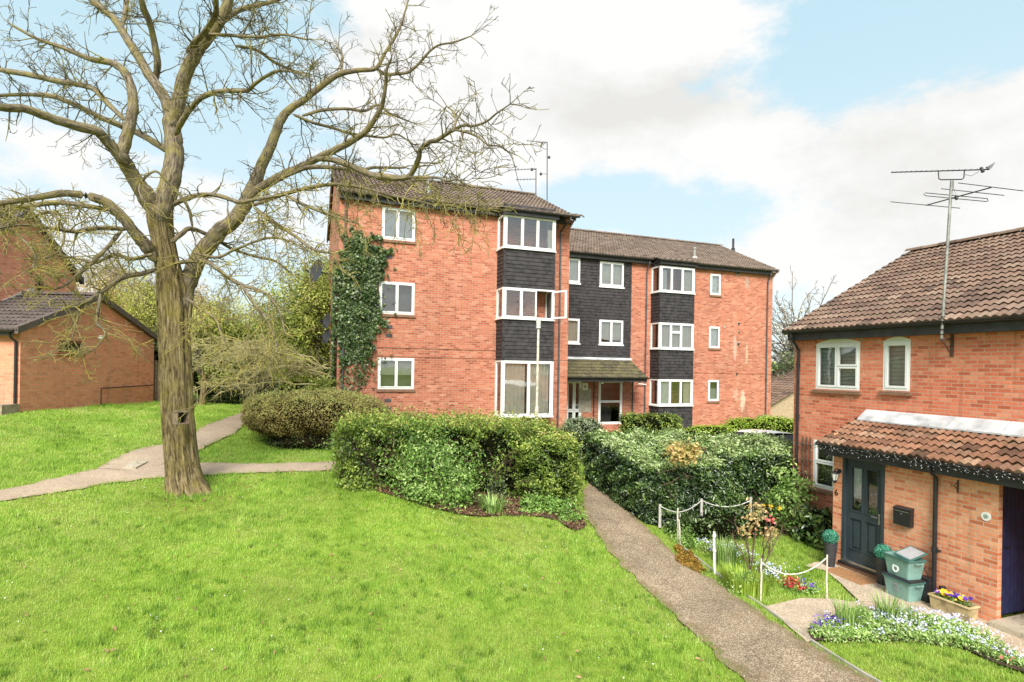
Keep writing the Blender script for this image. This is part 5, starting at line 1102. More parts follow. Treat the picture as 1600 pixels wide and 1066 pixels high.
# ================================================================ big bare tree
class TB:
    """many tapered tubes in one mesh"""
    def __init__(s): s.V=[]; s.Q=[]; s.G=[]; s.n=0
    def tube(s,P,R,k):
        P=np.asarray(P,float); R=np.asarray(R,float); m=len(P); T=np.gradient(P,axis=0); T/=np.linalg.norm(T,axis=1)[:,None]+1e-9
        a=np.array([0,0,1.]) if abs(T[0,2])<.9 else np.array([1.,0,0]); U=np.cross(T,a); bad=np.linalg.norm(U,axis=1)<.2; U[bad]=np.cross(T[bad],[.3,1.,.2]); U/=np.linalg.norm(U,axis=1)[:,None]+1e-9; W=np.cross(T,U)
        th=np.arange(k)*2*pi/k; ring=P[:,None]+R[:,None,None]*(U[:,None]*np.cos(th)[None,:,None]+W[:,None]*np.sin(th)[None,:,None])
        sl=np.concatenate([[0],np.cumsum(np.linalg.norm(np.diff(P,axis=0),axis=1))]); rb=max(R.max(),.01); th2=th[None,:]+0*sl[:,None]; s.G.append(np.stack([np.cos(th2)*rb+P[0,0],np.sin(th2)*rb+P[0,1],sl[:,None]+0*th2],-1).reshape(-1,3))
        s.V.append(ring.reshape(-1,3)); i=np.arange(m-1)[:,None]*k+np.arange(k)[None]; j=np.arange(m-1)[:,None]*k+(np.arange(k)+1)[None]%k
        s.Q.append((np.stack([i,j,j+k,i+k],-1).reshape(-1,4))+s.n); s.n+=m*k
    def build(s,name,m,parent,smooth=True,**kw):
        V=np.concatenate(s.V); 
        if parent is not None: V=V-wloc(parent)
        return link(name,mesh_np(name,V,quads=np.concatenate(s.Q),attrs={'grain':np.concatenate(s.G)}),m,parent,smooth=smooth,**kw)
tr_=np.random.default_rng(77)
def grow(tb,p,d,L,r,lvl,rng,droop=0.,kink=.33,sides=(5,4,3),kids=(4.5,5.5,0),rmin=.0052,tips=None):
    n=max(4,int(L/.11)) if lvl<2 else 4; P=[p]; d=d/np.linalg.norm(d); st=L/n; bend=rng.normal(size=3)*.06
    for k in range(n):
        d=d+rng.normal(size=3)*kink*(.55 if lvl==0 else .8)*.55+bend+np.array([0,0,-droop*.12+.02]); d/=np.linalg.norm(d); P.append(P[-1]+d*st)
    P=np.array(P); R=np.maximum(r*(1-np.linspace(0,1,n+1)*.72),rmin*.8); tb.tube(P,R,sides[min(lvl,2)])
    if tips is not None: tips.append(P[-1]); tips.append(P[-2])
    if lvl<2:
        nk=rng.poisson(kids[lvl]*L*(1 if lvl==0 else 1.6))
        for _ in range(nk):
            f=.12+.88*rng.random(); q=P[0]+(0); k=min(n-1,int(f*n)); q=P[k]+(P[k+1]-P[k])*(f*n-k); t=P[k+1]-P[k]; t/=np.linalg.norm(t)
            s=rng.normal(size=3)*np.array([1,1,.75]); s-=t*s.dot(t); s/=np.linalg.norm(s)+1e-9; nd_=t*(.55+.4*rng.random())+s*(.75)
            l=(L*(.28+.35*rng.random())*(1-.35*f)); l=max(.10,min(l,.75)); grow(tb,q,nd_,l,max(rmin,R[k]*.6),lvl+1,rng,droop,kink,sides,kids,rmin,tips)
D0=11.1
base=ground(293,778); base[2]-=.0
D0=float(base.dot(FV)); tree=empty('large_tree',base,'large bare spreading tree with thick mossy trunk on the lawn','tree')
def px2(x,y,dd=0.): return at(x,y,D0+dd)
def cat(P,per=7):
    P=np.array(P,float); Q=np.concatenate([[2*P[0]-P[1]],P,[2*P[-1]-P[-2]]]); out=[]
    for i in range(1,len(Q)-2):
        for t in np.linspace(0,1,per,endpoint=False):
            a,b,c,d=Q[i-1:i+3]; out.append(.5*(2*b+(c-a)*t+(2*a-5*b+4*c-d)*t*t+(3*b-a-3*c+d)*t**3))
    out.append(P[-1]); return np.array(out)
# trunk: swept, ridged and flared column
TR=[(783,299,92),(775,299,84),(765,293,72),(750,289,64),(730,286.5,58),(700,283,54),(650,279,52),(600,276.5,52.5),(560,275,52),(520,273,52),(480,271.5,53),(450,269,50),(425,265,44),(400,259,40),(375,254,39),(350,250,41),(330,249,42),(318,249,40)]
ys=np.array([t[0] for t in TR][::-1],float); xs=np.array([t[1] for t in TR][::-1],float); ws=np.array([t[2] for t in TR][::-1],float)
yy=np.linspace(318,785,190); K=110; Vt=[]; Gt=[]; rows=len(yy)
for y in yy:
    x=np.interp(y,ys,xs); w=np.interp(y,ys,ws); dd_=np.interp(y,[318,470,785],[.1,.3,.42]); c=px2(x,y,dd_); rad=w/2/FPX*(D0+dd_)
    th=np.arange(K)*2*pi/K; h=(785-y)/FPX*D0
    tw=th+.10*h*.3; flare=np.clip((y-715)/70,0,1)**2
    rid=1.5*(.10*np.abs(np.sin(tw*4.5+1.5*np.sin(h*.6)+.6*vnoise(th*2,h*1.1+0*th,1,3)))**.7+.05*(vnoise(np.cos(th)*5+9,np.sin(th)*5+h*.55,1.,5)-.5)*2+.055*(vnoise(np.cos(th)*13,np.sin(th)*13+h*1.1,1.,6)-.5)+.03*(vnoise(np.cos(th)*26,np.sin(th)*26+h*3.,1.,8)-.5))
    ro=flare*(.24*np.maximum(0,np.sin(tw*2.5+.9))**2+.34*np.maximum(0,np.cos(th-.15))**3)
    rr=rad*(.68+rid+ro*.85)
    Gt.append(np.stack([np.cos(tw)*.33,np.sin(tw)*.33,h+0*th],-1)); Vt.append(c+RV*(np.cos(th)*rr)[:,None]-FV*(np.sin(th)*rr)[:,None])
for q_ in (.75,.4,.05): Gt.insert(0,Gt[0]); c=px2(np.interp(318,ys,xs),318-8*(1-q_),.1); Vt.insert(0,c+(Vt[0]-Vt[0].mean(0))*q_)
rows+=3; Vt=np.array(Vt).reshape(-1,3); i=np.arange(rows-1)[:,None]*K+np.arange(K)[None]; j=np.arange(rows-1)[:,None]*K+(np.arange(K)+1)[None]%K
link('trunk',mesh_np('trunk',Vt-wloc(tree),quads=np.stack([i,i+K,j+K,j],-1).reshape(-1,4),attrs={'grain':np.concatenate(Gt)}),M['bark'],tree,smooth=True)
# limbs traced by eye, (x, y, width) with a depth drift to their tips
LIMBS=[
 # left stem and its arms
 (0.05,-.6,[(243,332,36),(228,305,32),(212,282,27),(198,258,25),(189,243,24)]),
 (-.6,-2.6,[(190,248,22),(168,222,19),(150,205,18),(112,195,17),(75,183,16),(40,171,15),(0,167,14),(-60,155,11),(-130,150,7)]),
 (-.6,-.2,[(189,246,23),(196,222,21),(203,195,19),(208,165,18),(205,135,16),(193,110,15),(172,98,12),(140,92,9),(100,75,7),(60,62,5),(20,40,4)]),
 (-.5,1.8,[(193,186,9),(165,158,9.5),(146,139,10),(120,132,10),(94,128,11),(49,118,10),(0,109,9),(-50,95,6)]),
 (.2,2.2,[(262,236,14),(235,219,12),(205,203,11),(165,187,10),(120,165,9),(80,150,8),(30,148,6),(-30,152,5)]),
 # right main stem
 (.05,.3,[(255,330,38),(262,300,35),(269,270,33),(273,240,32),(270,210,31),(268,188,30)]),
 (.3,.9,[(267,192,24),(259,158,20),(246,136,18),(233,117,17),(218,92,16),(203,68,15),(184,37,13),(163,16,12),(143,0,11),(122,-30,9),(95,-75,6)]),
 (.6,-.5,[(243,125,12),(246,100,12),(240,60,11),(232,30,10.5),(222,5,10),(215,-35,8),(220,-90,5)]),
 (.8,1.8,[(190,42,9),(196,20,8.5),(197,0,8),(196,-40,6),(185,-80,4)]),
 (.2,-.4,[(270,195,26),(278,162,25),(284,138,24),(292,112,23),(308,82,22),(322,62,21),(338,42,19),(356,5,18),(362,-40,15),(375,-100,10),(370,-150,6)]),
 (0,-1.6,[(293,80,10),(304,66,10),(320,50,10.5),(332,32,10),(338,15,10),(334,-15,9),(320,-60,6)]),
 (-.2,-2.4,[(322,54,6),(360,55,6),(400,58,5),(440,54,4),(480,62,3)]),
 (-.2,2.,[(345,36,11),(360,24,10),(378,14,9),(400,9,8),(428,2,6),(452,-8,4)]),
 (0,-2.2,[(276,208,11),(284,190,10),(298,170,9),(318,151,9),(350,142,8),(385,142,7),(400,130,6),(430,112,5),(455,112,3.5),(478,120,2.5)]),
 (.2,2.,[(371,72,6),(400,78,5),(430,98,5),(462,112,4)]),
 # lower left
 (0,-1.6,[(236,398,26),(224,380,23),(209,362,20),(189,337,19),(162,315,17),(128,305,14),(95,303,13),(40,312,11),(0,318,9),(-60,330,6)]),
 (-.6,.9,[(170,328,9),(128,321,9),(90,317,9),(40,322,9),(0,330,8),(-50,345,5)]),
 (-.5,-3.0,[(192,358,10),(162,356,9),(138,358,8),(115,362,7),(74,356,6),(30,352,4),(-20,360,3)]),
 (-.4,-2.2,[(188,362,8),(178,375,7),(165,390,6.5),(140,415,6),(120,430,5),(100,447,4),(84,452,3)]),
 (-.1,-2.4,[(240,422,10),(220,428,9),(196,432,9),(178,442,8),(162,454,8),(147,465,7),(135,472,7),(115,478,5),(102,476,4)]),
 (-1.7,-2.3,[(157,462,6),(153,485,5),(152,505,4.5),(160,514,4),(165,523,3.5),(153,540,2.5),(145,548,2)]),
 (-1.9,-2.2,[(124,477,5),(122,495,4),(117,512,3),(113,528,2)]),
 (-.3,.8,[(235,398,8),(205,405,7),(180,398,6),(150,410,5),(125,405,4),(90,398,3)]),
 # right big limb
 (.34,1.2,[(284,540,14),(286,510,22),(288,480,28),(291,455,29),(299,430,30),(312,402,30),(328,380,30),(343,362,29),(362,348,27),(376,330,26),(386,312,25),(397,288,23),(408,262,20),(422,232,18),(431,208,17),(441,184,16),(456,168,13),(475,157,12),(501,135,11),(531,116,10),(560,110,8),(587,107,7),(602,82,5),(615,62,5),(626,40,4),(636,8,2.5)]),
 (1.,2.2,[(533,115,6),(534,100,5),(534,86,4),(528,75,2.5)]),
 (1.1,.2,[(590,108,6),(602,116,5.5),(625,115,5),(640,112,5),(656,98,4.5),(670,82,4),(685,71,3.5),(710,66,3),(735,57,2)]),
 (.6,-.8,[(388,310,17),(410,292,16),(440,275,15.5),(475,259,15),(495,248,13.5),(512,240,13),(540,226,12),(561,214,11),(576,200,10),(587,184,9),(597,165,8),(600,150,7),(603,128,6),(604,110,5),(612,90,3)]),
 (-.4,-2.6,[(497,248,11),(520,250,11),(550,260,11),(570,269,11),(590,276,11),(615,278,10.5),(638,276,10),(648,262,9.5),(654,248,9),(658,232,8),(672,222,7.5),(685,218,7),(700,208,6.5),(711,202,6),(725,196,5),(740,197,4.5),(760,190,3.5),(775,178,3),(797,163,2)]),
 (-2.2,-3.,[(640,277,6),(662,277,5),(685,278,4.5),(700,283,4),(715,281,3),(728,290,2)]),
 (-2.1,-3.2,[(644,280,7),(653,290,6.5),(660,300,5.5),(674,310,5),(690,316,4),(718,318,3),(747,322,2)]),
 (-2.5,-3.4,[(712,203,5),(730,207,4),(748,215,3.5),(762,226,3),(780,229,2.5),(795,238,2)]),
 (-2.4,-2.,[(708,204,5),(712,190,4),(708,175,3),(698,166,2)]),
 (-.3,.8,[(440,278,6),(480,262,8),(527,262,6.5),(560,266,5.5),(582,262,5),(608,262,4.5),(632,262,3.5)]),
 (.4,1.6,[(475,180,6),(505,172,6),(540,170,5),(570,173,4.5),(590,164,4),(610,178,3),(640,190,2)]),
 (.6,1.8,[(461,180,6),(490,192,5),(520,200,5),(545,208,4.5),(570,212,4),(600,215,3.5),(620,210,3),(645,225,2)]),
 (0,-1.2,[(398,320,8),(430,308,7.5),(456,300,7),(490,292,6.5),(525,288,6),(560,292,5.5),(600,302,5),(640,312,4.5),(680,320,4),(720,322,3),(762,326,2)]),
 (-.2,-1.8,[(400,326,7),(420,342,6.5),(440,355,6),(465,372,5.5),(490,390,5),(520,396,3.5)]),
 (-.2,-2.,[(440,300,6),(470,318,6),(500,330,5),(535,342,4),(560,350,3)]),
 (.2,-2.4,[(272,412,8),(300,408,8),(324,410,7.5),(342,422,7),(358,435,7),(380,446,6),(400,452,6),(420,462,5),(430,475,5),(440,498,4),(446,522,3)]),
 (-1.4,-2.6,[(378,446,6),(388,462,5.5),(400,479,5),(415,497,4.5),(425,515,4),(431,535,3.5),(434,552,2.5)]),
 (.1,1.4,[(271,376,10),(283,366,9),(297,357,8),(318,364,7),(338,374,6.5),(365,390,5),(400,401,4.5),(430,408,4),(452,425,3)]),
 (.1,-1.2,[(268,322,10),(288,312,9),(310,305,8.5),(330,304,8),(350,308,7.5),(375,316,6.5),(400,312,6),(440,305,4)]),
 (.1,-1.,[(293,468,6),(308,478,6),(325,490,5),(338,500,4.5),(345,520,3),(352,538,2)]),
 (-.1,-1.,[(300,352,5),(296,330,5),(285,310,5),(262,285,4),(243,268,4),(222,283,4),(218,300,3),(228,318,2.5)]),
 (.0,-1.5,[(303,395,6),(340,402,5),(372,388,4),(420,372,4),(455,378,3),(480,392,2.5)]),
 (-.4,-2.2,[(30,345,6),(55,338,5),(78,332,5),(95,350,4),(100,372,3.5),(92,392,3),(70,405,2.5)]),
 (-.6,-2.6,[(0,345,5),(20,360,4.5),(40,378,4),(55,398,3.5),(52,420,3)]),
]
tb=TB(); twigs=TB(); ltw=TB(); rng=np.random.default_rng(5)
for d0,d1,L in LIMBS:
    A=np.array(L,float); C=cat(A,6); n=len(C); dd=np.linspace(0,1,n)**1.15*(d1-d0)+d0
    P=np.array([px2(q[0],q[1],e) for q,e in zip(C,dd)]); R=np.maximum(C[:,2]*np.interp(C[:,2],[4,12],[.95,.83]),1.6)/2/FPX*(D0+dd)
    P=P+np.stack([vnoise(np.arange(n)*.6,np.zeros(n),1,int(A[0,0])+k)-.5 for k in range(3)],1)*R[:,None]*.22
    R=R*(1+.06*(vnoise(np.arange(n)*.9,np.ones(n),1,int(A[0,1]))-.5)*2)
    t0_=P[0]-P[1]; t0_/=np.linalg.norm(t0_); t1_=P[-1]-P[-2]; t1_/=np.linalg.norm(t1_)
    ea=np.interp(np.arange(n),[0,5],[.78,1.]); P2=np.concatenate([[P[0]+t0_*R[0]*1.1,P[0]+t0_*R[0]*.55],P,[P[-1]+t1_*R[-1]*.5,P[-1]+t1_*R[-1]*.9]]); R2=np.concatenate([[R[0]*.25,R[0]*.6],R*ea,[R[-1]*.75,R[-1]*.15]])
    tb.tube(P2,R2,14 if A[0,2]>10 else 7)
    # side branches
    seg=np.linalg.norm(np.diff(P,axis=0),axis=1); s=np.concatenate([[0],np.cumsum(seg)]); x=.1
    low=A[:,1].mean()>285
    while x<s[-1]:
        k=min(np.searchsorted(s,x)-1,n-2); k=max(k,0); f=(x-s[k])/(seg[k]+1e-9); q=P[k]+(P[k+1]-P[k])*f; t=(P[k+1]-P[k])/seg[k]; r_=R[k]
        thick=r_>.075
        sd=rng.normal(size=3)*np.array([1,1,.8]); sd-=t*sd.dot(t); sd/=np.linalg.norm(sd)+1e-9
        dirn=t*(.25+.6*rng.random())+sd+np.array([0,0,.12 if not low else -.1])
        Lb=rng.uniform(.22,.9) if not thick else rng.uniform(.15,.55)
        if rng.random()<.12 and not thick: Lb*=1.5
        grow(ltw if low else twigs,q,dirn,Lb,min(.014,max(.005,r_*.42)),0 if Lb>.3 else 1,rng,droop=.6 if low else .05,kink=.5,kids=(5.5,5.5,0))
        x+=rng.exponential(.20 if thick else .10)+.02
    e=(P[-1]-P[-2])
    for _ in range(4): grow(ltw if low else twigs,P[-1],e/np.linalg.norm(e)+rng.normal(size=3)*.5,rng.uniform(.3,.7),.008,0,rng,kink=.5)
tb.build('limbs',M['limb'],tree)
ltw.build('lichen_twigs',M['lichen_twig'],tree); cr=twigs.build('crown',M['twig'],tree); print('twig quads',sum(len(q) for q in twigs.Q))
# nest box on the trunk
c=px2(287.5,661,-.06); nb=empty('nest_box',c,'small open fronted wooden nest box on the mossy tree trunk','nest box'); bb=Bx(c,RV*cos(.6)+FV*sin(.6)*-1*0+FV*0,-FV)
n1=RV*.80-FV*.60; n2=-RV*.60-FV*.80; B1=lambda a,b,e: c+n1*a+n2*b+ZV*e      # n1: open face, n2: plain side
s_=.21; t_=.016; h_=.225
for nm,q in (('side_panel',(0,s_,s_-t_,s_,0,h_)),('side_panel',(0,s_,0,t_,0,h_)),('back',(0,t_,t_,s_-t_,0,h_)),('base',(t_,s_,t_,s_-t_,0,t_)),('roof',(-.01,s_+.012,-.01,s_+.01,h_,h_+.02))):
    m=MB(); m.bbox(B1,*q); obj(nm,m,M['box_wood'],nb)
m=MB(); m.bbox(B1,t_,t_+.006,t_,s_-t_,t_,h_); obj('inner_shade',m,M['black_plastic'],nb)  # near-black sheet painting the shade inside the open box
# ================================================================ hedges, shrubs and background planting
def shrub(name,label,cat_,c,R,e,n,size,mt,seed,group=None,**kw):
    c=np.array(c,float); c[2]=max(c[2],gz(c[0],c[1])+.35*R[2]); root=empty(name,(c[0],c[1],gz(c[0],c[1])),label,cat_,group); hedge(root,c,R,e,n,size,M[mt],seed,**kw); return root
# long mixed hedge in front of the flats
hr=empty('long_hedge',(3.4,12.9,gz(3.4,12.9)),'long ragged green hedge across the lawn before the flats','hedge')
cz=(gz(1,13)+gz(6,13))/2; slope=-.10; topL=on_y(640,652,13.0)[2]; topR=on_y(880,664,13.0)[2]
hc=np.array([3.38,13.0,(1.25+(topL+topR)/2)/2-.1]); HR=(2.62,.78,((topL+topR)/2-1.25)/2+.18)
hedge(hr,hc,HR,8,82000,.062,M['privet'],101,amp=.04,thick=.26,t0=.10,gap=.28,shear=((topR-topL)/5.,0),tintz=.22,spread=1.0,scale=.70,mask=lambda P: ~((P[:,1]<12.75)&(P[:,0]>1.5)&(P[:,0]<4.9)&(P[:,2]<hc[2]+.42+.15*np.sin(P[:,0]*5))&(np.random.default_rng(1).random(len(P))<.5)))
# its right hand block and bare twigs inside
rc=np.array([5.42,12.45,(on_y(870,685,12.2)[2]+.8)/2]); hedge(hr,rc,(.72,.72,(on_y(870,680,12.2)[2]-.8)/2+.05),5,32000,.062,M['privet'],102,amp=.04,thick=.2,t0=.10,gap=.22,tintz=.28,leafname='foliage',scale=.74)
tw=TB(); rg=np.random.default_rng(9)
for k in range(150):
    x=rg.uniform(1.0,5.0); p=np.array([x,12.55+rg.random()*.3,gz(x,12.6)]); grow(tw,p,np.array([rg.normal()*.35,-.15+rg.normal()*.2,1.]),rg.uniform(.7,1.3),.011,0,rg,kink=.4,kids=(2.5,3,0))
tw.build('stems',M['stem'],hr)
# loose bright bush in front of it
bc=ground(668,788); bc+=np.array([0,.35,0]); bs=empty('leafy_bush',bc,'loose bright green bush growing out of the long hedge','bush'); 
for k,(px,py,dd,R) in enumerate([(640,715,.1,(.50,.4,.34)),(690,712,.0,(.42,.4,.3)),(665,742,-.15,(.62,.45,.36)),(712,742,-.1,(.38,.35,.34)),(620,738,.1,(.36,.35,.24)),(690,772,-.2,(.45,.3,.2)),(655,770,-.25,(.33,.3,.18)),(728,765,-.1,(.26,.26,.2)),(650,700,.1,(.26,.24,.18))]):
    c=at(px,py,float(bc.dot(FV))+dd); hedge(bs,c,np.array(R)*.95,2,2300,.068,M['bright'],110+k,amp=.4,thick=.5,gap=.42,t0=.14,core=None,aspect=.42,spread=1.0,tintz=.25,leafname='foliage')
tw=TB()
for k in range(26): grow(tw,bc+np.array([rg.normal()*.15,rg.normal()*.1,0]),np.array([rg.normal()*.7,rg.normal()*.4-.1,1.]),rg.uniform(.6,1.0),.012,0,rg,kink=.4,kids=(3,3,0))
tw.build('stems',M['stem'],bs)
def tuft(name,label,cat_,px,py,n,h,w,mt,seed,rad=.2,lean=.9,seg=2,group=None,z0=0):
    c=ground(px,py); root=empty(name,c,label,cat_,group); q=np.random.default_rng(seed); a=q.random(n)*2*pi; r_=rad*np.sqrt(q.random(n)); x=c[0]+np.cos(a)*r_; y=c[1]+np.sin(a)*r_
    blade_mesh('blade',np.stack([x,y,gz(x,y)+z0],1),h,w,M[mt],root,lean=lean,seed=seed,seg=seg,kind='stuff'); return root
tuft('strap_plant','arching strap leaved plant at the foot of the long hedge','plant',768,797,300,.26,.016,'bright',31,.24,1.15)
shrub('twiggy_plant','small pale leaved upright plant beside the strap leaves','plant',ground(775,775)+np.array([0,.1,.28]),(.3,.25,.36),2,1500,.055,'greyshrub',33,core=None,amp=.3,thick=.3)
shrub('ground_plant','low bright ground plant under the hedge right end','plant',ground(850,800)+np.array([0,.1,.06]),(.62,.3,.24),2,3200,.075,'bright',34,core=None,amp=.3,thick=.2)
shrub('ground_plant','low bright ground plant at the path corner by the hedge','plant',ground(890,812)+np.array([0,0,.02]),(.36,.2,.12),2,1100,.06,'bright',35,core=None,amp=.3,thick=.2)
shrub('ground_plant','low pale weed patch at the left end of the long hedge','plant',ground(556,762)+np.array([0,.05,.02]),(.4,.22,.16),2,1200,.055,'privet',36,core=None,amp=.3,thick=.2)
# leaf litter on the bed
x=RNG.uniform(.6,6.2,9000); y=RNG.uniform(10.6,12.6,9000); k=in_poly(x,y,[tuple(q) for q in bedw]); x,y=x[k],y[k]; P=np.stack([x,y,gz(x,y)+.025],1); leaf_mesh('leaf_litter',P,np.tile(ZV,(len(P),1)),.05,M['litter'],aspect=.55,spread=.5,seed=9,kind='stuff')
# clipped dome hedge
dcen=np.array([.05,17.0,2.55]); p=on_y(472,612,17.0); dz=p[2]; dl=on_y(372,660,17.0)[0]; drr=on_y(602,660,17.0)[0]; dmx=(dl+drr)/2; gD=gz(dmx,16.2)
dome=empty('dome_hedge',(dmx,17,gD),'wide clipped brownish dome shaped hedge beside the path','hedge')
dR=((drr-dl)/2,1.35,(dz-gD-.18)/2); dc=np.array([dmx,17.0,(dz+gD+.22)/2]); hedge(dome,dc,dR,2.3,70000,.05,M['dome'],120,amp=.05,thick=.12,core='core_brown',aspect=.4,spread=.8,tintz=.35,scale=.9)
shrub('low_shrub','dark low undergrowth beneath the dome hedge','shrub',(dmx+.2,16.6,gD+.16),(dR[0]*.8,.8,.26),2.5,6000,.06,'darkhedge',121,amp=.15,core='core_brown')
shrub('low_shrub','small green bush under the dome hedge right side','shrub',np.array(on_y(535,700,15.6))+np.array([0,.2,-.1]),(.32,.3,.32),2,1500,.08,'bright',122,core=None,amp=.3,thick=.3)
# laurel hedge
g1_,g2_=gz(8,11.5),gz(8,14.2); tF=on_y(1080,728,11.5)[2]; tB=on_y(1080,672,14.3)[2]
sl_=(tB-tF)/2.8; zt_of=lambda y: tF+(y-11.5)*sl_
lr=empty('laurel_hedge',(9.5,12.7,gz(9.5,12.7)),'broad dark glossy laurel hedge beside the path','hedge')
for (xa,xb,ya,yb,nn_,sd_,ex) in ((7.51,10.5,11.4,14.4,78000,130,.02),(9.9,12.7,11.4,13.05,34000,134,.23)):
    xc,yc=(xa+xb)/2,(ya+yb)/2; g_=gz(xc,yc); zt=zt_of(yc)+ex; lc=np.array([xc,yc,(g_+zt)/2]); hedge(lr,lc,((xb-xa)/2,(yb-ya)/2,(zt-g_)/2+.03),14,nn_,.108,M['laurel'],sd_,amp=.018,thick=.15,t0=-.08,gap=.12,aspect=.40,spread=.55,shear=(0,sl_),tintz=.60,scale=.86,szvar=.35)  # tintz paints the pale sky reflection onto the top leaves
gp=at(1062,705,13.3); hedge(lr,at(1068,708,13.0),(.46,.28,.2),2,1000,.09,M['laurel_gold'],131,amp=.3,thick=.2,core=None,leafname='gold_foliage')
tw=TB(); rg=np.random.default_rng(19)
for k in range(12):
    p=at(rg.uniform(1020,1100),rg.uniform(700,790),12.8+rg.random()*.3); grow(tw,p,np.array([rg.normal()*.6,-.3,rg.normal()*.6+.3]),rg.uniform(.3,.6),.008,1,rg,kink=.4,kids=(2.5,3,0))
tw.build('stems',M['stem'],lr)
# other clipped shrubs near the entrance
def dome_px(name,label,x0,x1,ytop,ybot,Y,mt,seed,n=9000,size=.08,e=3,depth=.8,cat_='shrub',**kw):
    a=on_y(x0,(ytop+ybot)/2,Y); b=on_y(x1,(ytop+ybot)/2,Y); t=on_y((x0+x1)/2,ytop,Y); bt=on_y((x0+x1)/2,ybot,Y); c=np.array([(a[0]+b[0])/2,Y,(t[2]+bt[2])/2]); return shrub(name,label,cat_,c,((b[0]-a[0])/2,depth,(t[2]-bt[2])/2),e,n,size,mt,seed,**kw)
dome_px('round_shrub','rounded grey green shrub at the path bend near the entrance',878,941,650,738,16.6,'greyshrub',141,12000,.06,2.6,.7)
dome_px('box_hedge','small clipped light green hedge under the entrance window',972,1057,647,685,20.6,'privet',142,9000,.075,5,.6,cat_='hedge')
dome_px('low_shrub','low lime green shrub under the flats right wall',1140,1196,654,684,20.8,'lime',143,6000,.08,2.4,.8)
dome_px('low_shrub','low lime green shrub near the flats right corner',1180,1243,652,690,19.6,'lime',144,6000,.08,2.4,.8)
dome_px('low_shrub','low lime green mound before the stained brick wall',1066,1150,667,690,20.,'lime',145,5000,.08,2.4,.7)
dome_px('low_shrub','tiny dark green sprig by the corner downpipe',1184,1204,648,664,22.2,'bright',146,900,.08,2,.3,core=None)
dome_px('low_shrub','small green plant by the flats entrance door',858,882,652,668,21.,'bright',148,900,.08,2,.3,core=None)
dome_px('round_shrub','dark rounded shrub far beyond the flats corner',1206,1246,648,668,31.,'darkhedge',147,3000,.12,2.4,1.2)
# ivy on the flats
rg=np.random.default_rng(61); poly=[(537,372),(556,360),(580,376),(606,384),(612,398),(598,428),(585,446),(590,480),(598,515),(588,530),(570,560),(552,568),(535,560),(526,545),(522,500),(524,440),(530,400)]
px=rg.uniform(515,620,20000); py=rg.uniform(355,620,20000); wx_=px+(vnoise(px*.12,py*.12,1,3)-.5)*26; wy_=py+(vnoise(px*.12,py*.12,1,8)-.5)*30; k=in_poly(wx_,wy_,poly)|(in_poly(wx_,wy_,[(500,330),(620,350),(640,420),(610,560),(600,610),(500,620)])&(rg.random(20000)<.012))|(in_poly(px,py,[(528,555),(575,558),(590,560),(575,600),(548,618),(530,612)])&(rg.random(20000)<.16)); px,py=px[k],py[k]
P=np.array([on_y(a,b,YL) for a,b in zip(px,py)]); P[:,1]-=.02+.2*rg.random(len(P))*np.clip(vnoise(P[:,0],P[:,2],3,5)*1.4,.2,1); P[:,0]=np.maximum(P[:,0],xl0-.12)
iv=empty('ivy',(xl0+.4,YL,2.0),'dark ivy climbing the left end of the flats wall','ivy'); leaf_mesh('leaves',P,np.tile([0,-1.,.35],(len(P),1)),.085,M['ivy'],iv,.8,.55,.2,62,tint=rg.random(len(P))*.7+.1)
P2=np.stack([np.full(3000,xl0-.05)-.1*rg.random(3000),YL+rg.random(3000)*1.1,rg.uniform(1.9,7.6,3000)],1); leaf_mesh('leaves',P2,np.tile([-1.,-.3,.3],(3000,1)),.1,M['ivy'],iv,.8,.5,.2,63)
tw=TB()
for k in range(30): grow(tw,np.array([xl0+.15+rg.random()*.9,YL-.02,1.7]),np.array([rg.normal()*.15,0,1.]),rg.uniform(.8,2.2),.014,0,rg,kink=.25,kids=(1.5,2,0))
tw.build('stems',M['stem'],iv)
# ---- background trees
def leaf_tree(label,px,py_base,depth,h,crown,mt,seed,n=9000,size=.14,name='leafy_tree',group=None,trunk=.16,twig='fartwig',twn=60,amp=.35,cat_='tree',kids=(3,3,0),kink=.35):
    b=at(px,py_base,depth); b[2]=gz(b[0],b[1]); root=empty(name,b,label,cat_,group); q=np.random.default_rng(seed); tb=TB()
    top=b+ZV*h*.72; P=np.linspace(0,1,9)[:,None]*(top-b)+b+np.cumsum(q.normal(size=(9,3))*.04,0); tb.tube(P,np.linspace(trunk,trunk*.3,9),8); tb.build('trunk',M['bark'],root)
    tw=TB()
    for k in range(twn):
        f=.3+.7*q.random(); p=b+(top-b)*f; dr_=np.array([q.normal(),q.normal(),.6+q.random()]); grow(tw,p,dr_,h*.2*(.5+q.random()),trunk*.2*(1.2-f),0,q,kink=kink,kids=kids,rmin=.008)
    tw.build('branches',M[twig],root)
    PP=[];NN=[]
    for (dx,dz,Rx,Rz,w) in crown:
        m=int(n*w); d=sph_dirs(m,q); rr=q.random(m)**.45*lump(d,seed+int(dx*10),amp,2.); off=np.array([dx*RV[0],dx*RV[1],dz]); PP.append(b+off+d*np.array([Rx,Rx,Rz])*rr[:,None]); NN.append(d)
    PP=np.concatenate(PP);NN=np.concatenate(NN); cl=vnoise(PP[:,0]*1.5+PP[:,2],PP[:,1]*1.5-PP[:,2]*1.3,1.1,seed); kk=(cl>.36)|(q.random(len(PP))<.25); PP,NN,cl=PP[kk],NN[kk],cl[kk]
    leaf_mesh('crown',PP,NN+np.array([0,0,.5]),size,M[mt],root,.55,1.1,.25,seed+1,tint=.05+cl*.8+NN[:,2]*.15); return root
BT='trees behind the lawn'
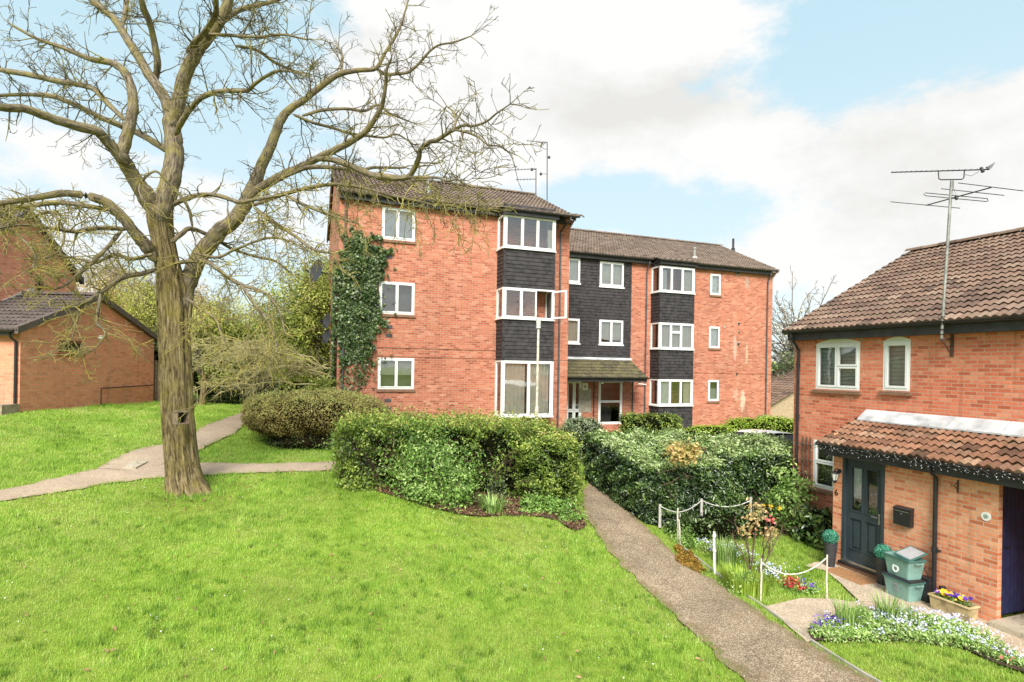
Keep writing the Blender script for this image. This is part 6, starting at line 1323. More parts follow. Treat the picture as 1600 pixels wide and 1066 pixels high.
leaf_tree('dense olive evergreen tree left of the flats gable',474,612,24,6.2,[(0,3.0,1.9,2.9,.6),(-.9,2.2,1.5,2.2,.25),(.5,4.6,1.0,1.6,.15)],'conifer',201,48000,.10,group=BT)
leaf_tree('tall loose evergreen tree close behind the flats gable',512,612,27,7.6,[(0,4.2,1.5,3.2,.7),(-.6,2.5,1.5,2.2,.3)],'conifer',202,30000,.10,group=BT)
leaf_tree('pale yellow green spring tree behind the nearest trunk right side',405,612,27,5.0,[(0,2.6,2.0,1.9,.6),(-1.2,1.9,1.6,1.5,.4)],'spring',203,20000,.085,group=BT,twn=110)
leaf_tree('spring tree with fresh leaves beyond the back path',345,612,26,5.2,[(0,3.1,1.9,1.7,1)],'spring',204,9000,.08,group=BT,twn=150,trunk=.14)
leaf_tree('rust tinted budding tree behind the garage roof',172,560,33,8.2,[(0,4.5,2.3,2.6,.6),(1.6,3.4,1.8,2.0,.4)],'rusty',205,20000,.10,group=BT,twn=130)
leaf_tree('yellow budding tree behind the garage roof beside the trunk',228,560,30,6.6,[(0,3.6,1.8,2.2,1)],'spring',206,14000,.09,group=BT,twn=130)
leaf_tree('distant pale tree above the back path hedge',290,560,44,8.0,[(0,4.5,2.8,2.6,1)],'rusty',207,5000,.2,group=BT,twn=120)
leaf_tree('slender dark stemmed tree on the lawn edge by the back path',317,636,21.5,4.2,[(0,2.8,1.3,1.0,1)],'spring',208,1800,.1,group=BT,twn=90,trunk=.13)
dome_px('dark_hedge','dark shady hedge along the back path edge',300,540,566,622,25.6,'darkhedge',211,16000,.14,4,1.2,cat_='hedge')
dome_px('holly_bush','mid green bushy evergreen against the dark hedge',300,400,500,606,25.,'conifer',212,20000,.10,2.3,1.2,cat_='bush')
dome_px('holly_bush','fresh green low bush beside the flats gable',432,478,552,596,22.3,'lime',213,3500,.09,2.2,.5,cat_='bush',core=None,amp=.3,thick=.4)
dome_px('holly_bush','dark bush filling the gap behind the garage',236,310,520,610,26.,'darkhedge',214,7000,.14,2.4,1.2,cat_='bush')
dome_px('holly_bush','olive bush at the flats left corner foot',486,534,590,634,19.8,'conifer',215,3500,.09,2.2,.5,cat_='bush',core=None,amp=.3,thick=.4)
# pale bare drooping shrub in front of the dark hedge
rg=np.random.default_rng(71); tw=TB(); c=at(470,640,19.5); c[2]=gz(c[0],c[1]); ps=empty('twiggy_shrub',c,'pale bare twiggy shrub with long drooping stems','shrub')
for k in range(28):
    y0=585+rg.normal()*9; x1=rg.uniform(285,400); y1=rg.uniform(535,612); x0=rg.uniform(470,530); d0_=19+rg.random()*.6; d1_=15.5+rg.random()*3.; n=14; t=np.linspace(0,1,n)
    X=x0+(x1-x0)*t; Y=y0+(y1-y0)*t-sin(1.)*26*np.sin(pi*t)*rg.uniform(.2,1.2); P=np.array([at(a,b,e) for a,b,e in zip(X,Y,d0_+(d1_-d0_)*t)])+rg.normal(size=(n,3))*.06
    tw.tube(P,np.linspace(.022,.007,n),5)
    for j in range(3,n):
        for _ in range(3): grow(tw,P[j],(P[j]-P[j-1])/np.linalg.norm(P[j]-P[j-1])+rg.normal(size=3)*.55,rg.uniform(.2,.55),.009,1,rg,droop=.5,kink=.5,kids=(3,4,0))
tw.build('stems',M['paletwig'],ps)
# bare blossoming tree on the far right
b=at(1243,640,42); b[2]=gz(b[0],b[1])
def bare_tree(label,px,depth,h,seed,blossom,name='bare_tree',group=None):
    b=at(px,640,depth); b[2]=gz(b[0],b[1]); root=empty(name,b,label,'tree',group); q=np.random.default_rng(seed); tb=TB(); tw=TB(); tips=[]
    P=np.array([b+ZV*h*.4*t+np.array([sin(t*3)*.1,0,0]) for t in np.linspace(0,1,7)]); tb.tube(P,np.linspace(.22,.14,7),8); tb.build('trunk',M['bark'],root)
    for k in range(80): grow(tw,b+ZV*h*(.2+.22*q.random()),np.array([q.normal()*.55,q.normal()*.55,1.1]),h*(.34+.28*q.random()),.06,0,q,kink=.18,kids=(1.5,1.8,0),rmin=.016,tips=tips)
    tw.build('branches',M['fartwig'],root); tips=np.array(tips); tips=tips[tips[:,2]<b[2]+h*blossom]; k=q.choice(len(tips),min(len(tips),4200)); PP=tips[k]+q.normal(size=(len(k),3))*.12
    leaf_mesh('crown',PP,np.tile(ZV,(len(PP),1)),.13,M['blossom'],root,.8,1.5,.2,seed+1); return root
bare_tree('bare tree dotted with white blossom beyond the right houses',1246,42,11.5,301,.72)
leaf_tree('dark leafy small tree under the white blossom',1232,640,38,5.2,[(0,2.7,1.7,1.5,1)],'ivy',302,4500,.16,group=None)
# far tiled house between the flats and the house
fhp=at(1222,640,34); fz=gz(fhp[0],fhp[1]); fh=empty('far_house',(fhp[0],fhp[1],fz),'small distant tiled house seen between the two brick buildings','house')
m=MB(); x0=fhp[0]-1.2; x1=fhp[0]+9; y0=fhp[1]; y1=y0+6; ze=at(1222,604,34)[2]; zr=at(1222,580,36)[2]
zl=at(1209,636,34)[2]
m.poly([(x0,y0,fz-.5),(x1,y0,fz-.5),(x1,y0,zr-.1),(x0+4.6,y0,zr-.1),(x0,y0,zl)]); m.quad((x0,y1,fz-.5),(x0,y0,fz-.5),(x0,y0,zl),(x0,y1,zl)); m.quad((x1,y0,fz-.5),(x1,y1,fz-.5),(x1,y1,zr-.1),(x1,y0,zr-.1)); obj('wall',m,M['far_wall'],fh)
m=MB(); d=np.array([4.6,0,zr-zl]); tiled(m,(x0-.3,y1,zl-.05),(0,-1,0),d/np.linalg.norm(d),y1-y0+.25,np.linalg.norm(d)+.3,tw=.35,sub=4,seed=61); obj('roof',m,M['tile_house'],fh)
# distant belt of woodland so that no bare horizon shows
rg=np.random.default_rng(88); n=60000; a=rg.uniform(-1.25,1.15,n); dd=70+rg.random(n)*14; la=np.tan(np.clip(a,-1.2,1.2))*dd; X=la*RV[0]+dd*FV[0]; Y=la*RV[1]+dd*FV[1]; hh=3.2+2.2*vnoise(a*14,a*0,1,4)+1.2*vnoise(a*50,a*0,1,7); Z=gz(X,Y)+hh*rg.random(n)**.6
leaf_mesh('woodland',np.stack([X,Y,Z],1),np.tile([-FV[0],-FV[1],.6],(n,1)),.75,M['conifer'],None,.6,1.1,.25,89,kind='stuff')
# ================================================================ front garden
PG='rope fence posts'
def post(px0,py0,px1,py1,wd,mt,label,Yd=None,name='fence_post'):
    """post from the foot pixel to the top pixel"""
    g=ground(px1,py1) if Yd is None else on_y(px1,py1,Yd); d=float((g-CAM).dot(FV)); t=at(px0,py0,d); root=empty(name,g,label,'post',PG); m=MB(); rr=random.Random(px0); n=7; pts=[g-ZV*.15+(t-g+ZV*.15)*k/(n-1)+np.array([rr.uniform(-.006,.006),rr.uniform(-.006,.006),0])*(k>0) for k in range(n)]
    m.tube(pts,[wd*(1.05-.15*k/(n-1)) for k in range(n)],9); obj('stake',m,M[mt],root)
    for f in ((.9,.55) if wd==.025 else ()):
        b=MB(); c=g+(t-g)*f; b.lathe(c,[(wd*1.35,-.025),(wd*1.5,0),(wd*1.35,.025)],10); obj('wrapping',b,M['rope'],root)
    return t
tA=post(1059,794,1060,848,.018,'post_wood','thin white post standing alone beside the path edge by the hedge')
post(1061,812,1064,851,.016,'post_wood','short bare stake leaning against the white post by the hedge')
tB=post(1116,831,1116.5,896,.025,'white_paint','rope wrapped white post in the flower strip, without rope attached')
tC=post(1189.5,873,1189,938,.017,'post_wood','white post at the front corner, in front of the rose bush')
tD=post(1292,867,1292,936,.017,'post_wood','white post on the lawn tip before the potted topiary')
g1p=post(1031,788,1031,815,.035,'grey_wood','square grey post at the hedge corner, left of the back rope',Yd=11.25); g2p=post(1096,779.5,1096,815,.035,'grey_wood','square grey post at the middle of the hedge foot',Yd=11.25); g3p=post(1173,777,1173,812,.035,'grey_wood','square grey post behind the rose bush by the hedge',Yd=11.25)
def rope(a,b,sag,label,ext=0):
    n=22; P=[np.array(a)+(np.array(b)-np.array(a))*k/n-ZV*sag*4*(k/n)*(1-k/n) for k in range(n+1)]; m=MB()
    for s in (0,pi): m.tube([p+np.array([cos(k*1.6+s)*.006,0,sin(k*1.6+s)*.006]) for k,p in enumerate(P)],.0075,6)
    o=np.array(a)*.5+np.array(b)*.5; o[2]=min(q[2] for q in P); obj('rope',m,M['rope'],None,label,'rope','slack white ropes',origin=o)
rope(tC-ZV*.06,tD-ZV*.05,.26,'white rope sagging between the two front posts before the red flowers')
rope(g1p-ZV*.03,tA-ZV*.09,.03,'short white rope from the grey corner post to the thin white post'); rope(tA-ZV*.09,g2p-ZV*.04,.06,'white rope rising from the thin white post to the middle grey post'); rope(g2p-ZV*.03,g3p-ZV*.08,.16,'white rope sagging along the hedge foot between two grey posts')
# rose bush with bare stems
c=ground(1174,912); rb=empty('rose_bush',c,'leggy rose bush with bare stems and coppery young leaves','rose bush'); rg=np.random.default_rng(21); dR=float((c-CAM).dot(FV)); tb=TB(); tips=[]
for L in ([(1174,912),(1171,880),(1168,850),(1155,835),(1147,812)],[(1172,905),(1176,870),(1180,835),(1184,800),(1180,788)],[(1172,890),(1160,866),(1150,850),(1144,834)],[(1184,912),(1188,880),(1198,850),(1204,834),(1202,826)],[(1186,905),(1198,874),(1210,850),(1220,832),(1222,820)],[(1184,908),(1193,868),(1192,848),(1196,830)],[(1176,860),(1180,830),(1187,812),(1194,800)],[(1173,875),(1165,845),(1172,826),(1166,820)]):
    C=cat(np.array(L,float),5); n=len(C); e=np.linspace(0,rg.uniform(-.3,.3),n); P=np.array([at(a,b,dR+q) for (a,b),q in zip(C,e)]); P[0,2]-=.04; tb.tube(P,np.linspace(.014,.006,n),6); tips.append(P[-1])
    for j in range(n//2,n): grow(tb,P[j],P[j]-P[j-1]+rg.normal(size=3)*.05,rg.uniform(.08,.2),.005,2,rg,kink=.3)
tb.build('stems',M['stem'],rb)
PP=[]
for (px,py,s,n) in ((1180,795,11,70),(1172,805,9,50),(1190,800,9,50),(1180,812,9,50),(1161,829,9,50),(1170,826,8,45),(1200,832,9,60),(1208,830,7,40),(1196,842,7,35),(1186,788,6,25)):
    m_=int(n*.55); PP.append(np.array([at(px+rg.normal()*s*.7,py+rg.normal()*s*.55,dR+rg.normal()*.12) for _ in range(m_)]))
PP=np.concatenate(PP); leaf_mesh('foliage',PP,np.tile([-.3,-.7,.6],(len(PP),1)),.068,M['rose_leaf'],rb,.6,.8,.25,22)
# yellow and red flowering plants at the hedge foot
def flowers(name,label,cat_,pts_px,spread,nleaf,nfl,mt,seed,h=.12,leafm='bright',fsz=.045,lsz=.06,zoff=0.,extra=()):
    q=np.random.default_rng(seed); cs=[ground(*p) for p in pts_px]; c=np.mean(cs,0); root=empty(name,(c[0],c[1],gz(c[0],c[1])),label,cat_); L=[];Fl=[]
    for p in cs:
        a=p[None]+np.stack([q.normal(size=nleaf)*spread,q.normal(size=nleaf)*spread*.7,np.zeros(nleaf)],1); a[:,2]=gz(a[:,0],a[:,1])+q.random(nleaf)*h+zoff; L.append(a)
        b=p[None]+np.stack([q.normal(size=nfl)*spread,q.normal(size=nfl)*spread*.7,np.zeros(nfl)],1); b[:,2]=gz(b[:,0],b[:,1])+h*(.75+.5*q.random(nfl))+zoff; Fl.append(b)
    L=np.concatenate(L); leaf_mesh('foliage',L,np.tile(ZV,(len(L),1)),lsz,M[leafm],root,.45,.8,.25,seed+1,kind='stuff')
    if nfl: Fl=np.concatenate(Fl); leaf_mesh('blossoms',Fl,np.tile([-.2,-.5,.7],(len(Fl),1)),fsz,M[mt],root,.95,.5,.2,seed+2,kind='stuff')
    for k,(mt2,n2) in enumerate(extra):
        i=q.choice(len(Fl),n2); leaf_mesh('blossoms',Fl[i]+q.normal(size=(n2,3))*.05,np.tile([-.2,-.5,.7],(n2,1)),fsz,M[mt2],root,.95,.5,.2,seed+5+k,kind='stuff')
    return root
flowers('red_primulas','clump of dark red flowers at the slab corner','flowers',[(1232,921),(1240,919),(1248,928),(1236,914)],.085,60,42,'red',401,.13,fsz=.038,extra=(('yellow',9),))
flowers('blue_flowers','small blue flowers beside the red clump','flowers',[(1262,926),(1255,916),(1268,928)],.08,90,16,'violet',402,.15,fsz=.03)
flowers('blue_flowers','pale blue flowers at the rose bush foot, left side','flowers',[(1135,868),(1150,868),(1165,878),(1190,895),(1215,903),(1105,860),(1120,872),(1205,912)],.13,120,60,'blueflower',403,.2,leafm='privet',fsz=.028,lsz=.05)
flowers('pink_primulas','reddish flowers at the end of the right flower border','flowers',[(1575,1036)],.07,60,10,'pinkred',404,.09,fsz=.04)
tuft('iris_clump','yellow green sword leaves at the rose bush foot','plant',1165,920,900,.26,.014,'lime',411,.42,.5)
tuft('iris_clump','tall narrow leaves beside the rope wrapped post','plant',1133,882,350,.42,.012,'bright',412,.22,.35)
shrub('ground_plant','low green weeds at the path edge before the rose bush','plant',ground(1160,923)+np.array([0,.05,.02]),(.45,.2,.13),2,1300,.05,'bright',413,core=None,amp=.3,thick=.2)
shrub('ground_plant','low green cover along the laurel hedge foot','plant',(9.3,11.1,gz(9.3,11.1)+.12),(1.75,.38,.28),3,7000,.075,'ivy',414,amp=.2,thick=.25)
shrub('ground_plant','small weeds between the path and the thin white post','plant',ground(1072,855)+np.array([.1,.2,.05]),(.3,.5,.16),2,1800,.05,'bright',416,core=None,amp=.3,thick=.2)
x=RNG.uniform(6.3,7.9,5000); y=RNG.uniform(8.,10.6,5000); P=np.stack([x,y,gz(x,y)+.035],1); mp=[tuple(ground(*q)[:2]) for q in [(1040,848),(1062,851),(1095,885),(1112,900),(1085,898),(1060,880)]]; k=in_poly(x+(vnoise(x,y,3,2)-.5)*.3,y+(vnoise(x,y,3,5)-.5)*.4,mp)&(vnoise(x,y,5,7)>.3); P=P[k]; P[:,2]+=.02*RNG.random(len(P)); leaf_mesh('moss_clump',P,np.tile(ZV,(len(P),1)),.05,M['moss'],None,.6,.7,.2,417,kind='stuff')
x=RNG.uniform(6.3,7.9,40000); y=RNG.uniform(8.,10.6,40000); k=in_poly(x+(vnoise(x,y,3,2)-.5)*.3,y+(vnoise(x,y,3,5)-.5)*.4,mp)&(vnoise(x,y,5,7)>.35); x,y=x[k],y[k]; blade_mesh('moss',np.stack([x,y,gz(x,y)],1),.05,.006,M['moss'],seed=418,kind='stuff')
# laurel shrub under the small window and yellow rose by the hedge
c=on_x(1272,845,11.55); c[2]=gz(c[0],c[1]); shrub('glossy_shrub','round glossy dark shrub under the low house window','shrub',c+ZV*.4,(.38,.55,.46),2.3,3800,.13,'laurel',421,amp=.2,thick=.2,aspect=.45)
c=on_x(1238,760,11.4); c[2]=gz(c[0],c[1]); cl_=empty('climbing_rose',c,'leafy climbing rose with yellow flowers at the house corner','rose'); hedge(cl_,c+np.array([0,0,.85]),(.3,.42,.85),2.3,2600,.085,M['bright'],422,amp=.35,thick=.4,core=None); tw=TB(); rg=np.random.default_rng(3)
for k in range(24): grow(tw,c+rg.normal(size=3)*np.array([.08,.15,0]),np.array([rg.normal()*.2,rg.normal()*.3,1.2]),rg.uniform(.8,1.5),.011,0,rg,kink=.3,kids=(2,2,0))
tw.build('stems',M['stem'],cl_)
q=[at(px,py,13.2) for px,py in ((1194.5,790),(1204.5,792.5),(1219.5,793.5),(1196,791.5),(1206,791),(1218,795))]; q=np.repeat(np.array(q),5,0)+np.random.default_rng(2).normal(size=(30,3))*.02; leaf_mesh('blossoms',q,np.tile([-.3,-.8,.4],(30,1)),.055,M['yellow'],cl_,.9,.6,.2,423)
q=[at(px,py,12.7) for px,py in ((1198,812),(1202,808),(1210,815),(1206,812))]; q=np.repeat(np.array(q),6,0)+np.random.default_rng(2).normal(size=(24,3))*.035; c=q.mean(0); fr_=empty('pink_rose',(c[0],c[1],gz(c[0],c[1])),'small rose with pinkish red blooms behind the coppery rose bush','rose'); leaf_mesh('blossoms',q,np.tile([-.3,-.8,.4],(24,1)),.055,M['pinkred'],fr_,.9,.6,.2,424); tw=TB()
for k in range(7): grow(tw,np.array([c[0]+rg.normal()*.05,c[1],gz(c[0],c[1])]),np.array([rg.normal()*.15,0,1.]),c[2]-gz(c[0],c[1]),.008,0,rg,kink=.15,kids=(1,1,0))
tw.build('stems',M['stem'],fr_)
# forget-me-not border
q=np.random.default_rng(31); bp=[tuple(ground(*p)[:2]) for p in [(1266,996),(1300,975),(1345,958),(1410,962),(1480,975),(1540,1000),(1580,1024),(1640,1052),(1640,1062),(1560,1036),(1500,1014),(1400,1004),(1330,1006),(1290,1004)]]
fb=empty('flower_border',(*ground(1420,985)[:2],0.),'border of pale blue forget me nots beside the gravel','flower border')
a=np.array(bp); x=q.uniform(a[:,0].min(),a[:,0].max(),26000); y=q.uniform(a[:,1].min(),a[:,1].max(),26000); k=in_poly(x,y,bp); x,y=x[k],y[k]; hgt=.06+.17*vnoise(x,y,2.4,6); n=len(x)
leaf_mesh('foliage',np.stack([x,y,gz(x,y)+hgt*q.random(n)],1),np.tile([0,-.2,1.],(n,1)),.06,M['bright'],fb,.34,.9,.25,32,kind='stuff',tint=.4+.5*q.random(n))
k=(q.random(n)<.11)&(vnoise(x,y,1.6,16)>.30)&(x*1.0+0>0); x2,y2,h2=x[k],y[k],hgt[k]; rgt=np.array([ (RV[0]*a_+RV[1]*b_)/(FV[0]*a_+FV[1]*b_) for a_,b_ in zip(x2,y2)])*FPX+800; kk=(rgt>1372)|(q.random(len(x2))<.12); x2,y2,h2=x2[kk],y2[kk],h2[kk]
leaf_mesh('blossoms',np.stack([x2,y2,gz(x2,y2)+h2+.03+.06*q.random(len(x2))],1),np.tile([-.2,-.4,.9],(len(x2),1)),.026,M['blueflower'],fb,1.,.6,.1,33,kind='stuff')
for i,(px,py,lab) in enumerate(((1322,985,'tall narrow leaved clump at the border left end'),(1385,975,'narrow leaved clump in the middle of the blue border'),(1412,968,'small grassy clump behind the blue border'))): tuft('bulb_clump',lab,'plant',px,py,190 if i<2 else 90,.40 if i<2 else .24,.013,'bright',430+i,.15,.5)
flowers('violet_bells','violet bell flowers at the left end of the blue border','flowers',[(1283,985),(1296,984),(1312,988),(1275,995),(1300,992)],.07,70,26,'violet',441,.19,fsz=.026,leafm='bright',extra=(('blueflower',26),))
# topiary in tall pots
TG='potted topiary balls by the front door'
def topiary(px,py,label):
    c=ground(px,py); root=empty('potted_topiary',c,label,'potted plant',TG); m=MB(); m.lathe((0,0,0),[(.088,0),(.135,.50),(.142,.505),(.142,.53),(.122,.53),(.11,.40)],24); obj('pot',m,M['pot'],root,local=True,smooth=False)
    d=sph_dirs(2600,np.random.default_rng(5)); P=d*.148*(.93+.1*np.random.default_rng(6).random(2600))[:,None]+np.array([0,0,.64]); leaf_mesh('ball',P+c,d,.035,M['topiary'],root,.5,.7,.3,7); core_mesh('core',c+np.array([0,0,.64]),(.14,.14,.14),2,3,.02,M['dark_green_plastic'],root,n=14,scale=.95); return root
topiary(1297,886,'topiary ball in a tall dark pot left of the front door'); topiary(1379,914,'topiary ball in a dark pot half hidden by the recycling boxes')
# recycling boxes
RG_='stacked green recycling boxes'
def recbox(c,rz,label,lid=None,tilt=0.,txt=None):
    root=empty('recycling_box',c,label,'recycling box',RG_,rz=rz); w0,d0_,w1,d1_,h=.225,.155,.275,.195,.36
    m=MB(); o=[(-w0,-d0_,0),(w0,-d0_,0),(w0,d0_,0),(-w0,d0_,0)]; t=[(-w1,-d1_,h),(w1,-d1_,h),(w1,d1_,h),(-w1,d1_,h)]; i_=[(x*.955,y*.94,h) for x,y,_ in t]; f=[(x*.94,y*.93,.012) for x,y,_ in o]
    def ch(p,r=.035):    # chamfered corner ring
        out=[]
        for k in range(4):
            a=np.array(p[k-1],float);b=np.array(p[k],float);cc=np.array(p[(k+1)%4],float); out+= [b+(a-b)/np.linalg.norm(a-b)*r, b+((a-b)/np.linalg.norm(a-b)+(cc-b)/np.linalg.norm(cc-b))*r*.29, b+(cc-b)/np.linalg.norm(cc-b)*r]
        return out
    O,T,I,Fl=ch(o),ch(t),ch(i_),ch(f); n=len(O)
    for k in range(n):
        k2=(k+1)%n; m.quad(O[k],O[k2],T[k2],T[k]); m.quad(I[k2],I[k],Fl[k],Fl[k2])
    m.poly(O[::-1]); m.poly(Fl); obj('body',m,M['green_plastic'],root,local=True)
    r_=MB(); T2=[q+np.array([np.sign(q[0])*.014,np.sign(q[1])*.014,-.028]) for q in T]; T3=[q+np.array([0,0,.03]) for q in T2]
    for k in range(n):
        k2=(k+1)%n; r_.quad(T2[k],T2[k2],T3[k2],T3[k]); r_.quad(T3[k],T3[k2],I[k2]+np.array([0,0,.002]),I[k]+np.array([0,0,.002])); r_.quad(T[k]-np.array([0,0,.028]),T[k2]-np.array([0,0,.028]),T2[k2],T2[k])
    obj('rim',r_,M['dark_green_plastic'],root,local=True)
    for s in (-1,1):
        hm=MB(); x=s*(w1+.012); hm.tube([(x-s*.012,-.075,h-.05),(x+s*.03,-.07,h-.055),(x+s*.03,.07,h-.055),(x-s*.012,.075,h-.05)],.012,8); obj('handle',hm,M['green_plastic'],root,local=True)
    if lid=='flat':
        l=MB(); l.hexa([(-w1-.02,-d1_-.02,h+.005),(w1+.02,-d1_-.02,h+.005),(w1+.02,d1_+.02,h+.005),(-w1-.02,d1_+.02,h+.005),(-w1,-d1_,h+.035),(w1,-d1_,h+.035),(w1,d1_,h+.035),(-w1,d1_,h+.035)]); obj('lid',l,M['black_plastic'],root,local=True,bevel=.006)
    if lid=='askew':
        l=MB(); B=lambda a,b,e: np.array([.02+a*cos(.30)-e*sin(.30)*0, b+.03, h+.02+a*sin(-.12)+e+ (b+.19)*.28])
        l.bbox(B,-.10,.26,-.2,.19,0,.02); obj('lid',l,M['dark_green_plastic'],root,local=True); l2=MB(); l2.bbox(B,-.07,.23,-.17,.16,.02,.026); obj('lid_panel',l2,M['grey_plastic'],root,local=True)
    if txt=='six':
        q=text_mesh('6',.32,.003); n_=Vector((0,-1,.11)).normalized(); r=Vector((1,0,0)); u=n_.cross(r); Mx=Matrix(((r.x,u.x,n_.x,-.015),(r.y,u.y,n_.y,-.178),(r.z,u.z,n_.z,.17),(0,0,0,1))); q.transform(Mx); link('number',q,M['upvc'],root)
    if txt=='emblem':
        e=MB(); 
        for k in range(3): e.bbox(lambda a,b,z: (a,-.163-.11*z-b,z),-.06+.02*(k%2),.05-.015*(k%2),0,.004,.14+.035*k,.155+.035*k)
        e.bbox(lambda a,b,z:(a,-.163-.11*z-b,z),-.03,.03,0,.004,.245,.27); obj('emblem',e,M['grey_plastic'],root,local=True)
    return root
bc=ground(1410,938); bx_=bc.copy(); RZ=-radians(90)+radians(-3)
bxp=np.array([XP-.36,on_x(1412,925,XP-.36)[1],gz(XP-.36,7.2)+.02]); recbox(bxp,RZ,'lower recycling box of the stack, with faint white emblem','flat',txt='emblem'); recbox(bxp+ZV*.40,RZ-radians(4),'upper open recycling box with a white number six','askew',txt='six')
# black drain box and cylinder by the downpipe
p=on_x(1447,900,XP-.12); m=MB(); m.box(-.09,.09,-.1,.1,0,.4); m.box(-.1,.1,-.11,.11,.4,.425); o=obj('utility_box',m,M['black_plastic'],None,'black box standing between the recycling boxes and downpipe','box',bevel=.01); o.location=(XP-.12,p[1],gz(XP,p[1])+.02)
p=on_x(1473,910,XP-.09); m=MB(); m.lathe((0,0,0),[(.052,0),(.052,.34),(.058,.345),(.058,.37),(.04,.38)],16); o=obj('pipe_stub',m,M['black_plastic'],None,'short black capped pipe behind the flower trough','pipe'); o.location=(XP-.09,p[1],gz(XP,p[1]))
m=MB(); a=np.array([XP-.07,on_x(1443,860,XP)[1],.62]); m.tube([a,a+np.array([-.02,-.12,-.12]),a+np.array([-.02,-.19,-.3]),a+np.array([-.01,-.2,-.62])],.008,6); obj('hose',m,M['black_plastic'],None,'thin black cable looping down beside the downpipe','cable',origin=a)
# trough of pansies
p0=on_x(1490,955,XP-.26); tr=empty('stone_trough',(XP-.27,p0[1],gz(XP,p0[1])+.018),'weathered stone trough planted with pansies','planter'); m=MB(); l,dp,h=.33,.13,.26
o=[(-dp*.88,-l*.93,0),(dp*.88,-l*.93,0),(dp*.88,l*.93,0),(-dp*.88,l*.93,0)]; t=[(-dp,-l,h),(dp,-l,h),(dp,l,h),(-dp,l,h)]; i_=[(x*.78,y*.91,h) for x,y,_ in t]; f=[(x*.75,y*.9,h-.05) for x,y,_ in t]
for k in range(4): k2=(k+1)%4; m.quad(o[k],o[k2],t[k2],t[k]); m.quad(t[k],t[k2],i_[k2],i_[k]); m.quad(i_[k],i_[k2],f[k2],f[k])
m.poly(o[::-1]); rm=MB()
obj('basin',m,M['trough'],tr,local=True,bevel=.012); s=MB(); s.poly(f); obj('compost',s,M['soil'],tr,local=True)
for k in range(4): k2=(k+1)%4; a=np.array(t[k]); b=np.array(t[k2]); rm.tube([a+ZV*-.02,b+ZV*-.02],.02,8)
obj('rim',rm,M['trough'],tr,local=True)
q=np.random.default_rng(51); n=260; P=np.stack([q.uniform(-.09,.09,n),q.uniform(-.25,.25,n),h-.03+.08*q.random(n)],1)+wloc(tr); leaf_mesh('foliage',P,np.tile(ZV,(n,1)),.05,M['bright'],tr,.5,.9,.2,52)
for mt,ys_,sd in (('violet',(-.17,-.06,.02,.2),53),('yellow',(-.14,.1,.16,.05),54)):
    P=np.concatenate([np.stack([q.normal(size=14)*.045-.02,q.normal(size=14)*.035+y,h+.05+.05*q.random(14)],1) for y in ys_])+wloc(tr); leaf_mesh('pansies',P,np.tile([-.6,-.4,.8],(len(P),1)),.055,M[mt],tr,1.,.4,.15,sd)
# door mat
a=ground(1312,894); m=MB(); y0=dr[0]*-1; y1=dr[1]*-1
m.box(XP-.62,XP-.1,y1+.0,y0-.05,gz(XP,8)+.021,gz(XP,8)+.036); obj('door_mat',m,M['mat'],None,'worn brown door mat before the dark front door','door mat',origin=np.array([XP-.36,(y0+y1)/2,.02]))
# manhole cover on the side path
a=[ground(*p) for p in ((193,734.5),(212,735),(231,725),(208,724.5))]; m=MB(); lo=[q+ZV*.0 for q in a]; m.hexa([*[q-ZV*.02 for q in a],*[q+ZV*.062 for q in a]]); obj('access_cover',m,M['slab'],None,'pale rectangular access cover in the side path','access cover',origin=np.mean(a,0))
# lamp column in front of the flats
t=on_y(841.5,497,15.2); d=float((t-CAM).dot(FV)); b=at(837.5,690,d); b[2]=gz(b[0],b[1]); lc_=empty('lamp_post',b,'slim pale street lamp column before the tall bay','street lamp'); m=MB(); tt=at(841.3,512,d); md=b+(tt-b)*.42; m.tube([b-ZV*.3,md],.055,12); m.tube([md,md+(tt-md)*.03,tt],[.055,.036,.034],12); obj('column',m,M['post_wood'],lc_)
m=MB(); m.tube([tt,t+ZV*-.04],[.06,.075],14); m.tube([t-ZV*.04,t],[.08,.03],14); m.tube([tt-ZV*.02,tt+ZV*.02],.07,14); obj('lantern',m,M['lamp_glass'],lc_); sg_=MB(); q=at(836,545,d-.06); obj
# white car behind the laurel hedge
car=empty('parked_car',(14.9,15.9,at(1195,672,float(np.dot([14.9,15.9,0],FV)))[2]-1.53),'white parked car hidden behind the laurel hedge','car',rz=radians(2)); 
sec=[(-2.05,.30,.62,.70),(-2.0,.28,.74,.76),(-1.2,.24,.86,.84),(-.75,.24,.94,.86),(.0,.24,.96,.86),(1.1,.24,.96,.86),(1.7,.25,.95,.82),(1.98,.3,.8,.72)]
m=MB(); base=0
def ringb(x,zl,zh,hw): return [(x,-hw,zl),(x,-hw*1.02,(zl+zh)/2),(x,-hw*.93,zh),(x,-hw*.5,zh+.03),(x,hw*.5,zh+.03),(x,hw*.93,zh),(x,hw*1.02,(zl+zh)/2),(x,hw,zl)]
def loft(m,R):
    i0=len(m.v); n=len(R[0])
    for q in R: m.v+= [tuple(p) for p in q]
    for k in range(len(R)-1):
        for j in range(n): m.f.append((i0+k*n+j,i0+k*n+(j+1)%n,i0+(k+1)*n+(j+1)%n,i0+(k+1)*n+j))
    m.f.append(tuple(i0+j for j in range(n))[::-1]); m.f.append(tuple(i0+(len(R)-1)*n+j for j in range(n)))
loft(m,[ringb(*s) for s in sec]); obj('body',m,M['car_paint'],car,local=True,smooth=True)
cab=lambda x,z,hw:[(x,-hw,z),(x,-hw*.5,z+.025),(x,hw*.5,z+.025),(x,hw,z)]
m=MB(); R=[cab(-.15,1.40,.58),cab(.1,1.46,.62),cab(.6,1.47,.62),cab(1.2,1.43,.6),cab(1.5,1.38,.56)]; i0=len(m.v)
for q in R: m.v+=q
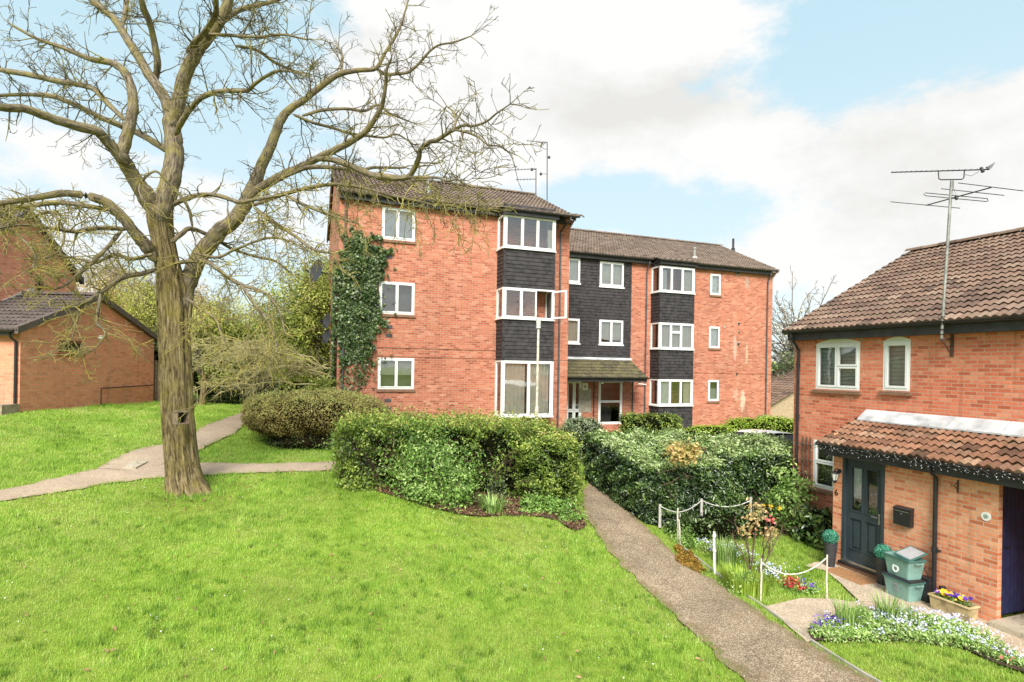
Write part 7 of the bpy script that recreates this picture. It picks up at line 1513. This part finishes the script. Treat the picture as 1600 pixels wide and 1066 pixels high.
for k in range(4):
    for j in range(3): m.f.append((i0+k*4+j,i0+k*4+j+1,i0+k*4+j+5,i0+k*4+j+4))
ro=obj('roof_panel',m,M['car_paint'],car,local=True,smooth=True)
m=MB(); A_=[(-1.05,-.76,.93),(-.15,-.58,1.40),(1.5,-.56,1.38),(1.85,-.72,.95)]; Bq=[(x,-y,z) for x,y,z in A_]; m.quad(*A_); m.quad(*Bq[::-1]); m.quad(A_[0],A_[1],Bq[1],Bq[0]); m.quad(A_[3],Bq[3],Bq[2],A_[2]); obj('windows',m,M['black_plastic'],car,local=True)
for (x,y) in ((-1.3,-.8),(-1.3,.8),(1.35,-.8),(1.35,.8)):
    m=MB(); m.tube([(x,y-.1,.31),(x,y+.1,.31)],.31,20); wh=obj('wheel',m,M['tyre'],car,local=True); m=MB(); m.tube([(x,y-.11,.31),(x,y+.11,.31)],.19,16); obj('rim',m,M['steel'],wh,local=True)
for y in (-.6,.6):
    m=MB(); m.box(-2.08,-1.98,y-.16,y+.16,.6,.72); obj('headlight',m,M['lamp_glass'],car,local=True,bevel=.02)
# boundary planting at the far right lawn corner is only lawn

# orchid on the low window sill, behind the glass
c=np.array([XH+.16,-(lw[0]*.42+lw[1]*.58),lw[2]+.03]); hp_=empty('houseplant',c,'potted houseplant with white petals behind the low window','houseplant'); m=MB(); m.lathe((0,0,0),[(.05,0),(.07,.11),(.06,.11)],14); obj('pot',m,M['upvc'],hp_,local=True)
q=np.random.default_rng(7); n=16; leaf_mesh('foliage',c+np.stack([q.normal(size=n)*.04,q.normal(size=n)*.09,.16+.2*q.random(n)],1),np.tile([-1.,0,.4],(n,1)),.17,M['bright'],hp_,.4,.6,.2,8)
n=12; leaf_mesh('blossoms',c+np.stack([q.normal(size=n)*.03,q.normal(size=n)*.08,.4+.16*q.random(n)],1),np.tile([-1.,0,.2],(n,1)),.08,M['whiteflower'],hp_,.9,.4,.2,9)

# long grass and bare soil round the trunk foot
q=np.random.default_rng(91); n=1500; a=q.random(n)*2*pi; rr_=.36+.30*q.random(n)**1.6; tb_=wloc(tree); cx0=float(tb_[0])+.16; cy0=float(tb_[1])+.42; x=cx0+np.cos(a)*rr_; y=cy0+np.sin(a)*rr_
blade_mesh('grass_fringe',np.stack([x,y,gz(x,y)-.01],1),.10,.009,M['grass'],lean=.8,seed=92,tint=.25+.4*q.random(n),kind='stuff')
n=260; a=q.random(n)*2*pi; rr_=.4+.6*q.random(n); x=cx0+np.cos(a)*rr_+.1; y=cy0+np.sin(a)*rr_-.25; leaf_mesh('bark_litter',np.stack([x,y,gz(x,y)+.035],1),np.tile(ZV,(n,1)),.06,M['litter'],aspect=.3,spread=.4,seed=93,kind='stuff')
# ================================================================ sky, sun, camera
w=bpy.data.worlds.new("World"); SC.world=w; w.use_nodes=True; nt=w.node_tree; nt.nodes.clear()
out=nt.nodes.new('ShaderNodeOutputWorld'); EL,AZ=radians(42),radians(203)     # sun: high, behind and left of the camera
sky=nd(nt,'ShaderNodeTexSky',sky_type='NISHITA',sun_disc=False,sun_elevation=EL,sun_rotation=AZ,air_density=1.0,dust_density=2.0,ozone_density=1.0)
dirv=nt.nodes.new('ShaderNodeTexCoord').outputs['Generated']
st=nd(nt,'ShaderNodeMapping',{'Vector':dirv,'Scale':(1.,1.,1.9)}).outputs[0]
n1=noise(nt,st,2.6,9,.56); n2=noise(nt,st,6.,9,.62); n4=noise(nt,st,17.,7,.62); n3=noise(nt,st,1.7,6,.5)
def blob(px,py,rx_,ry_,amt):
    c=ray(px,py); c=c/np.linalg.norm(c); q=nd(nt,'ShaderNodeVectorMath',{0:dirv,1:tuple(c)},operation='SUBTRACT').outputs[0]
    # local axes on the sky: horizontal and up
    h=np.cross(c,ZV); h/=np.linalg.norm(h); u=np.cross(h,c)
    a=mth(nt,'DIVIDE',nd(nt,'ShaderNodeVectorMath',{0:q,1:tuple(h)},operation='DOT_PRODUCT').outputs['Value'],rx_/FPX); b=mth(nt,'DIVIDE',nd(nt,'ShaderNodeVectorMath',{0:q,1:tuple(u)},operation='DOT_PRODUCT').outputs['Value'],ry_/FPX)
    d=nd(nt,'ShaderNodeVectorMath',{0:q},operation='LENGTH').outputs['Value']
    e=mth(nt,'ADD',mth(nt,'MULTIPLY',a,a),mth(nt,'MULTIPLY',b,b)); g=mth(nt,'POWER',2.718,mth(nt,'MULTIPLY',e,-1.0)); g=mth(nt,'MULTIPLY',g,mr(nt,d,.9,1.2,1,0)); return mth(nt,'MULTIPLY',g,amt)
cov=None
for bl in ((860,90,330,140,.75),(1180,250,330,95,.50),(640,70,130,110,.25),(1520,250,220,80,.42),(1560,180,110,50,.2),(1280,395,125,42,.6),(40,215,120,55,.40),(120,235,90,40,.2),(560,180,140,90,.18),(420,330,160,60,.28),(950,375,70,22,.22),(1480,350,160,50,.25),
           (160,60,330,150,-.62),(1420,60,180,60,-.62),(1300,130,60,60,-.15),(1020,312,200,40,-.75),(330,110,160,110,-.3),(1500,0,200,60,-.2),(1150,345,130,28,-.3),(1590,330,80,50,.15)):
    v=blob(*bl); cov=v if cov is None else mth(nt,'ADD',cov,v)
z=nd(nt,'ShaderNodeSeparateXYZ',{0:dirv}).outputs[2]
# away from the photograph's part of the sky: broken cloud from noise alone
f=mth(nt,'ADD',mth(nt,'ADD',cov,mth(nt,'MULTIPLY',mth(nt,'SUBTRACT',n1,.5),1.5)),mth(nt,'MULTIPLY',mth(nt,'SUBTRACT',n2,.5),1.5))
f=mth(nt,'ADD',f,mth(nt,'MULTIPLY',mth(nt,'SUBTRACT',n4,.5),.7))
mask=mr(nt,f,-.15,.30,0,1,True)
sh_=mth(nt,'ADD',mth(nt,'MULTIPLY',n3,.55),mth(nt,'MULTIPLY',n2,.6)); shade=ramp(nt,mth(nt,'SUBTRACT',sh_,mth(nt,'MULTIPLY',blob(980,165,170,45,.30),1.)),[(.38,CLOUD_D),(.58,CLOUD_L)])
blue=mixc(nt,mr(nt,z,.0,.55),SKY_LOW,SKY_HIGH)
skyl=nd(nt,'ShaderNodeVectorMath',{0:sky.outputs[0],'Scale':SKY_STR},operation='SCALE').outputs[0]
base=mixc(nt,.85,skyl,blue)
colr=mixc(nt,mask,base,shade)
bg=nd(nt,'ShaderNodeBackground',{'Color':colr,'Strength':1.0}); nt.links.new(bg.outputs[0],out.inputs['Surface'])
sd=bpy.data.lights.new('sun','SUN'); sd.energy=SUN; sd.angle=radians(SUN_ANG); sd.color=(1.,.955,.88); so=bpy.data.objects.new('sun',sd); COL.objects.link(so)
sv=Vector((sin(AZ)*cos(EL),cos(AZ)*cos(EL),sin(EL))); so.rotation_euler=sv.to_track_quat('Z','Y').to_euler(); so.location=(0,0,30)
cd=bpy.data.cameras.new('camera'); cam=bpy.data.objects.new('camera',cd); COL.objects.link(cam); SC.camera=cam
cd.sensor_width=36; cd.sensor_fit='HORIZONTAL'; cd.lens=36*FPX/1600; cd.shift_y=(CY-533)/1600; cd.clip_end=2000; cd.clip_start=.05
rgt=RV*cos(ROLL)+ZV*sin(ROLL); upv=-RV*sin(ROLL)+ZV*cos(ROLL); bk=-FV
cam.matrix_world=Matrix(((rgt[0],upv[0],bk[0],0),(rgt[1],upv[1],bk[1],0),(rgt[2],upv[2],bk[2],CH),(0,0,0,1)))
vs=SC.view_settings; vs.view_transform='Standard'; vs.look='None'; vs.exposure=EXPO; vs.gamma=1; vs.use_curve_mapping=False
SC.render.engine='CYCLES'; SC.cycles.max_bounces=8; SC.cycles.transparent_max_bounces=16; SC.cycles.use_denoising=True
